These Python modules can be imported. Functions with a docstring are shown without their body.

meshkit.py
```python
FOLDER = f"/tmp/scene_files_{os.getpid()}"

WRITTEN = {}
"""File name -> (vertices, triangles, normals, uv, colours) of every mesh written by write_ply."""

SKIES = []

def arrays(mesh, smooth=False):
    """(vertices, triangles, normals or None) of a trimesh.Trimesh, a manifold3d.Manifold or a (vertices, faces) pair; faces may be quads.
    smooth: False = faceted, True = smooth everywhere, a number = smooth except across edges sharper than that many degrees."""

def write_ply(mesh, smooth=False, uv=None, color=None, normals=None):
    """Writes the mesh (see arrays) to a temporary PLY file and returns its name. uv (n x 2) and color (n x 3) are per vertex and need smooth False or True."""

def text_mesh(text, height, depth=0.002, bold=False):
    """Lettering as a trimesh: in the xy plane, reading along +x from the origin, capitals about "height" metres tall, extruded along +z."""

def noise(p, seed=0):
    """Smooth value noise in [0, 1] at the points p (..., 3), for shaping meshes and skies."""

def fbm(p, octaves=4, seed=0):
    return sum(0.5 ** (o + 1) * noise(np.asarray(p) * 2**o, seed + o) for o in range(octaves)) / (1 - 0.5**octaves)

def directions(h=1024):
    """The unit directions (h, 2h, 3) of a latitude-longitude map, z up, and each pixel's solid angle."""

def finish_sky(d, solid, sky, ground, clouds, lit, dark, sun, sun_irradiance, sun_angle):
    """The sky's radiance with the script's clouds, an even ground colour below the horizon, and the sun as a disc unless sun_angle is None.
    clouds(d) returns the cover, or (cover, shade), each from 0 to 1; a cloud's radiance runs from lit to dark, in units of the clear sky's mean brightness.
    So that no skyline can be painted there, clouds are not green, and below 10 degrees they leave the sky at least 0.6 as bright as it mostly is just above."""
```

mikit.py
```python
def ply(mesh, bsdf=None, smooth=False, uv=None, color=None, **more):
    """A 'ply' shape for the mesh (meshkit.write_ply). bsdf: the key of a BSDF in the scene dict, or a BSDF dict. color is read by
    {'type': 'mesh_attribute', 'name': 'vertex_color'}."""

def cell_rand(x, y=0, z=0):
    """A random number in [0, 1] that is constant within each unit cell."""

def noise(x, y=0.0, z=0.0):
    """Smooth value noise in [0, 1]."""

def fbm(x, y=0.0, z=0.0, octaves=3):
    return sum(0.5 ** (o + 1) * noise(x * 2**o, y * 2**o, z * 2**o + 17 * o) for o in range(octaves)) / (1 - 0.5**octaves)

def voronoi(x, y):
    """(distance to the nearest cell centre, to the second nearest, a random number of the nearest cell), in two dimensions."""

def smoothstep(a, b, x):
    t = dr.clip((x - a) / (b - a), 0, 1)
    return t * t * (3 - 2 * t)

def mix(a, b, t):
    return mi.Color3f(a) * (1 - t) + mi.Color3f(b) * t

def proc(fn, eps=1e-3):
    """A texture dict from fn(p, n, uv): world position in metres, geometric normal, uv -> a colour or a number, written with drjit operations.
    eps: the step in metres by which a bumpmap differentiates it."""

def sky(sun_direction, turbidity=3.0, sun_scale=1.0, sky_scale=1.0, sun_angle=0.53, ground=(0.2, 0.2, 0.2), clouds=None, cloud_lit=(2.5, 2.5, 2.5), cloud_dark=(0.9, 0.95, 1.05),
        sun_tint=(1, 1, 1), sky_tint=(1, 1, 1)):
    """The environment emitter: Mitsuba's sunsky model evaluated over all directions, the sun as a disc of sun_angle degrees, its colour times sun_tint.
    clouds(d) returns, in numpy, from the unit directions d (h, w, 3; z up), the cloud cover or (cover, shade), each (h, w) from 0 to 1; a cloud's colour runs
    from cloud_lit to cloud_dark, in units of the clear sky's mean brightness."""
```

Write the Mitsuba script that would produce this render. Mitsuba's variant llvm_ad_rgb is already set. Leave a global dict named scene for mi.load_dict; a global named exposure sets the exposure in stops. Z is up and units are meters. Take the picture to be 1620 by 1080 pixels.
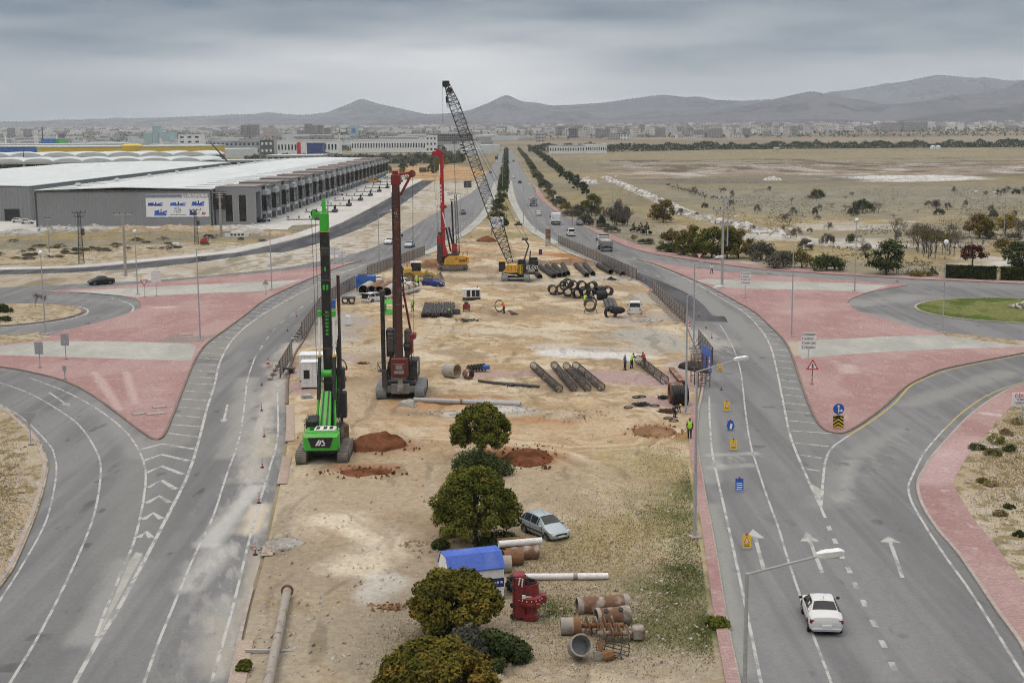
import math, random
import numpy as np
import drjit as dr
import mitsuba as mi
import mikit, meshkit
import trimesh
from mikit import noise, fbm, voronoi, cell_rand, smoothstep, mix
from shapely.geometry import Polygon, LineString, Point
scene, labels = {}, {}
# ------------------------------------------------------------------ camera, sky, exposure
CAM_H, FOC, PITCH, ROLL = 26.0,2160.0, math.radians(8.82),0.0072
F_ = np.array([0, math.cos(PITCH),-math.sin(PITCH)])
U0 = np.array([0, math.sin(PITCH), math.cos(PITCH)])
R_ = math.cos(ROLL) * np.array([1.0,0,0]) - math.sin(ROLL) * U0
U_ = math.sin(ROLL) * np.array([1.0,0,0]) + math.cos(ROLL) * U0
EYE = np.array([0,0, CAM_H])
scene['camera'] = {'type': 'perspective', 'fov': 2 * math.degrees(math.atan(810 / FOC)), 'fov_axis': 'x',
    'near_clip': 1.0, 'far_clip': 60000.0,
    'to_world': mi.ScalarTransform4f().look_at(origin=EYE.tolist(), target=(EYE + F_).tolist(), up=U_.tolist()),
    'medium': {'type': 'ref', 'id': 'haze_air'}}
HAZE = 7.5e-5
scene['haze_air'] = {'type': 'homogeneous', 'albedo': {'type': 'rgb', 'value': [0.80,0.90,1.0]}, 'sigma_t': HAZE}
def cloud_cover(d):
 el = np.degrees(np.arcsin(np.clip(d[..., 2],-1,1)))
 az = np.degrees(np.arctan2(d[..., 0], d[..., 1]))
 z = np.maximum(d[..., 2],0) + 0.035
 s = lambda a, b, x: (lambda t: t * t * (3 - 2 * t))(np.clip((x - a) / (b - a),0,1))
 q = np.stack([d[..., 0] / z, d[..., 1] / z, 0 * z],-1)
 f = lambda a, b, o, k, seed: meshkit.fbm(np.stack([az * a, el * b, 0 * az + o],-1), k, seed) - .5
 n = f(.055,.42,2.2,5,4)                 # long banks
 m = f(.16,1.3,7.7,5,11)                 # streaks within them
 w = f(.05,.2,4.1,3,9)
 edge = 3.2 + 4.2 * n + 1.5 * w - .05 * az
 bank = s(-.8,1.5, el - edge)
 low = 1.08 - .62 * bank + .55 * np.exp(-((az + 5) / 7) ** 2 - ((el - 2.3) / 1.3) ** 2) - .14 * s(8,22,-az) - .03 * s(5,22, az)
 deck = low * (1 + 1.7 * m * (.4 + bank) + 1.2 * n)
 high = 1 + 2 * np.sin(np.radians(np.maximum(el, 0))) + 1.2 * (meshkit.fbm(q * .55,5,4) - .5)
 L = deck * (1 - s(18,40, el)) + high * s(18,40, el)
 L = np.clip(L, 0.24,3.4)
 return np.ones_like(L), np.clip((3.4 - L) / 3.16,0,1)
SUN = (-0.35,-0.25,0.9)
scene['sky'] = mikit.sky(SUN, turbidity=3, sun_scale=0.14, sun_angle=25, clouds=cloud_cover, ground=(0.2,0.19,0.17),
      cloud_lit=(5.7,5.47,5.2), cloud_dark=(0.22,0.42,0.66))
exposure = 1.75
# ------------------------------------------------------------------ survey: a point of the ground seen at a pixel of the photograph (1620 x 1080)
HY = [0,1600,2450,3000,4500,9000,20000]
HZ = [0,0,5,12,26,62,90]
def terrain(y):
 return np.interp(y, HY, HZ)
def ray(px, py):
 return F_ + (px - 810) / FOC * R_ + (540 - py) / FOC * U_
def G(px, py, z=0.0):
 """ground position (x, y) of the photograph's pixel, at height z"""
 d = ray(px, py)
 t = (z - CAM_H) / d[2]
 return np.array([d[0] * t, d[1] * t])
def GL(pts, z=0.0):
 return np.array([G(a, b, z) for a, b in pts])
def proj(p):
 q = np.asarray(p, float) - EYE
 w = q @ F_
 return np.array([810 + FOC * (q @ R_) / w, 540 - FOC * (q @ U_) / w])
def ppm(y):
 """photo pixels per metre at distance y"""
 return FOC / (y * math.cos(PITCH) + CAM_H * math.sin(PITCH))
def top_z(x, y, py):
 """height of the point above (x, y) that stands at row py of the photograph"""
 lo, hi = -5.0, min(3000.0, CAM_H + 3 * y)
 for _ in range(40):
  m = (lo + hi) / 2
  if proj((x, y, m))[1] > py: lo = m
  else: hi = m
 return lo
def at_depth(px, y, z=None):
 """x at distance y under column px (for far things on the rising plain)"""
 z = terrain(y) if z is None else z
 x = (px - 810) / FOC * y
 for _ in range(5):
  x += (px - proj((x, y, z))[0]) / ppm(y)
 return x
# ------------------------------------------------------------------ meshes: (vertices, triangles)
def join(ms):
 ms = [m for m in ms if m is not None and len(m[0])]
 off, V, Fs = 0,[],[]
 for v, f in ms:
  V.append(np.asarray(v, float)); Fs.append(np.asarray(f, int) + off); off += len(v)
 return np.vstack(V), np.vstack(Fs)
def xf(m, loc=(0,0,0), rz=0.0, rx=0.0, ry=0.0, s=1.0):
 v = np.asarray(m[0], float) * s
 for ang, (i, j) in ((rx, (1,2)),(ry, (2,0)),(rz, (0,1))):
  if ang:
   c, k = math.cos(ang), math.sin(ang)
   v = v.copy(); a, b = v[:, i].copy(), v[:, j].copy()
   v[:, i], v[:, j] = c * a - k * b, k * a + c * b
 return v + np.asarray(loc, float), m[1]
_BF = np.array([[0,2,1],[0,3,2],[4,5,6],[4,6,7],[0,1,5],[0,5,4],[1,2,6],[1,6,5],[2,3,7],[2,7,6],[3,0,4],[3,4,7]])
def box(x0, x1, y0, y1, z0, z1):
 return np.array([[x0, y0, z0],[x1, y0, z0],[x1, y1, z0],[x0, y1, z0],[x0, y0, z1],[x1, y0, z1],[x1, y1, z1],[x0, y1, z1]], float), _BF
def hull(pts):
 h = trimesh.convex.convex_hull(np.asarray(pts, float))
 return np.array(h.vertices), np.array(h.faces)
def cbox(x0, x1, y0, y1, z0, z1, c=0.04):
 P = []
 for sx, x in ((1, x0),(-1, x1)):
  for sy, y in ((1, y0),(-1, y1)):
   for sz, z in ((1, z0),(-1, z1)):
    P += [[x + sx * c, y + sy * c, z],[x + sx * c, y, z + sz * c],[x, y + sy * c, z + sz * c]]
 return hull(P)
def frame(t):
 t = np.asarray(t, float) / np.linalg.norm(t)
 a = np.cross(t, [0,0,1.0] if abs(t[2]) < 0.95 else [1.0,0,0])
 a /= np.linalg.norm(a)
 return t, a, np.cross(t, a)
def tube(p0, p1, r, n=8, r1=None, caps=True):
 p0, p1 = np.asarray(p0, float), np.asarray(p1, float)
 r1 = r if r1 is None else r1
 _, a, b = frame(p1 - p0)
 ang = np.arange(n) * 2 * np.pi / n
 ring = np.cos(ang)[:, None] * a + np.sin(ang)[:, None] * b
 v = np.vstack([p0 + ring * r, p1 + ring * r1,[p0],[p1]])
 i = np.arange(n); j = (i + 1) % n
 f = [np.stack([i, j, j + n],1), np.stack([i, j + n, i + n],1)]
 if caps:
  f += [np.stack([j, i, i * 0 + 2 * n],1), np.stack([i + n, j + n, i * 0 + 2 * n + 1],1)]
 return v, np.vstack(f)
def path(pts, r, n=6, closed=False):
 pts = np.asarray(pts, float)
 k = len(pts)
 r = np.broadcast_to(np.asarray(r, float),(k,))
 d = np.gradient(pts, axis=0) if not closed else np.roll(pts, -1,0) - np.roll(pts, 1,0)
 ang = np.arange(n) * 2 * np.pi / n
 V = []
 for p, t, q in zip(pts, d, r):
  _, a, b = frame(t)
  V.append(p + q * (np.cos(ang)[:, None] * a + np.sin(ang)[:, None] * b))
 F = []
 i = np.arange(n); j = (i + 1) % n
 for s in range(k if closed else k - 1):
  u, w = s * n, ((s + 1) % k) * n
  F += [np.stack([u + i, u + j, w + j],1), np.stack([u + i, w + j, w + i],1)]
 V = np.vstack(V)
 if not closed:
  F += [np.stack([j, i, i * 0 + len(V)],1), np.stack([i + (k - 1) * n, j + (k - 1) * n, i * 0 + len(V) + 1],1)]
  V = np.vstack([V, pts[:1], pts[-1:]])
 return V, np.vstack(F)
def lathe(prof, n=20):
 """profile [(r, z), ...] from the bottom up, turned about z"""
 prof = np.asarray(prof, float)
 ang = np.arange(n) * 2 * np.pi / n
 V = np.vstack([np.stack([r * np.cos(ang), r * np.sin(ang),0 * ang + z],1) for r, z in prof])
 i = np.arange(n); j = (i + 1) % n
 F = []
 for s in range(len(prof) - 1):
  u, w = s * n, (s + 1) * n
  F += [np.stack([u + i, u + j, w + j],1), np.stack([u + i, w + j, w + i],1)]
 return V, np.vstack(F)
def prism(poly, y0, y1):
 """an outline in (x, z) given a width from y0 to y1"""
 p = Polygon(poly)
 if not p.exterior.is_ccw: poly = list(poly)[::-1]
 v2, f2 = trimesh.creation.triangulate_polygon(Polygon(poly), engine='earcut')
 n = len(v2)
 A = np.stack([v2[:, 0], np.full(n, y0), v2[:, 1]],1)
 B = np.stack([v2[:, 0], np.full(n, y1), v2[:, 1]],1)
 k = len(poly)
 q = np.asarray(poly, float)
 S = np.vstack([np.stack([q[:, 0], np.full(k, y0), q[:, 1]],1), np.stack([q[:, 0], np.full(k, y1), q[:, 1]],1)])
 a = np.array(f2)
 tri = v2[a]
 ccw = np.cross(tri[:, 1] - tri[:, 0], tri[:, 2] - tri[:, 0]) > 0
 a = np.where(ccw[:, None], a, a[:, ::-1])
 i = np.arange(k); j = (i + 1) % k
 side = np.vstack([np.stack([i, j, j + k],1), np.stack([i, j + k, i + k],1)]) + 2 * n
 return np.vstack([A, B, S]), np.vstack([a, a[:, ::-1] + n, side])
def quad(a, b, c, d):
 return np.array([a, b, c, d], float), np.array([[0,1,2],[0,2,3]])
def plate(a, b, c, d, t):
 """a thin solid sheet on four corners, thickness t behind its front (a, b, c, d counter-clockwise seen from the front)"""
 P = np.array([a, b, c, d], float)
 n = np.cross(P[1] - P[0], P[3] - P[0]); n /= np.linalg.norm(n)
 Q = P - n * t
 v = np.vstack([Q, P])
 return v, _BF
def sphere(c, r, n=10, m=6):
 th = np.linspace(-np.pi / 2, np.pi / 2, m + 1)
 v, f = lathe([(max(math.cos(t),1e-3), math.sin(t)) for t in th], n)
 return v * np.asarray(r, float) + np.asarray(c, float), f
def lattice(p0, p1, w0, w1, nb, rc, rl, up=(0,0,1.0), n=5, faces=4, ends=True):
 """a square lattice girder from p0 to p1: four chords with zigzag lacing"""
 p0, p1 = np.asarray(p0, float), np.asarray(p1, float)
 t = (p1 - p0) / np.linalg.norm(p1 - p0)
 a = np.cross(t, up); a /= np.linalg.norm(a)
 b = np.cross(a, t)
 cs = [(-1,-1),(1,-1),(1,1),(-1,1)]
 C = lambda s, k: p0 + (p1 - p0) * s + (a * cs[k][0] + b * cs[k][1]) * (w0 + (w1 - w0) * s) / 2
 out = [tube(C(0, k), C(1, k), rc, n) for k in range(4)]
 for q in range(nb):
  s0, s1 = q / nb, (q + 1) / nb
  for k in range(faces):
   j = (k + 1) % 4
   out.append(tube(C(s0, k if q % 2 else j), C(s1, j if q % 2 else k), rl, 4, caps=False))
   if ends: out.append(tube(C(s0, k), C(s0, j), rl, 4, caps=False))
 return join(out)
def smooth_line(pts, step=2.0, closed=False):
 """Catmull-Rom through ground points, resampled"""
 p = np.asarray(pts, float)
 if closed: q = np.vstack([p[-1:], p, p[:2]])
 else: q = np.vstack([2 * p[0] - p[1], p, 2 * p[-1] - p[-2]])
 out = []
 for k in range(1, len(q) - 2):
  a, b, c, d = q[k - 1:k + 3]
  n = max(2, min(60, int(np.linalg.norm(c - b) / step) + 1))
  t = np.linspace(0,1, n, endpoint=False)[:, None]
  out.append(0.5 * (2 * b + (c - a) * t + (2 * a - 5 * b + 4 * c - d) * t ** 2 + (3 * b - a - 3 * c + d) * t ** 3))
 if not closed: out.append(p[-1:])
 return np.vstack(out)
def line(px_pts, step=2.0):
 return smooth_line(GL(px_pts), step)
def arclen(p):
 return np.concatenate([[0], np.cumsum(np.linalg.norm(np.diff(p, axis=0), axis=1))])
def along(p, s):
 L = arclen(p)
 return np.stack([np.interp(s, L, p[:, k]) for k in range(p.shape[1])],-1)
def side(p, off):
 """the line moved sideways (to its left for positive off)"""
 t = np.gradient(p, axis=0); t /= np.linalg.norm(t, axis=1, keepdims=True) + 1e-9
 return p + np.stack([-t[:, 1], t[:, 0]],1) * off
def ribbon(p, w, z, w2=None):
 a, b = side(p, w / 2), side(p, -(w if w2 is None else w2) / 2)
 n = len(p)
 zz = np.broadcast_to(z, (n,))
 v = np.vstack([np.column_stack([a, zz]), np.column_stack([b, zz])])
 i = np.arange(n - 1)
 return v, np.vstack([np.stack([i, i + n, i + n + 1],1), np.stack([i, i + n + 1, i + 1],1)])
def flat(poly, z=0.0):
 """a horizontal sheet over an outline, facing up"""
 pg = Polygon(poly).buffer(0)
 out = []
 for g in getattr(pg, 'geoms', [pg]):
  v, f = trimesh.creation.triangulate_polygon(g, engine='earcut')
  f = np.array(f); tri = v[f]
  ccw = np.cross(tri[:, 1] - tri[:, 0], tri[:, 2] - tri[:, 0]) > 0
  out.append((np.column_stack([v, np.full(len(v), z)]), np.where(ccw[:, None], f, f[:, ::-1])))
 return join(out)
def slab(poly, z0, z1):
 """an outline raised from z0 to z1: top and sides"""
 pg = Polygon(poly).buffer(0)
 pg = max(getattr(pg, 'geoms', [pg]), key=lambda g: g.area)
 ring = np.array(pg.exterior.coords)[:-1]
 if not pg.exterior.is_ccw: ring = ring[::-1]
 k = len(ring); i = np.arange(k); j = (i + 1) % k
 S = np.vstack([np.column_stack([ring, np.full(k, z0)]), np.column_stack([ring, np.full(k, z1)])])
 return join([flat(pg.exterior.coords, z1),(S, np.vstack([np.stack([i, j, j + k],1), np.stack([i, j + k, i + k],1)]))])
# ------------------------------------------------------------------ entries, names, labels
_count = {}
def uniq(name):
 n = _count.get(name, -1) + 1
 _count[name] = n
 return name if n == 0 else f'{name}_{n:03d}'
def tag(key, label=None, cat=None, group=None, kind=None):
 d = labels.setdefault(key, {})
 for k, v in (('label', label),('category', cat),('group', group),('kind', kind)):
  if v: d[k] = v
def ent(name, mesh, mat, smooth=False, parent=None, label=None, cat=None, group=None, kind=None, color=None):
 key = uniq(name if parent is None else parent + '__' + name)
 scene[key] = mikit.ply(mesh, mat, smooth, color=color)
 tag(key, label, cat, group, kind)
 return key
STUFF = set('window_row rollers twigs hoops bars bolts hoses text_line lettering mast_lettering roof_lights handrail roof_rib roof_seam insulators wall_ribs hazard_stripes hook_stripes sign_text scrap wire hoist_rope boom_joint mast_bracket clods stones painted_letters planter_posts bay_mullion floor_slab balcony loose_bars badge machine_picture machine_detail'.split())     # pieces too small to pick apart
class Proto:
 """the parts of one kind of thing, in its own coordinates; place() sets one copy of it"""
 def __init__(self):
  self.parts, self.n = [], {}
 def part(self, name, mesh, mat, smooth=False, parent=None, label=None):
  p = name if parent is None else parent + '__' + name
  k = self.n.get(p, -1) + 1
  self.n[p] = k
  p = p if k == 0 else f'{p}_{k:03d}'
  self.parts.append([p, mikit.ply(mesh, mat, smooth), label, 'stuff' if name in STUFF else None])
  return p
 def place(self, name, label, cat, loc=(0,0,0), rz=0.0, group=None, s=1.0, mats=None, tilt=None):
  key = uniq(name)
  loc = tuple(float(v) for v in loc)
  T = mi.ScalarTransform4f().translate(loc).rotate([0,0,1], math.degrees(rz))
  if tilt: T = T.rotate([1,0,0], math.degrees(tilt))
  T = T.scale(s if np.ndim(s) else [s, s, s])
  for p, d, lab, knd in self.parts:
   e = {**d, 'to_world': T}
   if mats and d['bsdf']['id'] in mats: e['bsdf'] = {'type': 'ref', 'id': mats[d['bsdf']['id']]}
   scene[f'{key}__{p}'] = e
   if lab or knd: tag(f'{key}__{p}', lab, kind=knd)
  tag(key, label, cat, group)
  return key
def M(name, rgb, rough=None, metal=0.0, spec=0.5, two=True, coat=0.0):
 c = {'type': 'rgb', 'value': list(map(float, rgb))} if not isinstance(rgb, dict) else rgb
 if rough is None: b = {'type': 'diffuse', 'reflectance': c}
 else: b = {'type': 'principled', 'base_color': c, 'roughness': rough, 'metallic': metal, 'specular': spec, 'clearcoat': coat, 'clearcoat_gloss': 0.9}
 scene[name] = {'type': 'twosided', 'inner': b} if two else b
 return name
rng = np.random.default_rng(7)
# ------------------------------------------------------------------ materials
C3 = mi.Color3f
def paint(base, p, spots, n1, n2):
 """patches of other soil: a patch is a segment of ground (a, b) with a width, a softness and a ragged edge"""
 for ax, ay, bx, by, r, soft, col, amt in spots:
  vx, vy = bx - ax, by - ay
  L2 = max(vx * vx + vy * vy, 1e-6)
  t = dr.clip(((p.x - ax) * vx + (p.y - ay) * vy) / L2,0,1)
  d = dr.sqrt(dr.square(p.x - ax - vx * t) + dr.square(p.y - ay - vy * t)) / r + (n1 - 0.5) * 1.1 + (n2 - 0.5) * 0.7
  w = amt * (1 - smoothstep(1 - soft, 1 + soft * 0.4, d))
  base = base * (1 - w) + C3(*col) * w
 return base
def patch(x0, y0, x1, y1, rp, col, amt=0.9, soft=0.6):
 """patch from one pixel of the photograph to another; rp half width in metres"""
 a, b = G(x0, y0), G(x1, y1)
 return (float(a[0]), float(a[1]), float(b[0]), float(b[1]), rp, soft, col, amt)
TAN, PALE, DUST, RED, ORANGE = (.43,.325,.205),(.60,.53,.42),(.40,.365,.31),(.20,.085,.045),(.42,.245,.12)
PINK, GREY, WHITE, GRASS, DRY, BROWN = (.375,.275,.27),(.36,.35,.33),(.60,.595,.575),(.13,.14,.055),(.30,.25,.12),(.285,.24,.185)
SITE = [
 patch(560,1010,1000,1010,12,(.31,.265,.20),.95,.8), patch(900,900,960,860,7,(.33,.28,.17),.8,.8),
 patch(600,655,1000,690,9,(.45,.315,.195),.6,.9), patch(500,900,940,930,13,(.315,.26,.195),.9,.9), patch(540,790,980,800,9,(.365,.30,.215),.75,.9),
 patch(560,760,900,760,6,(.36,.285,.20),.7,.9), patch(470,800,640,800,5,(.40,.325,.24),.7,.9),
 patch(520,830,600,850,2.6, PALE, .9,.7), patch(560,900,620,870,2.0, PALE, .8,.7), patch(585,950,615,920,1.2, WHITE, .5,.7),
 patch(620,1060,640,970,3,(.24,.21,.16),.6,.9), patch(430,985,440,1080,2.4,(.36,.31,.24),.8,.8), patch(660,830,740,850,3.4,(.25,.19,.13),.75,.8),
 patch(1095,770,1085,790,2.2, GRASS, .75,.9), patch(1060,815,1090,820,2.0, GRASS, .7,.9), patch(1040,790,1090,870,3.2,(.2,.2,.08),.5,.9),
 patch(1085,905,1118,915,1.6, GRASS, .8,.9), patch(1030,935,1100,945,2.4,(.14,.155,.06),.75,.9), patch(1050,985,1110,1000,3.0, GRASS, .6,.9),
 patch(1010,1005,1060,1020,2.2, GRASS, .6,.9), patch(1118,1000,1128,985,1.1,(.06,.09,.025),.85,.7), patch(870,960,900,975,1.6, GRASS, .6,.9),
 patch(940,870,990,840,4.5, DRY, .6,.9), patch(1010,720,1060,740,4,(.33,.285,.15),.6,.9), patch(1090,690,1097,700,1.5,(.16,.16,.06),.7,.9),
 patch(560,712,640,708,2.9,(.27,.155,.09),.8,.9), patch(800,725,860,730,2.4,(.30,.14,.07),.9,.7), patch(540,745,600,748,1.6,(.26,.12,.065),.8,.8),
 patch(640,640,720,645,2.2, ORANGE, .75,.8), patch(690,632,790,634,1.2,(.33,.17,.08),.7,.7), patch(850,655,925,655,2.4,(.27,.21,.14),.8,.8),
 patch(820,668,900,672,1.4,(.38,.22,.12),.8,.8), patch(1020,680,1060,690,1.5,(.36,.17,.07),.8,.8), patch(780,690,700,690,1.6, ORANGE, .6,.9),
 patch(930,640,960,690,2.4,(.47,.36,.23),.6,.8), patch(640,655,690,660,1.3,(.24,.19,.15),.7,.8), patch(780,640,820,655,2.2,(.45,.42,.38),.75,.8),
 patch(960,600,1085,610,4.8, PINK, .9,.5), patch(1040,640,1090,645,3.2, PINK, .9,.5), patch(735,595,960,592,2.4, PINK, .7,.6), patch(1090,575,1095,590,2.5,(.38,.31,.30),.8,.6),
 patch(470,590,520,575,3.4, PINK, .85,.5), patch(465,620,480,610,2.4, PINK, .85,.5), patch(520,500,545,510,3.5,(.37,.30,.29),.8,.6), patch(600,425,660,408,4.5,(.38,.32,.30),.8,.6),
 patch(540,470,580,450,6, GREY, .85,.6), patch(510,540,520,500,5,(.34,.32,.30),.8,.7),
 patch(890,562,990,566,3.0, WHITE, .95,.6), patch(860,553,1010,556,2.0,(.47,.44,.40),.7,.8), patch(1010,530,1080,550,6,(.37,.36,.325),.9,.7), patch(1000,510,1070,500,5,(.39,.345,.31),.85,.7),
 patch(960,440,1010,445,6,(.44,.41,.36),.8,.7), patch(1030,470,1060,480,5,(.41,.385,.35),.85,.7), patch(700,436,840,440,4,(.50,.45,.37),.7,.8), patch(800,448,900,445,5,(.50,.46,.38),.7,.8),
 patch(700,525,880,530,3.5,(.50,.45,.36),.6,.9), patch(560,560,640,545,4,(.46,.41,.33),.7,.9), patch(850,545,920,543,2.0,(.40,.32,.22),.6,.8),
 patch(880,405,960,412,5,(.36,.16,.07),.85,.7), patch(830,416,990,424,3,(.14,.12,.11),.8,.6), patch(690,400,770,395,6, ORANGE, .6,.9), patch(670,415,690,425,5,(.33,.17,.08),.7,.8), patch(700,415,760,408,3,(.38,.21,.11),.5,.9),
 patch(740,372,860,374,13,(.27,.23,.125),.85,.9), patch(790,350,805,300,12,(.25,.22,.115),.9,.8), patch(800,300,801,235,12,(.18,.165,.10),.9,.8),
 patch(560,620,570,660,2.4,(.45,.37,.27),.6,.8), patch(470,770,455,860,1.6,(.42,.36,.28),.8,.9)]
for px_, col_, amt_ in (([(600,660),(720,676),(830,694),(930,702),(1000,692),(1032,668),(1000,645)],(.37,.27,.17),.55),([(640,690),(760,700),(900,712),(1020,706),(1060,680)],(.55,.46,.33),.6),([(560,640),(590,672),(650,716),(690,760),(640,830)],(.36,.27,.18),.5),([(470,800),(560,812),(640,850),(650,930)],(.37,.30,.22),.5),([(1000,890),(985,820),(960,760),(900,730)],(.43,.36,.24),.45),([(660,520),(800,512),(940,525),(1010,515)],(.55,.47,.34),.5)):
 l_ = smooth_line(GL(px_),4.5)[::2]
 for o_ in (-1.0,1.0):
  q_ = side(l_, o_)
  SITE += [(float(a[0]), float(a[1]), float(b[0]), float(b[1]),.34,.8, col_, amt_) for a, b in zip(q_[:-1], q_[1:])]
def site_col(p, n, uv):
 n1, n2 = fbm(p.x * .20 + p.y * .1, p.y * .15 - p.x * .1,3.0,4), fbm(p.x * .9 + p.y * .5 + 7, p.y * .8 - p.x * .4,1.0,4)
 qx, qy = p.x * .83 + p.y * .56, p.y * .83 - p.x * .56
 n3 = fbm(qx * 4.2, qy * 4.2,2.0,4)
 c = mix(TAN, (.49,.40,.285), smoothstep(.42,.62, n1))
 c = mix(c, (.34,.25,.155),.85 * smoothstep(.47,.62, n2))
 c = mix(c, (.56,.49,.375),.8 * smoothstep(.52,.66, fbm(qx * .35 + 4, qy * .25,7.0,4)))
 c = mix(c, (.29,.22,.15),.75 * smoothstep(.54,.66, fbm(qx * .18 + 1, qy * .12,9.0,4)))
 c = paint(c, p, SITE, n1, n2)
 tr = smoothstep(.62,.8, fbm(p.x * .9 + 2.2 * n1, p.y * .12,5.0,3))
 c = c * (1 - .25 * tr)
 return c * (.76 + .48 * n3)
M('site_earth', mikit.proc(site_col))
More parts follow.
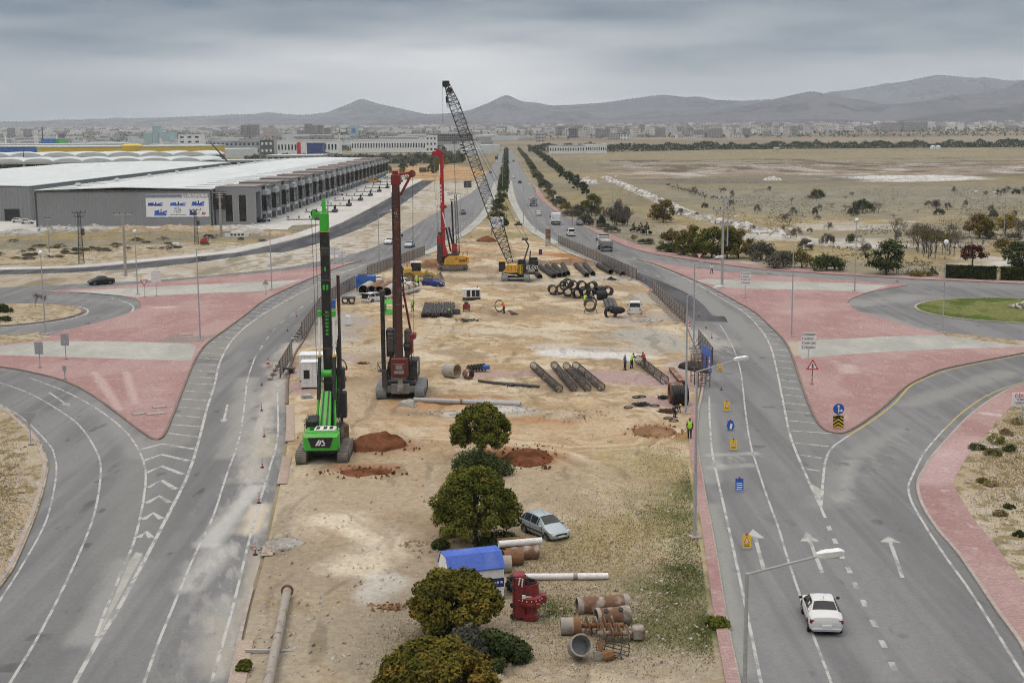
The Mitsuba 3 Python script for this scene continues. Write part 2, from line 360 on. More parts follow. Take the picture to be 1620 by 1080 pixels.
ROADDUST = [patch(395,600,370,720,1.6,(.40,.39,.37),.55,1), patch(420,640,400,760,1.2,(.47,.45,.41),.75,.9), patch(405,770,330,860,.9, WHITE, .6,.9), patch(350,870,300,930,1.2, WHITE, .45,.9),
   patch(410,800,395,840,1.0, PALE, .8,.9), patch(360,950,330,1040,1.5,(.40,.39,.37),.6,.9), patch(445,575,430,640,1.8,(.44,.41,.37),.75,.9), patch(470,545,440,590,1.8,(.46,.43,.38),.8,.9),
   patch(350,980,345,1060,1.4,(.36,.34,.30),.8,.8), patch(410,870,385,980,.8,(.40,.36,.30),.8,.8), patch(430,690,420,720,1.2,(.42,.38,.30),.7,.8),
   patch(1115,640,1118,760,1.1,(.30,.31,.295),.7,.7), patch(1125,800,1165,1060,1.0,(.30,.305,.29),.75,.7), patch(1130,740,1180,736,.7,(.38,.375,.36),.6,.9), patch(1125,720,1195,717,.5,(.40,.40,.385),.6,.9),
   patch(1105,525,1135,545,3.2,(.37,.36,.335),.85,.9), patch(1165,640,1160,760,.5,(.22,.23,.225),.5,.9),
   patch(1330,790,1345,730,.9,(.40,.395,.38),.55,1), patch(1300,800,1330,740,1.4,(.27,.275,.27),.6,.9), patch(1420,680,1350,720,1.3,(.29,.29,.28),.7,.9), patch(1590,590,1440,640,1.6,(.29,.29,.28),.7,.9),
   patch(1070,440,1225,560,2.6,(.27,.27,.265),.8,.7), patch(1225,560,1290,700,2.4,(.23,.235,.23),.7,.8), patch(1370,500,1440,520,3,(.33,.325,.315),.7,.9), patch(1360,480,1450,470,4,(.31,.305,.30),.7,.9),
   patch(560,420,330,560,2.4,(.27,.265,.25),.8,.7), patch(320,580,265,700,2.2,(.27,.265,.25),.75,.8), patch(240,700,190,900,2.2,(.25,.25,.245),.6,.9), patch(205,890,140,1010,1.2,(.34,.34,.33),.65,.9),
   patch(60,655,110,740,1.6,(.23,.235,.235),.5,1), patch(0,520,170,500,3,(.24,.245,.25),.6,1), patch(80,470,200,480,3,(.27,.275,.275),.6,1), patch(1000,410,1280,436,3,(.26,.26,.255),.7,.8), patch(1290,437,1620,456,4,(.25,.25,.245),.7,.8),
   patch(150,640,225,720,1.3,(.29,.29,.285),.6,.9)]
SCUFF = [patch(430,640,415,760,2.2,(1,1,1),.75,1), patch(405,780,365,900,2.6,(1,1,1),.9,1), patch(360,900,320,1060,2.6,(1,1,1),.7,1), patch(460,550,440,620,2,(1,1,1),.7,1), patch(1110,520,1150,560,3,(1,1,1),.6,1), patch(1125,735,1190,720,1.2,(1,1,1),.6,1), patch(1330,790,1420,690,2,(1,1,1),.35,1)]
def asphalt_col(p, n, uv):
 n1, n2 = fbm(p.x * .5, p.y * .07,3.0,3), fbm(p.x * 1.4 + 7, p.y * .35,1.0,3)
 n3 = fbm(p.x * 9, p.y * 9,2.0,2)
 c = mix((.188,.19,.196),(.215,.216,.222), smoothstep(.3,.7, n1))
 c = c * (.94 + .12 * n2)
 c = c * (.93 + .14 * smoothstep(.35,.65, fbm(p.x * 1.3 + .02 * p.y, p.y * .012,6.0,2)))
 c = paint(c, p, ROADDUST, n1, n2)
 k = dr.clip(paint(C3(0), p, SCUFF, n1, n2).x, 0,1) * smoothstep(.48,.68, fbm(p.x * 2.2 + .5 * p.y, p.y * .5,4.0,5)) * .42
 c = c * (1 - k) + C3(.52,.505,.47) * k
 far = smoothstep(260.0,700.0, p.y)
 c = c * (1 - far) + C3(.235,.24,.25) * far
 spot = smoothstep(.80,.86, noise(p.x * .7, p.y * .5,11.0)) * smoothstep(.5,.8, n2)
 return c * (1 - .35 * spot) * (.90 + .20 * n3)
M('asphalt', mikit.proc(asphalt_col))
def newasphalt_col(p, n, uv):
 n1, n3 = fbm(p.x * .5, p.y * .07,3.0,3), fbm(p.x * 7, p.y * 7,2.0,2)
 return mix((.085,.088,.098),(.125,.128,.138), smoothstep(.35,.7, n1)) * (.88 + .24 * n3)
M('new_asphalt', mikit.proc(newasphalt_col))
PAVDUST = [patch(372,1070,452,610,2.5,(.44,.375,.30),.75,.9), patch(150,590,190,650,.5,(.52,.41,.39),.6,.9), patch(200,590,215,640,.5,(.52,.41,.39),.6,.9), patch(250,488,270,487,1.4,(.55,.48,.45),.7,.9), patch(285,540,320,535,3.0,(.24,.22,.21),.85,.8),
  patch(1340,580,1345,590,1.2,(.55,.48,.45),.5,.9), patch(1250,495,1300,490,3,(.46,.33,.32),.6,.9), patch(1255,545,1270,560,2,(.43,.385,.31),.9,.7), patch(1540,700,1500,720,2,(.50,.36,.35),.6,.9), patch(1475,760,1500,720,2.0,(.50,.37,.37),.7,.9), patch(1560,656,1590,660,.8,(.58,.5,.47),.7,.8)]
def paver_col(p, n, uv):
 n1, n2 = fbm(p.x * .25, p.y * .12,3.0,3), fbm(p.x * 1.3, p.y * .8,1.0,3)
 row = cell_rand(dr.floor(p.x * 4.7), dr.floor(p.y * 9.5),3.0)
 c = mix((.345,.215,.21),(.40,.275,.265), smoothstep(.3,.7, n1))
 c = mix(c, (.45,.33,.32),.4 * smoothstep(.5,.8, n2))
 c = paint(c, p, PAVDUST, n1, n2)
 joint = dr.maximum(smoothstep(.42,.5, dr.abs(p.x * 4.7 - dr.floor(p.x * 4.7) - .5)), smoothstep(.38,.5, dr.abs(p.y * 9.5 - dr.floor(p.y * 9.5) - .5)))
 near = 1 - smoothstep(90.0,150.0, p.y)
 spk = smoothstep(.90,.96, noise(p.x * 2.3, p.y * 1.1,8.0))
 c = c * (1 - spk * .5) + C3(.5,.45,.42) * spk * .5
 return c * (.86 + .28 * row) * (1 - .22 * joint * near)
M('red_pavers', mikit.proc(paver_col))
def conc_col(p, n, uv):
 n1, n2 = fbm(p.x * .3, p.y * .14,3.0,3), fbm(p.x * 2.1, p.y * 1.8,1.0,3)
 c = mix((.37,.37,.345),(.44,.435,.41), smoothstep(.3,.7, n1))
 return c * (.86 + .28 * n2)
M('pale_concrete', mikit.proc(conc_col))
def lot_col(p, n, uv):
 n1, n2 = fbm(p.x * .05, p.y * .03,3.0,4), fbm(p.x * .6, p.y * .4,1.0,3)
 c = mix((.40,.355,.29),(.48,.455,.41), smoothstep(.35,.6, n1))
 c = mix(c, (.30,.245,.175),.85 * smoothstep(.48,.66, n2))
 c = mix(c, (.19,.17,.12),.7 * smoothstep(.58,.7, fbm(p.x * .16, p.y * .05,8.0,4)))
 return c * (.84 + .32 * n2)
M('gravel_lot', mikit.proc(lot_col))
def yard_col(p, n, uv):
 n1, n2 = fbm(p.x * .09, p.y * .06,3.0,4), fbm(p.x * .7, p.y * .5,1.0,4)
 c = mix((.50,.49,.465),(.55,.54,.52), smoothstep(.35,.6, n1))
 return c * (.84 + .3 * n2)
M('pale_yard', mikit.proc(yard_col))
def verge_col(p, n, uv):
 n1, n2 = fbm(p.x * .16, p.y * .1,3.0,4), fbm(p.x * 1.3, p.y * 1.0,1.0,4)
 c = mix((.37,.30,.21),(.42,.365,.28), smoothstep(.35,.65, n1))
 c = mix(c, (.20,.165,.085),.8 * smoothstep(.5,.64, n2))
 c = mix(c, (.5,.46,.4),.6 * smoothstep(.62,.78, fbm(p.x * .5 + 4, p.y * .3,6.0,3)))
 return c * (.75 + .5 * fbm(p.x * 6, p.y * 5,2.0,3))
M('dry_verge', mikit.proc(verge_col))
def lawn_col(p, n, uv):
 n1, n2 = fbm(p.x * .3, p.y * .2,3.0,4), fbm(p.x * 3, p.y * 2,1.0,3)
 c = mix((.085,.12,.035),(.17,.18,.07), smoothstep(.4,.7, n1))
 return c * (.65 + .7 * n2)
M('lawn_grass', mikit.proc(lawn_col))
def ground_col(p, n, uv):
 ln = dr.maximum(p.y, 60.0)
 n1 = fbm(p.x * .006, p.y * .010,3.0,5)
 n2 = fbm(p.x * .035, p.y * .05,1.0,4)
 n3 = fbm(p.x * .35, p.y * .3,2.0,3)
 n4 = fbm(p.x * 2.2, p.y * 1.6,4.0,2)
 c = mix((.225,.195,.13),(.265,.235,.175), smoothstep(.35,.6, n1))
 c = mix(c, (.235,.215,.165), smoothstep(.5,.62, n2) * .8)
 c = mix(c, (.30,.245,.135), smoothstep(.56,.7, fbm(p.x * .012 + 9, p.y * .02,7.0,4)) * .85)
 # broken grey plain between about 330 and 520 m on the right, clay bands beyond
 right = smoothstep(40.0,90.0, p.x)
 g = right * smoothstep(330.0,420.0, p.y + 60 * (n1 - .5) - .25 * p.x) * (1 - smoothstep(560.0,620.0, p.y))
 c = mix(c, (.255,.245,.20), g * .75)
 band = lambda a, b, s, q: smoothstep(a - s, a + s, p.y + q) * (1 - smoothstep(b - s, b + s, p.y + q))
 q = 160 * (n1 - .5) + 40 * (n2 - .5)
 c = mix(c, (.28,.215,.17), right * band(760,900,25, q) * .7)
 c = mix(c, (.33,.305,.27), right * band(800,1120,40, q) * smoothstep(.42,.58, n2) * .7)
 sp = fbm(p.x * .06, p.y * .03,6.0,4)
 c = mix(c, (.46,.44,.41), right * band(760,1000,30, q) * smoothstep(.57,.68, sp) * .8)
 c = mix(c, (.12,.095,.08), right * band(720,1150,30, q) * smoothstep(.40,.33, sp) * .8)
 c = mix(c, (.36,.285,.155),(1 - smoothstep(430.0,520.0, p.y + .9 * p.x * .6)) * smoothstep(30.0,50.0, p.x) * smoothstep(.40,.6, n2) * .75)
 c = mix(c, (.17,.15,.125), right * band(640,760,30, q) * smoothstep(.35,.6, n1) * .6)
 c = mix(c, (.16,.105,.085), right * band(880,1000,30, q) * smoothstep(.54,.6, n3) * .8)
 c = mix(c, (.29,.25,.165), right * band(1180,1420,60, q) * .8)
 # white salt crust
 sx, sy = (p.x - 204) / 46,(p.y - 705) / 52
 salt = 1 - smoothstep(.75,1.05, dr.sqrt(sx * sx + sy * sy) + (n2 - .5) * 1.0 + (n3 - .5) * .5)
 c = mix(c, (.60,.59,.57), salt * (.55 + .45 * smoothstep(.3,.55, n3)))
 # pale stony ground beside the ring road and the lane behind the trees
 st = smoothstep(.54,.66, fbm(p.x * .05 + 3, p.y * .045,5.0,4)) * (1 - smoothstep(330.0,420.0, p.y)) * smoothstep(30.0,60.0, p.x)
 c = mix(c, (.52,.50,.47), st * .8)
 far = smoothstep(1500.0,2600.0, p.y)
 fc = mix((.20,.165,.135),(.275,.235,.185), smoothstep(.35,.65, fbm(p.x * .0035, p.y * .004,9.0,4)))
 fc = mix(fc, (.30,.20,.155), smoothstep(.55,.68, fbm(p.x * .0014, p.y * .003,2.0,3)) * .7)
 c = mix(c, fc, far)
 tuft = smoothstep(.60,.72, n4) * smoothstep(.4,.6, n2) * (1 - far)
 c = c * (1 - .45 * tuft)
 return c * (.74 + .52 * n3)
M('ground_soil', mikit.proc(ground_col))
def hill_col(p, n, uv):
 n1, n2 = fbm(p.x * .0011, p.y * .0011, p.z * .004,4), fbm(p.x * .006, p.y * .006, p.z * .01,4)
 c = mix((.082,.078,.095),(.125,.115,.135), smoothstep(.35,.65, n1))
 return mix(c, (.05,.053,.06), smoothstep(.52,.66, n2) * .7)
M('hill_rock', mikit.proc(hill_col))
M('pale_hill', mikit.proc(lambda p, n, uv: mix((.28,.26,.23),(.45,.42,.38), smoothstep(.4,.62, fbm(p.x * .002, p.y * .002, p.z * .006,4)))))
def worn(col, under, scale=1.0, amt=.75):
 def fn(p, n, uv):
  w = smoothstep(.42,.68, fbm(p.x * 1.7 * scale, p.y * 1.1 * scale, 5.0,4)) * amt
  return mix(col, under, w)
 return mikit.proc(fn)
M('road_paint', worn((.48,.48,.465),(.26,.26,.265),1.2,.85))
M('worn_paint', worn((.46,.46,.45),(.26,.26,.265),1.3,.85))
M('yellow_paint', worn((.52,.40,.10),(.33,.32,.29),1.0,.6))
def kerb_col(p, n, uv):
 n1, n2 = fbm(p.x * .7, p.y * .5, p.z, 3), fbm(p.x * 6, p.y * 5, p.z * 6,3)
 return mix((.34,.30,.275),(.45,.40,.37), n1) * (.75 + .5 * n2)
M('kerb_concrete', mikit.proc(kerb_col))
M('kerb_dark', mikit.proc(lambda p, n, uv: mix((.20,.15,.135),(.30,.225,.20), fbm(p.x * .7, p.y * .5, p.z, 3)) * (.75 + .5 * fbm(p.x * 6, p.y * 5, p.z * 6,3))))
def soil(a, b, s=1.0):
 return mikit.proc(lambda p, n, uv: mix(a, b, smoothstep(.35,.65, fbm(p.x * .8 * s, p.y * .8 * s, p.z * s, 4))) * (.65 + .7 * fbm(p.x * 5 * s, p.y * 5 * s, p.z * 5 * s, 3)))
M('red_soil', soil((.11,.044,.024),(.19,.08,.043)))
M('brown_soil', soil((.22,.13,.075),(.31,.19,.11)))
M('rubble', soil((.36,.34,.31),(.52,.50,.47),1.5))
M('clay_soil', soil((.36,.225,.12),(.46,.32,.19),.12))
M('tan_soil', soil((.34,.26,.175),(.45,.37,.27)))
M('grey_soil', soil((.30,.28,.25),(.46,.44,.41)))
M('white_soil', soil((.27,.25,.22),(.60,.59,.57),1.1))
M('black_soil', soil((.025,.025,.025),(.06,.058,.055)))
def leaf(a, b, c, s=.9):
 def fn(p, n, uv):
  r = noise(p.x * 7, p.y * 7, p.z * 7)
  k = smoothstep(.3,.7, fbm(p.x * s, p.y * s, p.z * s, 3))
  return mix(mix(a, b, k), c, smoothstep(.62,.8, fbm(p.x * s * .7 + 5, p.y * s * .7, p.z * s * .7,2)) * .9) * (.6 + .8 * r)
 return mikit.proc(fn)
M('leaf_green', leaf((.07,.08,.017),(.145,.15,.03),(.21,.175,.035)))
M('leaf_olive', leaf((.085,.086,.018),(.165,.138,.030),(.24,.155,.036)))
M('leaf_dark', leaf((.036,.052,.020),(.066,.086,.030),(.085,.095,.032)))
M('leaf_grey', leaf((.075,.078,.062),(.12,.115,.09),(.14,.125,.085)))
M('leaf_autumn', leaf((.10,.09,.026),(.16,.125,.034),(.20,.115,.04)))
M('leaf_rust', leaf((.15,.085,.035),(.19,.115,.045),(.12,.10,.04)))
M('leaf_crimson', leaf((.055,.012,.014),(.09,.02,.022),(.10,.035,.03)))
M('leaf_yellow', leaf((.20,.15,.02),(.28,.20,.03),(.17,.14,.03)))
M('leaf_conifer', leaf((.026,.038,.02),(.045,.06,.03),(.055,.066,.032)))
M('leaf_hedge', leaf((.02,.032,.009),(.045,.062,.016),(.06,.075,.02)))
M('twig', soil((.10,.085,.075),(.16,.14,.125)))
M('bark', soil((.07,.055,.042),(.13,.105,.085)))
M('straw', leaf((.23,.18,.085),(.32,.255,.125),(.19,.155,.075)))
def metal_paint(rgb, rough=.45, dirt=(.36,.31,.24), amt=.5, s=1.0):
 def fn(p, n, uv):
  w = smoothstep(.52,.78, fbm(p.x * 1.6 * s, p.y * 1.6 * s, p.z * 1.1 * s, 4)) * amt
  return mix(rgb, dirt, w) * (.88 + .24 * noise(p.x * 9, p.y * 9, p.z * 9))
 return mikit.proc(fn), rough
for nm, a in (('green_paint', metal_paint((.05,.42,.04),.38,(.26,.33,.16),.5)),('black_paint', metal_paint((.018,.018,.018),.42,(.11,.095,.075),.4)),('rust_paint', metal_paint((.085,.03,.026),.55,(.15,.095,.07),.5)),
   ('red_paint', metal_paint((.36,.018,.028),.4,(.30,.17,.13),.25)),('dull_red', metal_paint((.20,.022,.024),.45,(.2,.11,.09),.5,1.5)),('dark_red', metal_paint((.125,.024,.022),.5,(.16,.1,.08),.6,1.4)),('yellow_steel', metal_paint((.62,.33,.04),.4,(.36,.28,.18),.4)),('loader_yellow', metal_paint((.50,.31,.05),.45,(.42,.34,.22),.6)),
   ('track_steel', metal_paint((.16,.145,.13),.6,(.36,.29,.2),.6)),('dark_steel', metal_paint((.045,.045,.045),.55,(.16,.13,.1),.5)),('grey_steel', metal_paint((.22,.225,.23),.5,(.3,.26,.21),.4)),('rebar_steel', metal_paint((.05,.045,.042),.6,(.13,.075,.05),.5)),
   ('white_steel', metal_paint((.70,.70,.69),.4,(.45,.41,.35),.3)),('rust', metal_paint((.17,.09,.055),.85,(.38,.33,.28),1.0,1.6)),('orange_rust', metal_paint((.20,.10,.045),.85,(.12,.065,.04),.9,1.6)),('pale_pipe', metal_paint((.31,.28,.245),.7,(.16,.10,.065),1.0,1.5)),('blue_paint', metal_paint((.03,.12,.42),.4,(.2,.22,.3),.3)),
   ('galvanised', metal_paint((.36,.37,.38),.45,(.28,.27,.26),.3)),('fence_panel', metal_paint((.21,.20,.19),.6,(.16,.13,.11),.6)),('fence_post', metal_paint((.10,.06,.05),.6,(.16,.1,.08),.5)),('concrete_pipe', metal_paint((.36,.34,.31),.85,(.24,.17,.12),.6)),('lamp_white', metal_paint((.72,.74,.74),.35,(.5,.5,.48),.2)),('shed_blue', metal_paint((.05,.12,.50),.5,(.14,.2,.5),.4)),('shed_navy', metal_paint((.015,.035,.19),.5,(.05,.07,.2),.3)),('wall_grey', metal_paint((.235,.24,.25),.5,(.2,.2,.2),.35,.1))):
 M(nm, a[0], a[1])
M('roof_white', mikit.proc(lambda p, n, uv: C3(.56,.595,.60) * (.86 + .2 * fbm(p.x * .3, p.y * .05,0.0,3)) * (1 - .16 * smoothstep(.46,.5, dr.abs(p.y * .14 - dr.floor(p.y * .14) - .5)))),.45)
for nm, rgb, ro in (('rubber', (.022,.022,.022),.75),('dusty_rubber', (.17,.145,.11),.85),('black_pipe', (.012,.012,.013),.5),('glass_dark', (.012,.014,.016),.08),('glass_green', (.03,.045,.045),.08),('chrome', (.55,.55,.55),.2),('car_white', (.62,.62,.62),.3),('car_silver', (.36,.41,.44),.32),('car_blue', (.015,.025,.20),.3),('car_black', (.012,.012,.014),.25),
     ('car_grey', (.16,.165,.17),.35),('tail_red', (.14,.006,.012),.25),('head_clear', (.62,.64,.66),.15),('sign_blue', (.02,.10,.42),.4),('sign_white', (.74,.74,.74),.45),('sign_red', (.52,.02,.03),.4),('sign_yellow', (.70,.47,.02),.4),('ink_black', (.015,.015,.015),.5),('ink_blue', (.03,.06,.28),.5),('sign_back', (.33,.34,.35),.45),('cone_red', (.50,.035,.03),.5),
     ('vest_lime', (.42,.75,.04),.8),('vest_orange', (.75,.13,.02),.8),('cloth_dark', (.03,.032,.04),.85),('cloth_blue', (.10,.14,.22),.85),('cloth_white', (.62,.62,.62),.85),('cloth_red', (.42,.03,.03),.85),('cloth_grey', (.16,.16,.17),.85),('skin', (.42,.25,.18),.6),('helmet_white', (.75,.75,.75),.35),('helmet_yellow', (.75,.5,.03),.35),('helmet_green', (.25,.7,.06),.35),('hair_black', (.02,.016,.014),.6)):
 M(nm, rgb, ro)
M('car_silver', (.40,.46,.50),.3,.35)
# ------------------------------------------------------------------ the setting: ground, hills, roads, islands, markings
def grid_mesh(xs, ys, zf):
 X, Y = np.meshgrid(xs, ys)
 Z = zf(X, Y)
 v = np.column_stack([X.ravel(), Y.ravel(), Z.ravel()])
 nx = len(xs)
 i, j = np.meshgrid(np.arange(len(ys) - 1), np.arange(nx - 1), indexing='ij')
 a = (i * nx + j).ravel()
 return v, np.vstack([np.column_stack([a, a + 1, a + nx + 1]), np.column_stack([a, a + nx + 1, a + nx])])
ys = np.concatenate([np.linspace(-200,1600,60), np.linspace(1700,9000,50), np.linspace(9600,12400,6)])
xs = np.concatenate([np.linspace(-9000,-900,18), np.linspace(-800,1200,61), np.linspace(1300,9000,18)])
ent('ground', grid_mesh(xs, ys, lambda X, Y: terrain(Y) + np.where(Y > 1500,(meshkit.fbm(np.stack([X / 500, Y / 500,0 * X],-1),3) - .5) * 8,0)), 'ground_soil', True, kind='structure')
def hill(name, Y0, depth, peaks, mat, seed, rough=.16, x0=-9000, x1=9000, nx=800):
 """a range whose crest passes through (column, row) points of the photograph at distance Y0; a full ridge, both slopes"""
 px, py = np.array(peaks, float).T
 xs = np.linspace(x0, x1, nx)
 cx = np.array([at_depth(a, Y0) for a in px])
 cz = np.array([top_z(at_depth(a, Y0), Y0, b) for a, b in zip(px, py)])
 crest = np.interp(xs, cx, cz)
 k = np.exp(-np.linspace(-2,2,9) ** 2 * 1.5); k /= k.sum()
 crest = np.convolve(np.pad(crest, 4, 'edge'), k, 'valid')
 t = np.linspace(-1,1,61)
 X, T_ = np.meshgrid(xs, t)
 base = terrain(Y0) - 25
 f = meshkit.fbm(np.stack([X / 900, T_ * depth / 900,0 * X],-1),5, seed)
 f2 = meshkit.fbm(np.stack([X / 330, T_ * depth / 330,0 * X],-1),4, seed + 9)
 prof = np.clip(1 - np.abs(T_),0,1) ** 1.25
 spur = 1 + (np.abs(f - .5) * -1.6 + .25 + (f2 - .5) * .45) * np.abs(T_) ** .6 * (1 - np.abs(T_)) * 3 * 1.1
 Z = base + (crest - base)[None] * prof * spur + (crest - base)[None] * rough * (f2 - .5) * np.minimum(1,(1 - np.abs(T_)) * 2) * np.minimum(1, np.abs(T_) * 3 + .25)
 n = nx
 v = np.column_stack([X.ravel(),(Y0 + T_ * depth).ravel(), Z.ravel()])
 i, j = np.meshgrid(np.arange(len(t) - 1), np.arange(n - 1), indexing='ij')
 a = (i * n + j).ravel()
 ent(name, (v, np.vstack([np.column_stack([a, a + 1, a + n + 1]), np.column_stack([a, a + n + 1, a + n])])), mat, True, kind='structure')
hill('far_mountain', 11600,800,[(-400,196),(0,193),(260,186),(420,180),(480,182),(520,178),(552,165),(572,155),(594,163),(640,173),(700,186),(800,190),(1000,180),(1250,158),(1340,143),(1420,130),(1480,119),(1540,123),(1600,128),(1700,122),(2100,150)], 'hill_rock', 21, x0=-8500, x1=8500)
hill('mountain', 9900,1000,[(-400,204),(0,203),(60,201),(300,200),(450,192),(520,186),(620,183),(700,181),(745,174),(775,162),(801,149),(826,161),(852,163),(872,167),(900,166),(960,162),(1010,155),(1050,150),(1085,154),(1130,158),(1200,160),(1290,165),(1400,168),(1500,165),(1620,160),(2000,150)], 'hill_rock', 4, x0=-7500, x1=7500)
hill('hill', 7900,1000,[(-400,220),(300,214),(500,206),(640,188),(690,185),(740,190),(800,196),(860,192),(960,188),(1080,184),(1180,168),(1240,153),(1284,144),(1310,150),(1345,160),(1390,166),(1450,162),(1500,153),(1555,147),(1590,140),(1620,134),(1720,122),(2100,110)], 'hill_rock', 13, x0=-6000, x1=6000)
hill('foothill', 6300,650,[(-400,222),(500,220),(640,206),(720,203),(790,196),(830,194),(900,195),(1100,192),(1200,190),(1300,188),(1400,194),(1480,183),(1560,175),(1640,168),(2000,150)], 'hill_rock', 31,.2, x0=-5000, x1=5000)
# ---- outlines surveyed from the photograph, (column, row)
MR = [(1190,1200),(1168,1080),(1150,991),(1131,872),(1115,785),(1110,754),(1102,703),(1104,656),(1110,625),(1112,600),(1107,565),(1094,532),(1085,513),(1062,491),(1036,464),(1009,445),(960,421),(909,402),(883,388),(860,376),(834,358),(818,335),(810,316),(806,295),(804.5,270),(803.5,245),(803,228)]
ML = [(335,1200),(365,1080),(374,1036),(393,954),(415,873),(441,754),(452,690),(453,640),(455,600),(464,565),(481,537),(500,500),(517,478),(563,455),(582,438),(672,403),(711,383),(745,362),(771,333),(782,304),(789,276),(795,250),(798,228)]
RK = [(803,224),(812,242),(822,262),(835,285),(851,311),(870,328),(904,348),(945,369),(981,386),(1006,395),(1044,404),(1095,412),(1151,420),(1218,428),(1280,432),(1320,435),(1409,440),(1476,443.5),(1620,449.5),(1760,455)]
LK = [(797,224),(794,231),(784,255),(768,276),(753,299),(724,317),(693,335),(633,369),(581,395),(492,416),(420,427),(259,442),(130,449),(0,455),(-160,460)]
kR, kL = smooth_line(GL(MR),1.0), smooth_line(GL(ML),1.0)
rK, lK = smooth_line(GL(RK),1.0), smooth_line(GL(LK),1.0)
RC, RR = np.array([72.0,192.9]),13.9          # right roundabout: centre, radius of its lawn
LC, LR = np.array([-75.5,195.3]),13.0
OUTR = line([(1640,1090),(1620,1026.5),(1578,967),(1546,919.5),(1515,875),(1483,838),(1458,797),(1452,765),(1464,740),(1470,729),(1501,692.6),(1537,656),(1576,628),(1620,609),(1720,585)],1.0)
OUTL = line([(-60,1000),(0,921),(15,898.5),(37,850),(55.6,802),(68.5,754),(70,732),(59,702),(41,680),(26,666),(0,645.6),(-80,612)],1.0)
road_r = Polygon(np.vstack([kR, rK, G(1760,580)[None], OUTR[::-1], G(1700,1200)[None]])).buffer(0)
road_l = Polygon(np.vstack([kL, lK, G(-160,560)[None], G(-160,600)[None], OUTL[::-1], G(-80,1200)[None]])).buffer(0)
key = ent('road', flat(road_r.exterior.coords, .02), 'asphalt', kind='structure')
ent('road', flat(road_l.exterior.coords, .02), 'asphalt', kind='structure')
ent('road', flat(np.vstack([line([(1000,441),(1050,468),(1100,508)],2), line([(1152,510),(1145,500),(1128,499),(1110,480),(1085,463),(1050,447),(1010,431)],2)]),.024), 'new_asphalt', kind='structure')
# ---- median: construction ground between the two kerbs, with relief
def clip_y(p, y0, y1):
 k = (p[:, 1] >= y0) & (p[:, 1] <= y1)
 return p[k]
yy = np.concatenate([np.arange(52,150,.45), np.arange(150,280,.8), np.geomspace(280,2600,120)])
xl = np.interp(yy, kL[:, 1], kL[:, 0]) + .25
xr = np.interp(yy, kR[:, 1], kR[:, 0]) - .25
u = np.linspace(0,1,110)
X = xl[:, None] + (xr - xl)[:, None] * u[None]
Y = np.repeat(yy[:, None], len(u),1)
def site_z(x, y):
 q = np.stack([np.asarray(x, float), np.asarray(y, float),0 * np.asarray(x, float)],-1)
 a = (meshkit.fbm(q * .16,4,3) - .5) * .5 + (meshkit.fbm(q * .8,3,8) - .5) * .30
 e = np.minimum(np.asarray(x) - np.interp(y, yy, xl), np.interp(y, yy, xr) - np.asarray(x))
 return .13 + np.clip((e - .75) / 2.0,0,1) * (a + .12)
Z = site_z(X, Y)
n = len(u)
i, j = np.meshgrid(np.arange(len(yy) - 1), np.arange(n - 1), indexing='ij')
a = (i * n + j).ravel()
ent('construction_ground', (np.column_stack([X.ravel(), Y.ravel(), Z.ravel()]), np.vstack([np.column_stack([a, a + 1, a + n + 1]), np.column_stack([a, a + n + 1, a + n])])), 'site_earth', True, kind='structure')
def S(px, py):
 """point on the construction ground under a pixel"""
 x, y = G(px, py, .2)
 z = float(site_z(x, y))
 x, y = G(px, py, z)
 return np.array([x, y, float(site_z(x, y))])
# ---- red paved islands
RI = [(1007,410.5),(1040,420),(1084,437.5),(1129,458),(1162,475.6),(1195,495),(1222,520),(1240,538),(1252,560),(1262,589),(1273,622),(1282,645),(1291,664),(1301,677),(1315,685),(1331,686.5),(1345,681),(1368,667),(1402,641),(1433,612),(1459,598),(1490,585),(1537,575),(1620,559),(1720,540)]
right_edge = line(RI, 1.0)
PATH_R = [((1252,539),(1381,535),(1472,531),(1494,528),(1620,545)),((1262,572),(1288,566),(1381,559.5),(1485,554),(1620,549))]
isl_r = Polygon(np.vstack([right_edge, GL([(1720,545),(1620,541),(1542,532),(1491,528),(1444,519),(1393,504),(1360,494),(1343,484),(1341,479.5),(1347,473),(1371,464),(1409,456),(1437,451.5),(1409,449),(1320,443),(1280,440),(1195,435.6),(1107,425.6),(1040,416)])])).buffer(0)
pav_r = ent('pavement', slab(isl_r.exterior.coords, .0,.13), 'red_pavers', kind='structure')
ent('path', flat(line([(1262,541),(1381,535),(1472,531.5),(1520,534),(1640,548),(1720,549)],3).tolist() + line([(1720,548),(1620,550),(1485,554),(1381,559.5),(1288,566),(1268,570)],3).tolist(),.134), 'pale_concrete', kind='structure')
ent('path', flat(line([(1100,445),(1150,456),(1196,458),(1280,459.6),(1330,462),(1371,463.5)],3).tolist() + line([(1408,452),(1300,447.5),(1196,445.6),(1120,442)],3).tolist(),.134), 'pale_concrete', kind='structure')
ent('verge', flat(line([(1487,530.5),(1505,529),(1545,533),(1640,543),(1720,547)],3).tolist() + line([(1720,552),(1620,548.5),(1560,541.5),(1500,533)],3).tolist(),.14), 'dry_verge', kind='structure')
LIr = [(571.7,412.7),(535.6,423.5),(499,438),(468,451),(420,474.5),(389,498),(358,521),(334.5,538),(321.5,550),(309,569),(296,599),(285,627),(275,653),(263,682),(255,694),(247,696.5),(240,694),(225.6,684.5),(181.5,651),(145,625),(104,604),(52,590),(0,581),(-120,566)]
left_edge = line(LIr, 1.0)
isl_l = Polygon(np.vstack([left_edge, GL([(-120,545),(0,547),(60,536),(104,524),(155,511),(194,500),(223,488),(222,479),(213,473),(182,467),(130,463.5),(65,462.5),(78,461),(181,453.7),(259,447),(337,439.4),(420,432.5),(497,424)])])).buffer(0)
pav_l = ent('pavement', slab(isl_l.exterior.coords, .0,.13), 'red_pavers', kind='structure')
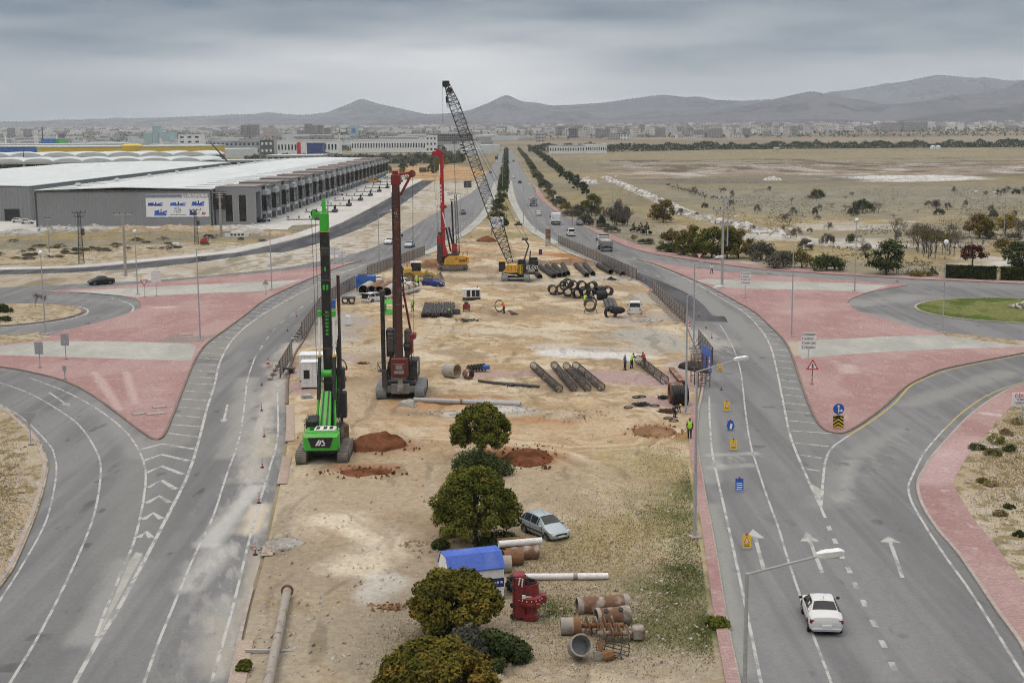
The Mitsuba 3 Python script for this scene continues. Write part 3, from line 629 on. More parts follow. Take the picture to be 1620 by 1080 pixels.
ent('path', flat(GL([(-120,548),(0,549),(78,541),(181.5,541.5),(298,544.5),(310,549),(303,571),(285,571.7),(104,566.5),(0,563),(-120,562)]),.134), 'pale_concrete', kind='structure')
ent('path', flat(line([(110,462),(207,456.5),(311,451.5),(420,447),(476,443.5)],3).tolist() + line([(466,447.5),(420,461),(337,464.6),(260,468),(218,471)],3).tolist(),.134), 'pale_concrete', kind='structure')
ent('verge', flat(GL([(-120,540),(0,531.5),(60,527),(72,531),(82,534),(50,541),(0,547),(-120,551)]),.14), 'dry_verge', kind='structure')
# right and left outer pavements
pink = Polygon(np.vstack([OUTR, line([(1740,600),(1620,633),(1594,651),(1563,685),(1534,718.5),(1511,758.6),(1509,768),(1515,781),(1540,822),(1568,856.5),(1593.6,891),(1620,926),(1700,1040)],1.0)])).buffer(0)
pav_o = ent('pavement', slab(pink.exterior.coords, 0,.13), 'red_pavers', kind='structure')
pk2 = Polygon(np.vstack([clip_y(rK, 0,560), line([(1760,449),(1620,444),(1475,438),(1409,436),(1320,431),(1280,426),(1218,422),(1151,414),(1095,407),(1020,391),(966,371.5),(917,353),(886,335),(861,312),(846,290)],2.0)])).buffer(0)
ent('pavement', slab(pk2.exterior.coords, 0,.13), 'red_pavers', kind='structure')
# paver strips along the site's kerbs
stripR = np.vstack([clip_y(kR, 52,125), side(clip_y(kR, 52,125),.62)[::-1]])
strip_key = ent('pavement', flat(stripR, .22), 'red_pavers', kind='structure')
for a, b in ((50,67.5),(80,84),(98,108),(112,128)):
 q = clip_y(kL, a, b)
 ent('pavement', flat(np.vstack([q, side(q, -.75)[::-1]]),.2), 'red_pavers', kind='structure')
# roundabout lawns
ang = np.linspace(0,2 * np.pi, 72, endpoint=False)
circ = lambda c, r: np.column_stack([c[0] + r * np.cos(ang), c[1] + r * np.sin(ang)])
ent('lawn', slab(circ(RC, RR - .2),0,.16), 'lawn_grass', kind='structure')
ent('verge', slab(circ(LC, LR - .2),0,.16), 'dry_verge', kind='structure')
# verges outside the slip roads
ent('verge', flat(np.vstack([line([(1740,600),(1620,633),(1594,651),(1563,685),(1534,718.5),(1511,758.6),(1509,768),(1515,781),(1540,822),(1568,856.5),(1593.6,891),(1620,926),(1700,1040)],1.0), GL([(1900,1100),(1900,560)])]),.11), 'dry_verge', kind='structure')
ent('verge', flat(np.vstack([OUTL, GL([(-300,600),(-300,1100)])]),.11), 'dry_verge', kind='structure')
def kerb(holder, ln, near=165, w=.22, z0=0, z1=.15, L=1.0, mat='kerb_concrete', far=True, gap=.02):
 """kerbstones one by one: near ones as pieces, far ones joined"""
 s = np.arange(0, arclen(ln)[-1] - L, L)
 a, b = along(ln, s), along(ln, s + L - gap)
 rest = []
 unit = KERB.setdefault(mat, mikit.ply(cbox(-.5,.5,-.5,.5,0,1,.06), mat))
 for p, q in zip(a, b):
  m, d = (p + q) / 2, q - p
  l, an = np.linalg.norm(d), math.degrees(math.atan2(d[1], d[0]))
  h = z1 - z0 + rng.uniform(-.006,.006)
  if m[1] < near and abs(m[0]) < 26 + .2 * m[1] and m[1] > 55:
   scene[uniq(holder + '__kerbstone')] = {**unit, 'to_world': mi.ScalarTransform4f().translate([float(m[0]), float(m[1]), z0]).rotate([0,0,1], an + float(rng.uniform(-.5,.5))).scale([float(l), w, h])}
  elif far:
   c = box(-l / 2, l / 2,-w / 2, w / 2, z0, z0 + h)
   rest.append(xf(c, (m[0], m[1],0), math.radians(an)))
 if rest: ent('far_kerbstones', join(rest), mat, parent=holder, kind='stuff')
KERB = {}
kerb(pav_r, clip_y(right_edge, 60,300),150, mat='kerb_dark')
kerb(pav_l, clip_y(left_edge, 60,300),150, mat='kerb_dark')
kerb(pav_o, clip_y(OUTR, 55,300),140)
kerb(strip_key, clip_y(kR, 52,260),120)
vl = ent('verge', flat(np.vstack([side(OUTL, .1), side(OUTL, -.3)[::-1]]),.115), 'dry_verge', kind='structure')
kerb(vl, clip_y(OUTL, 55,300),150, w=.3)
kerb('construction_ground', np.vstack([clip_y(kL, 60,77), ]),140)
kerb('construction_ground', clip_y(kL, 128,400),0, mat='kerb_dark')
kerb('lawn', circ(RC, RR),0, w=.35, z1=.18)
kerb('verge', circ(LC, LR),0, w=.35, z1=.18, mat='kerb_dark')
ent('pavement', flat(np.vstack([circ(RC, RR + .2), ]),.05), 'kerb_concrete', kind='structure')
kerb('road', clip_y(rK, 200,330),0, mat='kerb_dark')
# concrete barrier kerb along the far carriageways
for ln, o in ((clip_y(kR, 262,700),1.2),(clip_y(kL, 285,700),-1.2)):
 ent('kerb_strip', flat(np.vstack([side(ln, 0 * o), side(ln, o)[::-1]]),.25), 'pale_concrete', kind='structure')
 ent('kerb_strip', flat(np.vstack([side(ln, -.1 * o), side(ln, -1.3 * o)[::-1]]),.032), 'pale_concrete', kind='structure')
# ---- road markings (each line a sheet 8 mm above the asphalt)
ZM = .028
mark = ent('road_marking', ribbon(line([(1204,1080),(1186,991),(1161,872),(1136,760),(1127,717),(1124,683),(1122.5,658),(1122,627)]),.17, ZM), 'road_paint', kind='structure')
def rl(px, w=.14, mat='road_paint', z=ZM, name='line'):
 ent(name, ribbon(line(px), w, z), mat, parent=mark)
rl([(1087,509),(1097,531),(1108,560)])
LANE_R = [(1322,1110),(1315,1080),(1288,1009),(1267.7,948),(1244.6,879),(1231,833),(1215.6,792),(1200,745),(1187,701),(1179,649),(1175.5,615.6),(1171,584),(1162,555.6),(1151,533),(1138,512)]
rl(LANE_R, .15, 'worn_paint')
HLR = [(1305.5,819),(1294.5,793.5),(1279,760),(1261,718.5),(1249,685),(1239,636),(1228.5,584),(1220,551),(1209,529),(1191,506.7),(1173,491),(1146.7,475.6),(1113,455.6),(1073,435.6),(1040,422),(1000,407)]
rl(HLR, .2)
rl([(1299,800),(1301,778),(1302,760),(1306,729),(1316.7,708),(1342.6,689)],.2)
rl([(1342.6,689),(1381.5,664),(1415,638),(1438.5,612),(1462,599.5),(1498,586),(1550,574.5),(1620,561),(1700,546)],.17, 'yellow_paint')
rl([(1440,760),(1459,721),(1475,700),(1493,680)],.17)
rl([(1493,680),(1524,651),(1563,625),(1604,609),(1660,594)],.15, 'yellow_paint')
rl([(1650,1115),(1620,1070),(1571.5,992),(1531,929),(1499,885),(1467.6,838),(1442,793.5),(1437,770),(1440,760)],.17)
rl([(1341,480),(1347,488),(1360,496),(1393,505.5),(1444,521)],.3, 'yellow_paint')
for k, (x, y) in enumerate([(1312,836),(1321,856),(1331,879.5),(1343,902),(1354,926),(1367,954),(1382.6,986),(1397,1018.6),(1413,1054)]):
 g = G(x, y); d = (G(1413,1054) - G(1312,836)); d /= np.linalg.norm(d)
 ent('dash', ribbon(np.array([g - d * .55, g + d * .55]),.3, ZM), 'worn_paint', parent=mark)
ent('gore_fill', flat(GL([(1305,818),(1298,800),(1301,776),(1279,762)]),.0265), 'pale_concrete', parent=mark)
def hatch(A, B, rows, w=.26):
 """stripes between two lines at photo rows (row on A, row on B)"""
 a, b = line(A, .5), line(B, .5)
 ra = np.array([proj((x, y, 0))[1] for x, y in a]); rb = np.array([proj((x, y, 0))[1] for x, y in b])
 oa, ob = np.argsort(ra), np.argsort(rb)
 for y0, y1 in rows:
  p = np.array([np.interp(y0, ra[oa], a[oa, k]) for k in (0,1)]); q = np.array([np.interp(y1, rb[ob], b[ob, k]) for k in (0,1)])
  if np.linalg.norm(p - q) < .6: continue
  d = (q - p) / np.linalg.norm(q - p)
  ent('stripe', ribbon(np.array([p + d * .2, q - d * .35]), w, ZM - .002), 'worn_paint', parent=mark)
RBND = RI[1:16]
rr = [512.4,520,527.4,535,543,551.8,561,570,580.6,591,600.6,612,624,637,650,665,681]
hatch(HLR, RBND, [(y, y + 3 + .012 * (y - 510)) for y in rr] + [(y, y + 3) for y in (438,443,448,453,458.5,464,470,476,482,488,494.4,501,507)])
GB = [(1342.6,689),(1316.7,708),(1306,729),(1302,760)]
hatch(HLR, GB, [(700,707),(718.5,726),(741,746)])
EDGE_L = [(333,1080),(341,1058),(370,954),(392.6,861.5),(413,787),(426,743),(439.5,687),(439.5,610),(447,580),(464,545),(471,527)]
rl(EDGE_L, .17)
LANE_L = [(222,1100),(228,1080),(252,1013),(278,950),(307,880),(337,817),(359,750),(377,699),(386,648),(391.5,601.5),(402,569)]
rl(LANE_L, .16)
HLL = [(112,1100),(118.5,1080),(155.6,1013),(181.5,972.6),(222,898.5),(259,828),(296,754),(314,699),(327,648),(340,607),(347,575.6),(363,544),(384,521),(404.5,505.6),(420,495),(456,474),(492,455),(528,438),(564,423.5),(600.6,410),(621,403)]
rl(HLL, .24)
rl([(152,1006),(170,958),(200,887),(215,847),(228,784),(230,743),(218.5,710),(196,680),(155.6,648),(104,619.6),(46.7,597.6)],.17)
rl([(10,1090),(18.5,1076),(67,995),(115,898.5),(148,817),(159,754),(155.6,720.7),(131.5,680),(104,656),(52,625),(0,605.4),(-60,588)],.16, 'worn_paint')
rl([(-30,1000),(0,950),(37,891),(74,821),(89,750),(85,717),(75,700),(39,664),(0,640),(-60,614)],.14, 'worn_paint')
ent('gore_fill', flat(GL([(152,1008),(204,890),(215,873),(226,876),(158,1004),(122,1070)]),.0265), 'pale_concrete', parent=mark)
LBND = LIr[2:15]
hatch(HLL, LBND, [(691.5,684.5),(670,662),(661,656),(646.5,643.5)][:1] + [(b, a) for a, b in ((684.5,691.7),(671,675.4),(656.5,661),(643.5,647),(630.5,634),(618.3,621),(606,608.6),(595.8,598.4),(585.4,588),(575.6,578),(566.5,568.8),(558,560),(549,551),(540.6,542.4),(532.8,534.6),(525,526.8),(518,520),(511.3,513),(505,506.5),(499,500.5),(493.5,495),(488,489.5),(483,484.5),(478,479.5),(473,474.5),(468,469.5),(463,464.5),(458,459.5),(453.5,455),(449,450.5),(445,446.3),(441,442.2),(437,438.2),(433,434.2),(429,430.2),(425,426))])
for q in ([(598,85),(690,60),(830,82)],[(612,132),(690,105),(810,133)],[(625,183),(690,155),(783,190)],[(628,247),(690,215),(750,253)],[(625,313),(680,283),(725,310)],[(610,383),(655,355),(690,380)],[(590,460),(625,435),(645,460)]):
 ent('chevron', ribbon(GL([(a / 2.7,680 + b / 2.7) for a, b in q]),.46, ZM - .002), 'worn_paint', parent=mark)
def arrow(tip, tail, w=1.1, head=2.0, shaft=.24):
 a, b = G(*tip), G(*tail)
 d = (b - a) / np.linalg.norm(b - a); s = np.array([-d[1], d[0]])
 h = a + d * head
 v = flat([a, h + s * w / 2, h + s * shaft / 2, b + s * shaft / 2, b - s * shaft / 2, h - s * shaft / 2, h - s * w / 2], ZM)
 ent('arrow', v, 'worn_paint', parent=mark)
arrow((1191,837),(1208,900),1.2); arrow((1275.6,842),(1301,906),1.2); arrow((1405,848),(1428,914),1.3,1.4)
arrow((353,669),(360,640),.8,1.6); arrow((110,643),(78,621),1.0,1.6)
# dashed lanes of the far carriageways
for f, on, off in (([(600,400),(648,378),(693,352),(735,327),(762,305),(776,280),(786,256),(793,236)],3,6),([(640,406),(672,393),(715,368),(750,340),(768,315),(779,285),(788,260),(796,236)],3,6)):
 ln = line(f)
 ms = [ribbon(along(ln, np.linspace(s, s + on, 4)),.22, ZM + .02) for s in np.arange(0, arclen(ln)[-1] - on, on + off)]
 ent('far_dashes', join(ms), 'road_paint', parent=mark, kind='stuff')
ln = side(clip_y(kR, 240,900),-5.2)
ent('far_dashes', join([ribbon(along(ln, np.linspace(s, s + 3,4)),.22, ZM + .02) for s in np.arange(0, arclen(ln)[-1] - 3,9)]), 'road_paint', parent=mark, kind='stuff')
for ln in (side(clip_y(kL, 140,900),.0 - 4.6)[::1], ):
 pass
ent('line', ribbon(side(clip_y(rK, 380,1500),1.4),.2, ZM + .02), 'road_paint', parent=mark)
LDASH = line([(402,569),(412,552),(432,523),(455,503),(490,478),(530,457),(580,434),(635,411)],1)
for s in np.arange(0, arclen(LDASH)[-1] - 3,7.5):
 ent('dash', ribbon(along(LDASH, np.linspace(s, s + 3,4)),.15, ZM), 'road_paint', parent=mark)
# left ring road markings
t = np.linspace(-1.35,.75,40)
ent('line', ribbon(np.column_stack([-85.1 + 29.6 * np.cos(t),194.7 + 29.6 * np.sin(t)]),.3, ZM), 'road_paint', parent=mark)
t = np.linspace(-1.1,1.2,30)
ent('line', ribbon(np.column_stack([LC[0] + (LR + .8) * np.cos(t), LC[1] + (LR + .8) * np.sin(t)]),.3, ZM), 'road_paint', parent=mark)
# ---- left: service road, gravel, factory yard, dump ground
ragged = lambda p, a=1.2, f=.15: p + np.column_stack([(meshkit.fbm(np.column_stack([p * f, 0 * p[:, :1]]),4,5) - .5) * 2 * a, (meshkit.fbm(np.column_stack([p * f, 0 * p[:, :1] + 9]),4,6) - .5) * 2 * a])
SRV_T = [(-200,431),(0,427.6),(130,423.7),(233,414.6),(337,404),(400,395),(511,365),(581,332.6),(633,304),(672,283.5)]
SRV_B = [(-200,439),(0,435),(155,429),(285,418.5),(420,400),(452,398.7),(524,379),(581,356),(633,325),(680,291),(694,283.5)]
st, sb = line(SRV_T), line(SRV_B)
sb[:, 1] = sb[:, 1]
ent('gravel', flat(np.vstack([ragged(side(clip_y(lK, 0,900),1.5)), GL([(-200,425)]), line([(-200,423),(0,420),(200,409),(420,381),(520,352),(600,318),(660,280),(760,276),(772,272)])]),.008), 'gravel_lot', kind='structure')
ent('service_road', flat(np.vstack([st, sb[::-1]]),.018), 'new_asphalt', kind='structure')
ent('pavement', slab(np.vstack([side(st, 5.0), side(st, .3)[::-1]]),0,.12), 'pale_yard', kind='structure')
X0 = -72.5
ent('parking_yard', flat([(X0 - 4,372),(-40,395), *[tuple(v) for v in side(st, 5.2) if 395 < v[1] < 800],(X0 + 38,830),(X0 - 4,830)],.012), 'pale_yard', kind='structure')
ent('parking_yard', flat([(-230,366),(-60,366),(-62,395),(-230,398)],.014), 'pale_yard', kind='structure')
ent('parking_yard', flat([(-260,372),(-128,372),(-128,440),(-145,470),(-260,470)],.010), 'pale_yard', kind='structure')
ent('clay_ground', flat(ragged(line([(640,285),(700,286),(760,281),(764,268),(720,262),(660,262),(615,268)],3),4,.05),.034), 'clay_soil', kind='structure')
ent('clay_ground', flat(ragged(line([(-200,422),(0,418),(130,415),(233,406),(330,396),(380,386),(330,383),(150,391),(0,396),(-200,402)],3),1.5,.1),.011), 'dry_verge', kind='structure')
# ------------------------------------------------------------------ cars, vans, lorries (local: x forward, y left, z up)
CARS = {
 # x, z bottom, z belt, z top, half width, half roof width
 'sedan': dict(st=[(-2.22,.38,.74,.80,.70,.58),(-2.14,.26,.93,1.00,.82,.66),(-1.75,.22,.97,1.05,.87,.70),(-1.28,.2,.98,1.09,.885,.70),(-.68,.2,.97,1.43,.89,.56),(-.15,.2,.96,1.48,.89,.58),(.42,.2,.94,1.43,.89,.57),(1.10,.2,.92,1.03,.885,.68),(1.62,.22,.86,.93,.86,.62),(2.05,.25,.72,.79,.80,.56),(2.22,.34,.58,.63,.68,.48)],
    rear=(3,4), front=(6,7), sides=[(3,4),(4,5),(5,6),(6,7)], wb=(-1.32,1.36), r=.315),
 'hatch': dict(st=[(-1.88,.36,.74,.80,.68,.56),(-1.84,.26,.90,.98,.78,.62),(-1.66,.2,.93,1.12,.815,.60),(-1.30,.2,.93,1.40,.82,.54),(-.55,.2,.92,1.45,.82,.56),(.18,.2,.90,1.40,.82,.55),(.92,.2,.88,1.02,.82,.64),(1.38,.22,.80,.90,.79,.58),(1.74,.25,.68,.76,.73,.52),(1.89,.34,.56,.61,.62,.45)],
    rear=(2,3), front=(5,6), sides=[(2,3),(3,4),(4,5),(5,6)], wb=(-1.20,1.25), r=.295),
 'wagon': dict(st=[(-2.22,.38,.78,.86,.70,.6),(-2.16,.28,.95,1.05,.84,.7),(-2.02,.22,1.0,1.28,.87,.66),(-1.75,.22,1.0,1.50,.88,.62),(-.7,.22,.99,1.58,.88,.63),(.3,.22,.97,1.52,.88,.62),(1.08,.22,.95,1.10,.875,.70),(1.6,.24,.88,.97,.85,.64),(2.05,.28,.74,.82,.79,.58),(2.2,.36,.6,.66,.68,.5)],
    rear=(2,3), front=(5,6), sides=[(2,3),(3,4),(4,5),(5,6)], wb=(-1.38,1.40), r=.33),
 'van': dict(st=[(-2.32,.36,.85,.95,.78,.7),(-2.28,.28,1.0,1.15,.9,.78),(-2.2,.24,1.05,1.84,.92,.74),(-1.9,.22,1.06,1.90,.93,.76),(-.6,.22,1.05,1.92,.93,.77),(.9,.22,1.05,1.86,.93,.74),(1.72,.22,1.02,1.22,.92,.76),(2.08,.26,.90,1.0,.87,.68),(2.3,.34,.66,.74,.76,.58)],
    rear=(1,2), front=(5,6), sides=[(3,4),(4,5),(5,6)], wb=(-1.45,1.5), r=.33),
 'pickup': dict(st=[(-2.6,.45,.86,.92,.78,.72),(-2.55,.42,.98,1.04,.9,.82),(-1.9,.36,1.02,1.08,.92,.84),(-1.1,.32,1.03,1.09,.92,.84),(-.92,.32,1.03,1.62,.92,.64),(-.2,.32,1.02,1.74,.92,.66),(.55,.32,1.0,1.70,.92,.65),(1.25,.32,1.0,1.16,.92,.74),(1.85,.34,.97,1.07,.9,.7),(2.45,.4,.86,.94,.84,.62),(2.62,.5,.7,.75,.74,.56)],
    rear=(3,4), front=(6,7), sides=[(4,5),(5,6),(6,7)], wb=(-1.6,1.6), r=.38)}
def wheel_parts(P, x, y, r, w, tyre='rubber', rim='galvanised', spokes=True):
 s = 1 if y > 0 else -1
 ty = lathe([(r * .62,-w / 2),(r * .93,-w / 2),(r, -w / 3),(r, w / 3),(r * .93, w / 2),(r * .62, w / 2),(r * .6,0),(r * .62,-w / 2)],20)
 wk = P.part('wheel', xf(ty, (x, y, r), rx=math.pi / 2), tyre, 40)
 d = [xf(lathe([(.02, w * .30),(r * .2, w * .42),(r * .32, w * .34),(r * .6, w * .40),(r * .63, w * .5)],16),(0,0,0))]
 if spokes:
  d += [xf(box(r * .15, r * .6,-r * .07, r * .07, w * .36, w * .44), rz=k * 2 * math.pi / 5) for k in range(5)]
 P.part('rim', xf(join(d),(x, y, r), rx=-s * math.pi / 2), rim, 30, parent=wk)
def make_car(kind, paint, tyre='rubber', small=False):
 c = CARS[kind]
 P = Proto()
 st = np.array(c['st'])
 k = len(st)
 rings = []
 for x, zb, zl, zt, w, wr in st:
  half = [(0, zb),(w * .80, zb),(w * .965, zb + .10),(w, zb + (zl - zb) * .5),(w * .985, zl - .07),(w * .955, zl),(wr, zt - .035),(wr * .86, zt),(wr * .4, zt + .022)]
  ring = [(x, y, z) for y, z in half] + [(x, 0, zt + .026)] + [(x, -y, z) for y, z in half[:0:-1]]
  rings.append(ring)
 R = np.array(rings); m = R.shape[1]
 F = []
 i = np.arange(m); j = (i + 1) % m
 for s in range(k - 1):
  a, b = s * m, (s + 1) * m
  F += [np.stack([a + i, b + j, a + j],1), np.stack([a + i, b + i, b + j],1)]
 V = R.reshape(-1,3)
 V = np.vstack([V, [R[0].mean(0)],[R[-1].mean(0)]])
 F += [np.stack([i, j, i * 0 + k * m],1), np.stack([j + (k - 1) * m, i + (k - 1) * m, i * 0 + k * m + 1],1)]
 P.part('body', (V, np.vstack(F)), paint, 38)
 def pane(name, s0, s1, r0, r1, fx=.90, fz=.86, mat='glass_dark', off=.014):
  a, b, d, e = R[s0][r0], R[s1][r0], R[s1][r1], R[s0][r1]
  q = np.array([a, b, d, e]); ce = q.mean(0)
  q = ce + (q - ce) * .9
  n = np.cross(q[1] - q[0], q[3] - q[0]) + np.cross(q[2] - q[1], q[0] - q[1]); n /= np.linalg.norm(n)
  if n @ (ce - np.array([ce[0] * .6,0,.7])) < 0: q, n = q[::-1],-n
  q = q + n * off
  P.part(name, plate(*q, .02), mat)
 for nm, (s0, s1) in (('windscreen', c['front']),('rear_window', c['rear'])):
  a, b = R[s0][6:m - 5].copy(), R[s1][6:m - 5].copy()
  ff = (.04,.96) if nm == 'windscreen' else (.06,.90)
  a, b = a + (b - a) * ff[0], a + (b - a) * ff[1]
  for q in (a, b): q[:, 1] *= .93
  n = np.cross(b[3] - a[3], a[5] - a[3]); n /= np.linalg.norm(n); n = n if n[2] > 0 else -n
  k_ = len(a); i_ = np.arange(k_ - 1)
  P.part(nm, (np.vstack([a, b]) + n * .016, np.vstack([np.stack([i_, i_ + 1, i_ + 1 + k_],1), np.stack([i_, i_ + 1 + k_, i_ + k_],1)])), 'glass_dark', True)
 for s0, s1 in c['sides']:
  pane('side_window', s0, s1,5,6); pane('side_window', s0, s1, m - 5, m - 6)
 for x in c['wb']:
  for s in (1,-1):
   w = float(np.interp(x, st[:, 0], st[:, 4]))
   P.part('wheel_arch', xf(lathe([(.01,0),(c['r'] + .06,0),(c['r'] + .06,.10),(.01,.10)],18),(x, s * (w - .092) if s > 0 else -w + .092, c['r'] + .02), rx=-s * math.pi / 2), 'ink_black', 30)
   wheel_parts(P, x, s * (w - .075), c['r'],.2, tyre)
 x0, x1 = st[0,0], st[-1,0]
 zt = float(st[1,2])
 for s in (1,-1):
  P.part('tail_light', cbox(st[1,0] - .05, st[1,0] + .16, s * .72 - .13, s * .72 + .13, zt - .24, zt - .04,.03), 'tail_red')
  P.part('headlight', cbox(st[-2,0] - .24, st[-2,0] + .06, s * .58 - .15, s * .58 + .15, st[-2,2] - .12, st[-2,2] + .045,.04), 'head_clear')
  mx = st[c['front'][1],0] - .12
  P.part('mirror', cbox(mx - .07, mx + .06, s * (st[5,4] + .09) - .09, s * (st[5,4] + .09) + .09, st[5,2] - .02, st[5,2] + .12,.03), 'ink_black' if paint != 'car_silver' else paint)
 for s in (1,-1):
  for xs in (st[c['sides'][0][0],0] + .35, st[c['front'][0],0] - .75, st[c['front'][1],0] - .1):
   w = float(np.interp(xs, st[:, 0], st[:, 4])); P.part('door_seam', box(xs - .012, xs + .012, s * w * .985 - .012, s * w * .985 + .012,.34,.88), 'ink_black')
 P.part('rear_bumper', cbox(x0 - .02, x0 + .16,-.74,.74,.34,.50,.05), paint, 30)
 P.part('licence_plate', box(x0 - .035, x0,-.26,.26,.53,.64), 'sign_white')
 P.part('licence_plate', box(x1 - .02, x1 + .035,-.26,.26,.40,.50), 'sign_white')
 P.part('grille', cbox(x1 - .06, x1 + .02,-.42,.42,.50,.60,.02), 'ink_black')
 P.part('underbody', cbox(x0 + .25, x1 - .25,-.66,.66,.12,.3,.05), 'ink_black')
 return P
def heading(a, b):
 p, q = G(*a), G(*b)
 return math.atan2(q[1] - p[1], q[0] - p[0])
_cars = {}
def car(kind, paint, px, rz, label, name='car', cat='car', group=None, z=.03, tyre='rubber', extra=None):
 P = make_car(kind, paint, tyre) if extra else _cars.setdefault((kind, paint, tyre), None) or make_car(kind, paint, tyre)
 if not extra: _cars[(kind, paint, tyre)] = P
 else: extra(P)
 x, y = G(*px, z)
 return P.place(name, label, cat, (x, y, z), rz, group)
UP = math.pi / 2
def roof_aerial(P):
 P.part('aerial', tube((-.55,0,1.46),(-.72,0,1.66),.012,5), 'ink_black')
 P.part('boot_seam', box(-2.13,-2.12,-.6,.6,.86,.875), 'ink_black')
 P.part('emblem', xf(lathe([(.01,0),(.05,0),(.05,.02),(.01,.03)],10),(-2.17,0,.86), ry=-math.pi / 2), 'chrome')
car('sedan', 'car_white', (1299,983), heading((1288,1009),(1267.7,948)), 'white saloon car driving away in the near right carriageway, largest car in the picture', 'white_car', extra=roof_aerial)
def parked_bits(P):
 for s in (1,-1):
  P.part('side_moulding', box(-1.1,1.0, s * .83 - .012, s * .83 + .012,.50,.58), 'ink_black')
 P.part('aerial', tube((.1,0,1.42),(-.35,0,1.68),.01,5), 'ink_black')
h2 = heading((827,838.5),(861,853.5))
car('hatch', 'car_silver', (862,847), h2, 'silver grey hatchback parked on the dry grass beside the round tree', 'silver_car', z=.2, extra=parked_bits)
car('van', 'car_white', (1004,496), heading((1005,500),(1004,480)), 'white van parked at the right end of the construction ground beside the corrugated pipes', 'white_van', 'van', z=.15)
def tailgate(P):
 P.part('tailgate', xf(cbox(-.75,0,-.7,.7,-.03,.05,.02),(-1.75,0,1.52), ry=.12), 'car_white', label='raised tailgate')
 P.part('boot_opening', cbox(-2.24,-1.85,-.62,.62,.72,1.38,.05), 'ink_black')
car('wagon', 'car_white', (593,478), heading((589,480),(609,477)), 'white estate car with its tailgate raised, in front of the large concrete pipes', 'white_estate_car', z=.15, extra=tailgate)
def bed(P):
 P.part('load_bed', box(-2.45,-1.12,-.76,.76,1.06,1.10), 'ink_black')
car('pickup', 'car_white', (638,456), heading((615,456),(660,459)), 'white pickup truck parked between the wheel loader and the concrete pipes', 'pickup_truck', 'pickup', z=.15, extra=bed)
car('hatch', 'car_blue', (686,453), heading((668,453),(703,454.5)), 'dark blue hatchback parked beside the yellow wheel loader', 'blue_car', z=.15)
car('sedan', 'car_black', (160,450), heading((182,450),(138,453)), 'black saloon car driving left on the ring road beside the left paved island', 'black_car')
car('hatch', 'car_white', (597,449), UP + .2, 'small white car half hidden behind the blue container', 'white_car', z=.15)
GR = 'cars driving on the dual carriageway'
car('sedan', 'car_silver', (648,391), heading((665,384),(640,396)), 'silver car coming towards the site in the left carriageway beside the hoarding', 'silver_car')
car('sedan', 'car_white', (616,386), heading((633,377),(608,389)), 'white car in the left carriageway behind the mast of the brown drilling rig', 'white_car')
car('sedan', 'car_black', (732,339), heading((745,327),(728,343)), 'dark car alone in the left carriageway beside the median trees', 'dark_car')
lk = lambda px: heading((px[0] + 1.5, px[1] + 2),(px[0] - 1.5, px[1] - 2))
car('van', 'car_white', (903,373), heading((935,395),(885,361)), 'white minivan driving away behind the tipper lorry', 'white_van', 'van')
car('sedan', 'car_grey', (917,356), heading((945,371),(900,347)), 'grey car driving close to the pink pavement of the right carriageway', 'grey_car')
car('hatch', 'car_white', (852,341), heading((870,358),(842,328)), 'small white car ahead of the white box lorry in the right carriageway', 'white_car')
for px, p, lb in (((822.5,290), 'car_black', 'dark car far off in the right carriageway, nearer of two'),((812.5,282), 'car_white', 'white car far off in the right carriageway beside the median'),((812.5,256), 'car_black', 'distant dark car near the top of the right carriageway'),((776,274), 'car_grey', 'distant grey car in the left carriageway'),((787.5,246), 'car_grey', 'very distant grey car in the left carriageway near the yellow tree'),((786,258), 'car_white', 'distant white car in the left carriageway behind the dark lorry'),((812,240), 'car_white', 'farthest white car in the right carriageway')):
 car('hatch', p, px, UP, lb, p.split('_')[1] + '_car')
car('sedan', 'car_black', (409,352),.1, 'black car parked at the near corner of the grey showroom row', 'black_car')
car('hatch', 'car_white', (419,350),.1, 'white car parked beside the black car at the showroom corner', 'white_car')
car('wagon', 'car_white', (536,309),.1, 'white off-road car parked halfway along the showroom row', 'white_car')
car('sedan', 'car_grey', (597,289),.1, 'grey car parked near the far end of the showroom row', 'grey_car')
car('sedan', 'car_white', (613,283),.1, 'white car parked at the far end of the showroom yard', 'white_car')
car('hatch', 'car_white', (30,352),.1, 'white car standing in the yard left of the grey warehouse', 'white_car')
car('hatch', 'car_white', (44,354),.1, 'second white car in the yard, next to the warehouse corner', 'white_car')
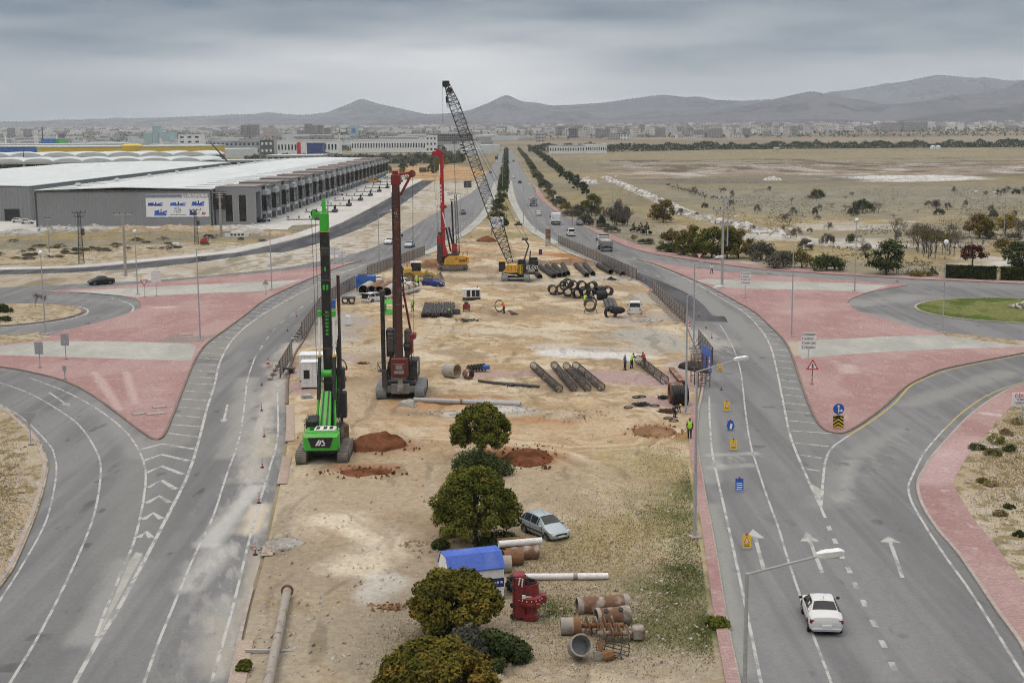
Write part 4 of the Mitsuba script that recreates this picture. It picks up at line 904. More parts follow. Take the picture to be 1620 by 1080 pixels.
def lorry_base(P, L, axles, cabmat='car_white', cabh=2.9, w=1.22):
 P.part('chassis', cbox(-L / 2, L / 2 - .1,-.45,.45,.75,1.0,.05), 'dark_steel')
 cb = L / 2
 cab = prism([(cb - 2.0,.6),(cb, .6),(cb + .02,1.5),(cb - .22, cabh - .2),(cb - .5, cabh),(cb - 2.0, cabh)],-w, w)
 P.part('cab', cab, cabmat)
 P.part('windscreen', plate((cb + .01, w - .1,1.62),(cb + .01,-w + .1,1.62),(cb - .19,-w + .15, cabh - .3),(cb - .19, w - .15, cabh - .3),.02), 'glass_dark')
 for s in (1,-1):
  P.part('side_window', box(cb - 1.4, cb - .35, s * w - .012, s * w + .012,1.65, cabh - .35), 'glass_dark')
  P.part('mirror', cbox(cb - .15, cb + .05, s * (w + .16) - .1, s * (w + .16) + .1,1.7,2.3,.03), 'ink_black')
  P.part('headlight', cbox(cb - .05, cb + .06, s * .85 - .2, s * .85 + .2,.75,.95,.03), 'head_clear')
  P.part('tail_light', cbox(-L / 2 - .06,-L / 2 + .05, s * .9 - .18, s * .9 + .18,.82,.98,.03), 'tail_red')
 P.part('grille', cbox(cb - .02, cb + .05,-.7,.7,.95,1.45,.03), 'ink_black')
 for x in axles:
  for s in (1,-1): wheel_parts(P, x, s * (w - .2),.5,.36, spokes=False)
 P.part('bumper_beam', cbox(-L / 2 - .08,-L / 2 + .04,-1.15,1.15,.45,.62,.03), 'galvanised')
 for s in (1,-1): P.part('mudguard', cbox(-L / 2 - .02,-L / 2 + .06, s * .85 - .32, s * .85 + .32,.5,1.0,.02), 'ink_black')
P = Proto()
lorry_base(P, 8.2,(-3.0,-1.7,2.4,3.2))
hop = np.array([[-4.0,1.2,2.25],[-4.0,-1.2,2.25],[1.7,-1.2,2.4],[1.7,1.2,2.4],[-3.5,.75,1.1],[-3.5,-.75,1.1],[1.5,-.75,1.1],[1.5,.75,1.1]])
P.part('tipper_body', hull(np.vstack([hop, [[-4.0,1.2,1.7],[-4.0,-1.2,1.7],[1.75,1.2,1.7],[1.75,-1.2,1.7]]])), 'grey_steel')
P.part('load', xf(hull(np.vstack([sphere((0,0,0),1,12,6)[0] * np.array([2.6,1.05,.42])])),(-1.1,0,2.26)), 'grey_soil', 40)
for k in range(6): P.part('body_rib', box(-3.7 + k, -3.62 + k, -1.24,1.24,1.6,2.3), 'grey_steel')
P.part('tailboard', cbox(-4.1,-4.0,-1.15,1.15,1.25,2.2,.03), 'grey_steel')
P.part('roof_bar', tube((1.9,-1.1,3.15),(1.9,1.1,3.15),.14,8), 'ink_black')
x, y = G(957,396)
P.place('tipper_lorry', 'white cab tipper lorry with a dusty grey hopper body beside the right hoarding', 'lorry', (x, y, .03), heading((1010,432),(930,378)))
P = Proto()
lorry_base(P, 6.6,(-2.0,2.2), w=1.1, cabh=2.5)
P.part('box_body', cbox(-3.3,1.25,-1.15,1.15,1.05,3.15,.06), 'car_white')
P.part('rear_door', box(-3.325,-3.3,-1.02,-.02,1.2,3.0), 'sign_white'); P.part('rear_door', box(-3.325,-3.3,.02,1.02,1.2,3.0), 'sign_white')
for s in (1,-1): P.part('door_mark', box(-3.335,-3.325, s * .92 - .07, s * .92 + .07,1.6,2.2), 'sign_red')
x, y = G(879,355)
P.place('box_lorry', 'white box lorry driving away in the right carriageway', 'lorry', (x, y, .03), heading((905,375),(865,342)))
P = Proto()
lorry_base(P, 8.4,(-3.1,-1.8,2.6), 'car_white', 2.8)
P.part('tank', xf(lathe([(.3,-3),(1.15,-2.85),(1.18,2.4),(.3,2.6)],18),(-1.1,0,2.05), ry=math.pi / 2), 'grey_steel', 40)
x, y = G(844,326)
P.place('tank_lorry', 'grey bodied lorry driving away far up the right carriageway', 'lorry', (x, y, .03), heading((860,345),(833,306)))
P = Proto()
lorry_base(P, 7.5,(-2.6,2.4), 'car_black', 2.9)
P.part('box_body', cbox(-3.7,1.6,-1.2,1.2,1.0,3.3,.06), 'dark_steel')
x, y = G(785.5,253)
P.place('dark_lorry', 'dark lorry coming down the far left carriageway', 'lorry', (x, y, .03),-UP)
P = Proto()
lorry_base(P, 7.0,(-2.4,2.3), 'yellow_steel', 2.7)
P.part('flat_bed', cbox(-3.5,1.4,-1.15,1.15,1.0,1.7,.05), 'yellow_steel')
x, y = G(585,290)
P.place('yellow_lorry', 'yellow lorry parked against the showroom row', 'lorry', (x, y, .03),.15)
# white gantry sign lorry group far up the road: two pale lorries
for k, (px, lb) in enumerate((((811,231), 'pale lorry at the far end of the right carriageway, nearer of two'),((808,227.5), 'pale lorry at the far end of the right carriageway, farther of two'))):
 P = Proto(); lorry_base(P, 9,(-3,3)); P.part('box_body', cbox(-4.4,2.3,-1.25,1.25,1.0,3.9,.06), 'car_white')
 x, y = G(*px); P.place('white_lorry', lb, 'lorry', (x, y, terrain(y) + .03), UP)
# wheel loader (x forward)
P = Proto()
P.part('rear_frame', hull([(-3.6, s * a, z) for s in (1,-1) for a, z in ((.9,1.0),(.9,1.9),(.75,2.35))] + [(-1.2, s * a, z) for s in (1,-1) for a, z in ((1.0,.9),(1.0,2.3),(.8,2.6))]), 'loader_yellow')
P.part('engine_grille', box(-3.66,-3.58,-.65,.65,1.2,2.15), 'dark_steel')
P.part('front_frame', cbox(-.3,1.9,-.55,.55,.8,1.7,.12), 'loader_yellow')
P.part('cab', cbox(-1.35,.15,-.72,.72,1.9,3.3,.08), 'glass_dark')
P.part('cab_roof', cbox(-1.5,.35,-.82,.82,3.3,3.48,.07), 'white_steel'); P.part('cab_base', cbox(-1.4,.3,-.7,.7,.9,1.95,.08), 'loader_yellow')
for sx in (-1.33,.13):
 for s in (1,-1): P.part('cab_post', box(sx - .05, sx + .05, s * .73 - .05, s * .73 + .05,1.9,3.3), 'ink_black')
for s in (1,-1):
 P.part('mudguard', xf(prism([(-.95,0),(-.85,.35),(-.4,.62),(.4,.62),(.85,.35),(.95,0),(.82,0),(.72,.28),(.35,.5),(-.35,.5),(-.72,.28),(-.82,0)],-.3,.3),(-1.75, s * 1.05,1.2)), 'loader_yellow')
 P.part('lift_arm', xf(prism([(0,.0),(1.6,-.9),(2.1,-1.2),(2.15,-.95),(1.6,-.55),(.05,.3)],-.1,.1),(1.0, s * .62,1.75)), 'loader_yellow')
 for x in (-1.75,1.5): wheel_parts(P, x, s * 1.05,.78,.55, 'dusty_rubber', 'straw', False)
P.part('bucket', join([xf(prism([(0,0),(1.1,-.05),(1.1,.0),(.25,.12),(-.05,.7),(.25,1.35),(.55,1.45),(.5,1.5),(.15,1.42),(-.2,.7)],-1.4,1.4),(3.0,0,.2))] + [xf(prism([(0,0),(1.1,0),(.5,1.48),(.15,1.4),(-.15,.7)], s * 1.4 - .03, s * 1.4 + .03),(3.0,0,.2)) for s in (1,-1)] + [box(4.05,4.3,-1.35 + k * .3,-1.22 + k * .3,.14,.2) for k in range(10)]), 'tan_soil')
P.part('exhaust', tube((-2.2,.4,2.3),(-2.2,.4,3.1),.07,8), 'dark_steel')
x, y = G(664,445,.2)
P.place('wheel_loader', 'yellow wheel loader with a black cab beside the red rig, its bucket to the right', 'wheel loader', (x, y, .15),-.06)
# small backhoe by the right pavement
P = Proto()
P.part('body', cbox(-1.4,1.6,-.55,.55,.7,1.5,.1), 'dark_steel'); P.part('cab', cbox(-.9,.5,-.7,.7,1.3,2.7,.1), 'car_white'); P.part('cab_window', box(-.92,.52,-.6,.6,1.7,2.5), 'glass_dark')
for x_, r in ((-.8,.65),(1.2,.45)):
 for s in (1,-1): wheel_parts(P, x_, s * .8, r, .35, spokes=False)
P.part('boom', join([tube((-1.4,0,1.0),(-2.3,0,2.5),.12,6), tube((-2.3,0,2.5),(-3.0,0,1.2),.1,6)]), 'dark_steel'); P.part('loader_bucket', cbox(2.2,2.9,-.9,.9,.2,.9,.08), 'dark_steel')
x, y = G(880,321)
P.place('backhoe', 'small white and black backhoe at work beside the roadside trees', 'backhoe', (x, y, .02),1.9)
# ------------------------------------------------------------------ drilling rigs and crane
def track(L, h, w, n=None):
 """crawler track along y: belt with shoes"""
 r = h / 2
 a = np.linspace(-np.pi / 2, np.pi / 2,9)
 prof = [(L / 2 - r + r * math.cos(t), r + r * math.sin(t)) for t in a] + [(-L / 2 + r - r * math.cos(t), r - r * math.sin(t)) for t in a]
 m = prism(prof, -w / 2, w / 2)
 ring = np.array(prof + prof[:1]); s = np.arange(0, arclen(ring)[-1],.2)
 p, q = along(ring, s), along(ring, s + .13)
 pads = []
 for c, d in zip(p, q):
  t = (d - c) / (np.linalg.norm(d - c) + 1e-9); o = np.array([t[1],-t[0]])
  e = [c, d, d + o * .045, c + o * .045]
  pads.append((np.array([[k[0], s_ * w / 2 * 1.02, k[1]] for s_ in (-1,1) for k in e]), _BF))
 M_ = join([m] + pads)
 return xf(M_, rz=math.pi / 2)
def crawler(P, L, h, w, gauge, mat='track_steel'):
 for s in (-1,1):
  k = P.part('track', xf(track(L, h, w),(s * gauge / 2,0,0)), mat, 25)
  P.part('track_frame', cbox(s * gauge / 2 - w * .32, s * gauge / 2 + w * .32,-L / 2 + h * .6, L / 2 - h * .6, h * .25, h * .8,.05), 'dark_steel', parent=k)
  P.part('rollers', join([xf(lathe([(.01,-.05),(h * .16,-.05),(h * .16,.05),(.01,.05)],10),(s * (gauge / 2 + w * .5), y, h * .27), ry=math.pi / 2) for y in np.arange(-L / 2 + h * .8, L / 2 - h * .7, h * .42)] + [xf(lathe([(.01,-.05),(h * .36,-.05),(h * .36,.06),(h * .15,.08),(.01,.08)],14),(s * (gauge / 2 + w * .49), y, h * .5), ry=s * math.pi / 2) for y in (-L / 2 + h * .5, L / 2 - h * .5)]), 'dark_steel', 30, parent=k)
 P.part('undercarriage', cbox(-gauge / 2, gauge / 2,-1.1,1.1, h * .45, h * .95,.08), 'dark_steel')
def rot(P, pts): return [P(*p) for p in pts]
# ---- green rig: seen from behind, counterweight towards us
P = Proto()
crawler(P, 5.2,1.05,.8,3.25)
P.part('slewing_ring', xf(lathe([(.01,0),(1.0,0),(1.0,.3),(.01,.3)],20),(0,0,.98)), 'dark_steel', 30)
P.part('deck', cbox(-1.35,1.35,-2.5,2.2,1.28,1.62,.06), 'black_paint')
cw = P.part('counterweight', hull([(s * a, y, z) for s in (1,-1) for a, y, z in ((1.40,-2.75,1.45),(1.25,-2.95,1.25),(1.28,-3.02,2.3),(1.42,-2.8,2.55),(1.42,-2.1,2.55),(1.42,-2.1,1.2),(1.1,-2.6,1.15))]), 'green_paint')
P.part('badge_panel', plate((-.72,-3.045,1.5),(.72,-3.045,1.5),(.98,-3.075,2.28),(-.98,-3.075,2.28),.04), 'ink_black', parent=cw)
yb = lambda z: -3.082 - (z - 1.5) * .03 / .78
bad = [[(-.42,1.66),(-.26,1.66),(-.02,2.1),(-.17,2.1)],[(-.20,1.66),(-.06,1.66),(.12,2.02),(.03,2.11)],[(.05,1.66),(.36,1.66),(.36,1.74),(.1,1.74)],[(.12,2.12),(.22,2.12),(.38,1.80),(.24,1.80)]]
P.part('badge', join([plate(*[(x, yb(z), z) for x, z in q],.02) for q in bad]), 'sign_white', parent=cw)
P.part('engine_hood', cbox(-1.30,1.30,-2.55,-1.1,1.6,2.72,.1), 'green_paint')
P.part('hood_top', cbox(-.55,1.1,-2.5,-1.15,2.7,2.8,.04), 'white_steel')
for x in (-.75,-.28,.28,.75): P.part('hood_vent', cbox(x - .14, x + .14,-2.3,-1.6,2.72,2.86,.03), 'black_paint')
rail = [path([(x, y, 2.7),(x, y, 3.45)],.025,5) for x in (-1.3,1.3) for y in (-2.45,-1.2,.2)] + [tube((x, -2.45, z),(x, .2, z),.025,5) for x in (-1.3,1.3) for z in (3.1,3.45)]
P.part('handrail', join(rail), 'black_paint')
P.part('side_locker', cbox(.75,1.38,-1.1,1.7,1.6,2.5,.06), 'black_paint')
cab = P.part('cab', cbox(-1.42,-.42,-.9,1.3,1.6,3.2,.1), 'black_paint')
P.part('cab_window', box(-1.435,-.41,-.6,1.05,2.3,3.0), 'glass_dark', parent=cab)
P.part('rear_window', box(-1.25,-.6,-.915,-.9,2.4,3.0), 'glass_dark', parent=cab)
P.part('roof_guard', join([tube((-1.4 + .2 * k, -.9,3.28),(-1.4 + .2 * k, 1.3,3.28),.022,5) for k in range(6)]), 'dark_steel', parent=cab)
MY = 3.6                       # mast stands in front of the tracks (far side)
bm = hull([(s * .52, y, z) for s in (1,-1) for y, z in ((-.9,2.2),(-.3,2.3))] + [(s * .36, y, z) for s in (1,-1) for y, z in ((2.0,5.0),(2.4,4.6))])
P.part('boom', bm, 'green_paint')
for s in (1,-1):
 P.part('boom_rib', tube((s * .22,-.85,2.55),(s * .2,2.0,5.05),.05,6), 'dark_steel')
 P.part('link_arm', join([tube((s * .75,.6,2.2),(s * .62,3.0,5.6),.11,8), tube((s * .62,3.0,5.6),(s * .5,3.3,6.3),.14,8)]), 'green_paint')
 P.part('ram_barrel', tube((s * .62,1.6,4.4),(s * .60,2.9,7.7),.15,10), 'black_paint')
 P.part('ram_rod', tube((s * .60,2.9,7.7),(s * .58,3.35,11.0),.085,10), 'sign_white')
 P.part('ram_collar', tube((s * .60,2.86,7.62),(s * .60,2.93,7.8),.19,10), 'yellow_steel')
 P.part('ram_bracket', cbox(s * .58 - .16, s * .58 + .16,3.2,3.6,10.9,11.4,.04), 'green_paint')
HT = 20.2
P.part('mast', cbox(-.36,.36, MY - .35, MY + .45,.9, HT - 2.4,.05), 'black_paint')
P.part('mast_joint', join([cbox(-.39,.39, MY - .38, MY + .47, z, z + .12,.02) for z in (3.0,5.4,8.2,11.0,13.8,16.4)]), 'dark_steel')
P.part('mast_top', cbox(-.35,.35, MY - .33, MY + .43, HT - 2.4, HT - .9,.05), 'green_paint')
P.part('mast_stripe', cbox(-.375,.375, MY - .365, MY + .46, HT - 2.45, HT - 2.38,.01), 'yellow_steel')
hd = P.part('mast_head', hull([(x, MY + y, z) for x in (-.14,.14) for y, z in ((-.2, HT - 1.0),(.3, HT - 1.0),(.1, HT + .1),(-.05, HT + .1))]), 'green_paint')
P.part('sheave_arm', join([cbox(-.95,-.3, MY - .1, MY + .15, HT - 1.2, HT - .85,.05), hull([(-.95, MY + .02 + q, z) for q in (-.1,.1) for z in (HT - 1.5, HT - .6)] + [(-.6, MY + .02 + q, z) for q in (-.1,.1) for z in (HT - 1.2, HT - .8)])]), 'green_paint')
P.part('sheave', xf(lathe([(.05,-.05),(.32,-.05),(.27,0),(.32,.05),(.05,.05)],18),(-.75, MY, HT - .95), rx=math.pi / 2), 'dark_steel', 30)
P.part('head_hook', join([tube((-.0, MY, HT),(.05, MY, HT + .35),.05,6), tube((.3, MY, HT - 1),(.35, MY, HT + .1),.05,6)]), 'green_paint')
P.part('cable', join([tube((-1.0, MY, HT - 1.1),(-.92, MY, 2.0),.018,4), tube((-.72, MY, HT - 1.2),(-.6, MY - .5,3.0),.018,4)]), 'dark_steel')
dash_l = []
for z in (7.4,7.7,8.0,8.3,8.6,8.9,9.2): dash_l += [box(-.08,.10, MY - .372, MY - .35, z + 2, z + 2.16), box(.14,.18, MY - .372, MY - .35, z + 2, z + 2.14)]
dash_l += [box(-.22,-.04, MY - .372, MY - .35,13.1,13.5), box(.06,.22, MY - .372, MY - .35,13.1,13.5), box(-.06,.08, MY - .372, MY - .35,14.6,14.95)]
P.part('mast_lettering', join(dash_l), 'green_paint')
P.part('winch', xf(lathe([(.1,-.4),(.42,-.4),(.3,-.34),(.3,.34),(.42,.4),(.1,.4)],18),(0,2.6,6.35), ry=math.pi / 2), 'green_paint', 30)
P.part('kelly_bar', tube((.95, MY + .4,1.0),(.95, MY + .4,13.3),.12,10), 'dark_steel')
P.part('kelly_tip', tube((.95, MY + .4,11.0),(.95, MY + .4,14.2),.14,10), 'rust_paint')
P.part('rotary_drive', join([cbox(.55,1.4, MY + .0, MY + .8,2.4,4.6,.08), cbox(.6,1.3, MY + .1, MY + .7,4.8,6.6,.08)]), 'dark_steel')
P.part('hoses', join([path([(.5 + .06 * k, 1.0,2.4),(.75 + .08 * k, 2.0,4.2 + .2 * k),(.85 + .05 * k, 3.0,6.0),(.7 + .06 * k, 3.4,8.4 + .3 * k)],.035,5) for k in range(5)]), 'rubber')
P.part('drill_tool', xf(lathe([(.01,0),(.55,0),(.58,1.6),(.2,1.9),(.01,1.9)],16),(.95, MY + .4,.1)), 'rust', 30)
P.part('access_step', join([box(-1.62,-1.36,-1.9,-.6,.95 + .3 * k, 1.0 + .3 * k) for k in range(3)]), 'galvanised')
x, y = G(508,735,.2)
P.place('drilling_rig', 'bright green piling rig with a black mast, seen from behind, nearest machine on the site', 'drilling rig', (x, y + 2.6,.18),.02)
# ---- brown rig: mast towards us
P = Proto()
crawler(P, 5.4,1.25,.95,3.75, 'grey_steel')
P.part('carbody', join([cbox(-1.5,1.5,-2.3,2.3,.55,1.25,.1), cbox(-.9,.9,-2.6,-2.2,.5,1.5,.08)]), 'grey_steel')
P.part('deck', cbox(-1.45,1.5,-2.2,4.0,1.3,1.75,.08), 'dark_steel')
cab = P.part('cab', hull([(x, y, z) for x in (.55,1.6) for y, z in ((-1.6,1.75),(-1.75,2.6),(-1.5,3.6),(.4,3.6),(.4,1.75))]), 'dark_steel')
P.part('cab_window', plate((.65,-1.66,1.95),(1.5,-1.66,1.95),(1.5,-1.66,3.45),(.65,-1.66,3.45),.02), 'glass_green', parent=cab)
P.part('side_window', box(1.59,1.615,-1.4,.2,2.3,3.4), 'glass_dark', parent=cab)
P.part('roof_guard', join([tube((.55 + .17 * k, -1.7,3.72),(.55 + .17 * k, .4,3.72),.02,5) for k in range(7)]), 'ink_black', parent=cab)
P.part('engine_house', cbox(-1.4,1.5,.6,4.1,1.75,3.1,.1), 'dark_steel')
P.part('left_platform', join([cbox(-2.2,-1.2,-1.8,-.6,2.55,2.65,.02)] + [tube((x, -1.8,2.6),(x, -1.8,3.5),.03,5) for x in (-2.2,-1.7,-1.2)] + [tube((-2.2,-1.8,3.5),(-1.2,-1.8,3.5),.03,5), tube((-2.2,-1.8,3.4),(-1.6,-1.2,1.8),.04,5)]), 'dark_steel')
MY = -2.9
HT = 22.0
ms = P.part('mast', cbox(-.35,.33, MY - .3, MY + .5,3.4, HT - 1.2,.06), 'rust_paint')
P.part('mast_joint', join([cbox(-.39,.37, MY - .34, MY + .53, z, z + .14,.03) for z in (6.2,9.2,12.2,15.4,18.6)]), 'rust_paint', parent=ms)
P.part('mast_rail', join([box(s * .35 - .05, s * .35 + .05, MY - .4, MY - .28,3.4, HT - 2) for s in (-1,1)]), 'dark_steel', parent=ms)
P.part('mast_bracket', join([box(.40,.58, MY, MY + .2, z, z + .25) for z in (5.2,9.0,11.5,12.6,15.8)]), 'dark_steel', parent=ms)
tl = meshkit.text_mesh('BAUER', .42,.02)
tv = np.array(tl.vertices); tv = np.column_stack([-tv[:, 1] + .2, np.full(len(tv), MY - .31) - tv[:, 2], HT - 3.2 - tv[:, 0] * 1.25])
P.part('mast_lettering', (tv, np.array(tl.faces)), 'rust', parent=ms)
P.part('mast_head', join([cbox(-.45,.45, MY - .35, MY + .6, HT - 1.3, HT - .3,.08), cbox(-.3,.2, MY - .3, MY + .5, HT - .4, HT + .05,.05)]), 'dull_red')
P.part('jib', join([tube((0, MY, HT - .35),(1.6, MY, HT - .1),.13,8), tube((.4, MY, HT - 2.3),(1.55, MY, HT - .2),.12,8), tube((1.5, MY, HT + .05),(1.75, MY, HT - .45),.2,8)]), 'dull_red')
P.part('jib_sheave', xf(lathe([(.05,-.06),(.34,-.06),(.28,0),(.34,.06),(.05,.06)],16),(1.55, MY, HT - .25), rx=math.pi / 2), 'dark_steel', 30)
P.part('cable', tube((1.62, MY, HT - .4),(1.35, MY, 2.6),.018,4), 'dark_steel')
P.part('rotary_drive', join([cbox(-.78,.85, MY - .65, MY + .5,2.3,4.2,.12), cbox(-.6,.65, MY - .8, MY - .5,2.6,3.7,.08)]), 'dark_red')
P.part('drive_plate', join([box(-.45,.5, MY - .83, MY - .78,2.7,3.0), box(-.3,.35, MY - .83, MY - .78,3.15,3.55)]), 'grey_steel')
P.part('kelly_stub', xf(lathe([(.01,0),(.32,0),(.36,.5),(.24,.7),(.24,1.4),(.01,1.4)],16),(.05, MY - .1,.9)), 'pale_pipe', 30)
P.part('kelly_bar', cbox(-1.72,-1.32, MY - .2, MY + .2,1.6,10.6,.06), 'black_paint')
P.part('kelly_cap', join([cbox(-1.78,-1.26, MY - .26, MY + .26,10.1,10.7,.05), cbox(-1.7,-1.2, MY - .25, MY + .3,1.2,3.0,.06)]), 'dark_steel')
P.part('winch_block', join([cbox(-1.25,-.5, MY + .1, MY + 1.4,4.2,6.9,.1), cbox(.5,1.05, MY + .1, MY + 1.4,4.2,6.8,.1), cbox(-1.1,-.45, MY - .3, MY + .2,4.7,6.2,.08)]), 'dark_steel')
P.part('winch_drum', join([xf(lathe([(.1,-.32),(.4,-.32),(.3,-.26),(.3,.26),(.4,.32),(.1,.32)],16),(x, MY + .1, z), ry=math.pi / 2) for x, z in ((-.85,5.0),(-.8,6.3),(.8,5.2))]), 'black_paint', 30)
for s, x1 in ((1,1.05),(-1,-.62)):
 P.part('back_stay', tube((s * .45, MY + .3,10.8),(x1, MY + 1.6,6.3),.11,8), 'dull_red')
 P.part('stay_rod', tube((s * .40, MY + .2,13.0),(s * .52, MY + .4,10.4),.07,8), 'dark_steel')
P.part('red_bracket', join([cbox(.95,1.6, MY + .2, MY + 1.6,5.9,6.4,.06), cbox(1.0,1.3, MY + .2, MY + .8,4.5,5.9,.05), tube((1.3, MY + .4,6.0),(1.1, MY + .4,3.4),.06,6)]), 'dull_red')
P.part('hoses', join([path([(-.6 - .08 * k, MY + .3,4.4),(-.95 - .06 * k, MY - .2,3.3),(-.9 - .1 * k, MY + .4,1.9)],.04,5) for k in range(4)] + [path([(.6 + .08 * k, MY + .2,4.4),(.95 + .05 * k, MY - .1,3.4),(.8, MY + .5,2.0)],.04,5) for k in range(4)]), 'rubber')
x, y = G(633,632,.2)
P.place('drilling_rig', 'dull red-brown piling rig standing upright in the middle of the site, mast facing the viewer', 'drilling rig', (x, y + 2.9,.18),.0)
# ---- red rig on a yellow carrier, side on
P = Proto()
for s in (-1,1):
 k = P.part('track', xf(track(5.4,.95,.7),(.2, s * 1.35,0), rz=-math.pi / 2), 'track_steel', 25)
 P.part('rollers', join([xf(lathe([(.01,-.05),(.15,-.05),(.15,.05),(.01,.05)],10),(xx + .2, s * 1.72,.26), rx=math.pi / 2) for xx in np.arange(-2.0,2.1,.45)] + [xf(lathe([(.01,-.05),(.36,-.05),(.36,.06),(.01,.08)],14),(xx + .2, s * 1.71,.48), rx=math.pi / 2) for xx in (-2.2,2.2)]), 'dark_steel', 30, parent=k)
P.part('undercarriage', cbox(-1.2,1.6,-1.2,1.2,.4,1.05,.08), 'dark_steel')
bd = P.part('carrier_body', hull([(x, s * w, z) for s in (1,-1) for x, z, w in ((-1.5,1.15,1.2),(-1.3,2.3,1.15),(2.6,1.15,1.35),(3.1,1.5,1.35),(3.1,2.5,1.3),(2.2,2.75,1.25),(-.6,2.75,1.15))]), 'yellow_steel')
tm = meshkit.text_mesh('SANY', .42,.02, True)
tv = np.array(tm.vertices)
P.part('lettering', (np.column_stack([tv[:, 0] + 1.25,-1.385 - tv[:, 2] * .5, tv[:, 1] + 1.75]), np.array(tm.faces)), 'ink_black', parent=bd)
P.part('red_flash', join([plate((a, -1.33,2.3),(a + .3,-1.34,2.2),(a + .55,-1.33,2.42),(a + .2,-1.32,2.5),.02) for a in (.55,2.45)]), 'red_paint', parent=bd)
P.part('side_panel', join([box(-1.0 + .75 * k, -.4 + .75 * k, -1.27,-1.2,1.5,2.2) for k in range(2)]), 'loader_yellow', parent=bd)
P.part('deck_rail', join([tube((x, s * 1.0,2.7),(x, s * 1.0,3.4),.03,5) for x in (1.2,2.0,2.8) for s in (1,-1)] + [tube((1.2, s * 1.0,3.4),(2.8, s * 1.0,3.4),.03,5) for s in (1,-1)] + [path([(1.2,0,2.7),(1.5,.2,3.3),(1.0,.1,3.6)],.05,5)]), 'dark_steel')
P.part('cab', cbox(-1.9,-.5,.2,1.2,1.3,2.95,.1), 'dark_steel'); P.part('cab_window', box(-1.915,-.7,.19,.2,1.9,2.8), 'glass_dark')
P.part('winch_deck', join([cbox(-1.2,1.0,-.6,.6,2.7,3.1,.06), xf(lathe([(.05,-.5),(.45,-.5),(.35,-.42),(.35,.42),(.45,.5),(.05,.5)],16),(.5,0,3.3), rx=math.pi / 2)]), 'dark_steel', 30)
HT, MX = 22.2,-1.85
ms = P.part('mast', hull([(MX + a, b, 2.6) for a in (-.1,.62) for b in (-.38,.38)] + [(MX - .2 + a, b, HT - 1.2) for a in (-.05,.65) for b in (-.38,.38)]), 'red_paint')
P.part('mast_lettering', join([box(MX - .0 - (z - 8) * .02, MX + .2 - (z - 8) * .02,-.40,-.38, z, z + .5) for z in (12.6,13.3,14.0,14.7,15.4)] + [box(MX - .33, MX - .13,-.395,-.38,17.3,19.6)]), 'sign_white', parent=ms)
P.part('mast_collar', join([cbox(MX - .1 - .02 * z, MX + .85 - .02 * z, -.45,.45, z, z + .35,.04) for z in (7.6,11.6)] + [cbox(MX + .4, MX + .9,-.3,.3,11.5,12.1,.05), tube((MX + .5,-.2,11.8),(MX + 1.1,-.2,11.8),.12,8)]), 'red_paint', parent=ms)
P.part('mast_head', join([hull([(MX - .45 + a, b, z) for b in (-.4,.4) for a, z in ((-.25, HT - 1.2),(.75, HT - 1.2),(.9, HT - .3),(.5, HT - .1),(-.3, HT + .3),(-.45, HT)) ]), xf(lathe([(.05,-.3),(.5,-.3),(.5,.3),(.05,.3)],16),(MX - 1.15,0, HT - .7), rx=math.pi / 2), cbox(MX - 1.5, MX - .4,-.35,.35, HT - 1.0, HT - .35,.08)]), 'red_paint', 30)
P.part('cable', join([tube((MX - 1.5,0, HT - .9),(MX - .6,0,4.0),.018,4), tube((MX - 1.2,.1, HT - 1.1),(MX - .4,.1,4.0),.018,4)]), 'dark_steel')
P.part('rotary_drive', join([cbox(MX - .9, MX + .1,-.5,.5,3.0,5.4,.1), cbox(MX - .7, MX + .2,-.4,.4,5.4,7.2,.1), tube((MX - .45,0,.3),(MX - .45,0,3.4),.38,12), cbox(MX - .95, MX + .05,-.5,.5,1.6,3.2,.1)]), 'dark_steel')
P.part('red_frame', join([hull([(MX + a, b, z) for b in (-.5,.5) for a, z in ((.2,2.7),(1.2,2.7),(.6,4.8),(.1,4.8))]), hull([(MX + a, b, z) for b in (-.45,.45) for a, z in ((1.7,2.8),(3.0,2.8),(2.6,5.0),(1.9,5.0))]), cbox(MX - .9, MX - .2,-.55,-.1,5.0,6.6,.06)]), 'red_paint')
for b, x0, x1 in ((-.35,1.0,.2),(.35,1.6,1.2)):
 P.part('ram_barrel', tube((MX + x0 + .6, b, 3.6),(MX + x0 * .8, b, 8.0),.16,10), 'black_paint')
 P.part('ram_rod', tube((MX + x0 * .8, b, 8.0),(MX + x1, b, 10.8),.1,10), 'sign_white')
P.part('kelly_bar', tube((MX + 2.2,0,2.8),(MX + 1.9,0,12.8),.17,10), 'black_paint')
P.part('service_crane', join([lattice((MX + 3.0,.2,3.0),(MX + 2.6,.2,14.0),.55,.4,14,.05,.03), tube((MX + 2.6,.2,14),(MX + 2.5,.2,24.0),.04,5), tube((MX + 1.6,0,13.1),(MX + 2.3,0,13.1),.08,6)]), 'dark_steel')
P.part('drill_tool', xf(lathe([(.01,0),(.5,0),(.5,1.3),(.01,1.4)],14),(MX - .45,0,.02)), 'rust', 30)
x, y = G(715,429,.2)
P.place('drilling_rig', 'tall red mast piling rig on a yellow tracked carrier, side on, beside the left carriageway', 'drilling rig', (x, y + 1.7,.18),.0)
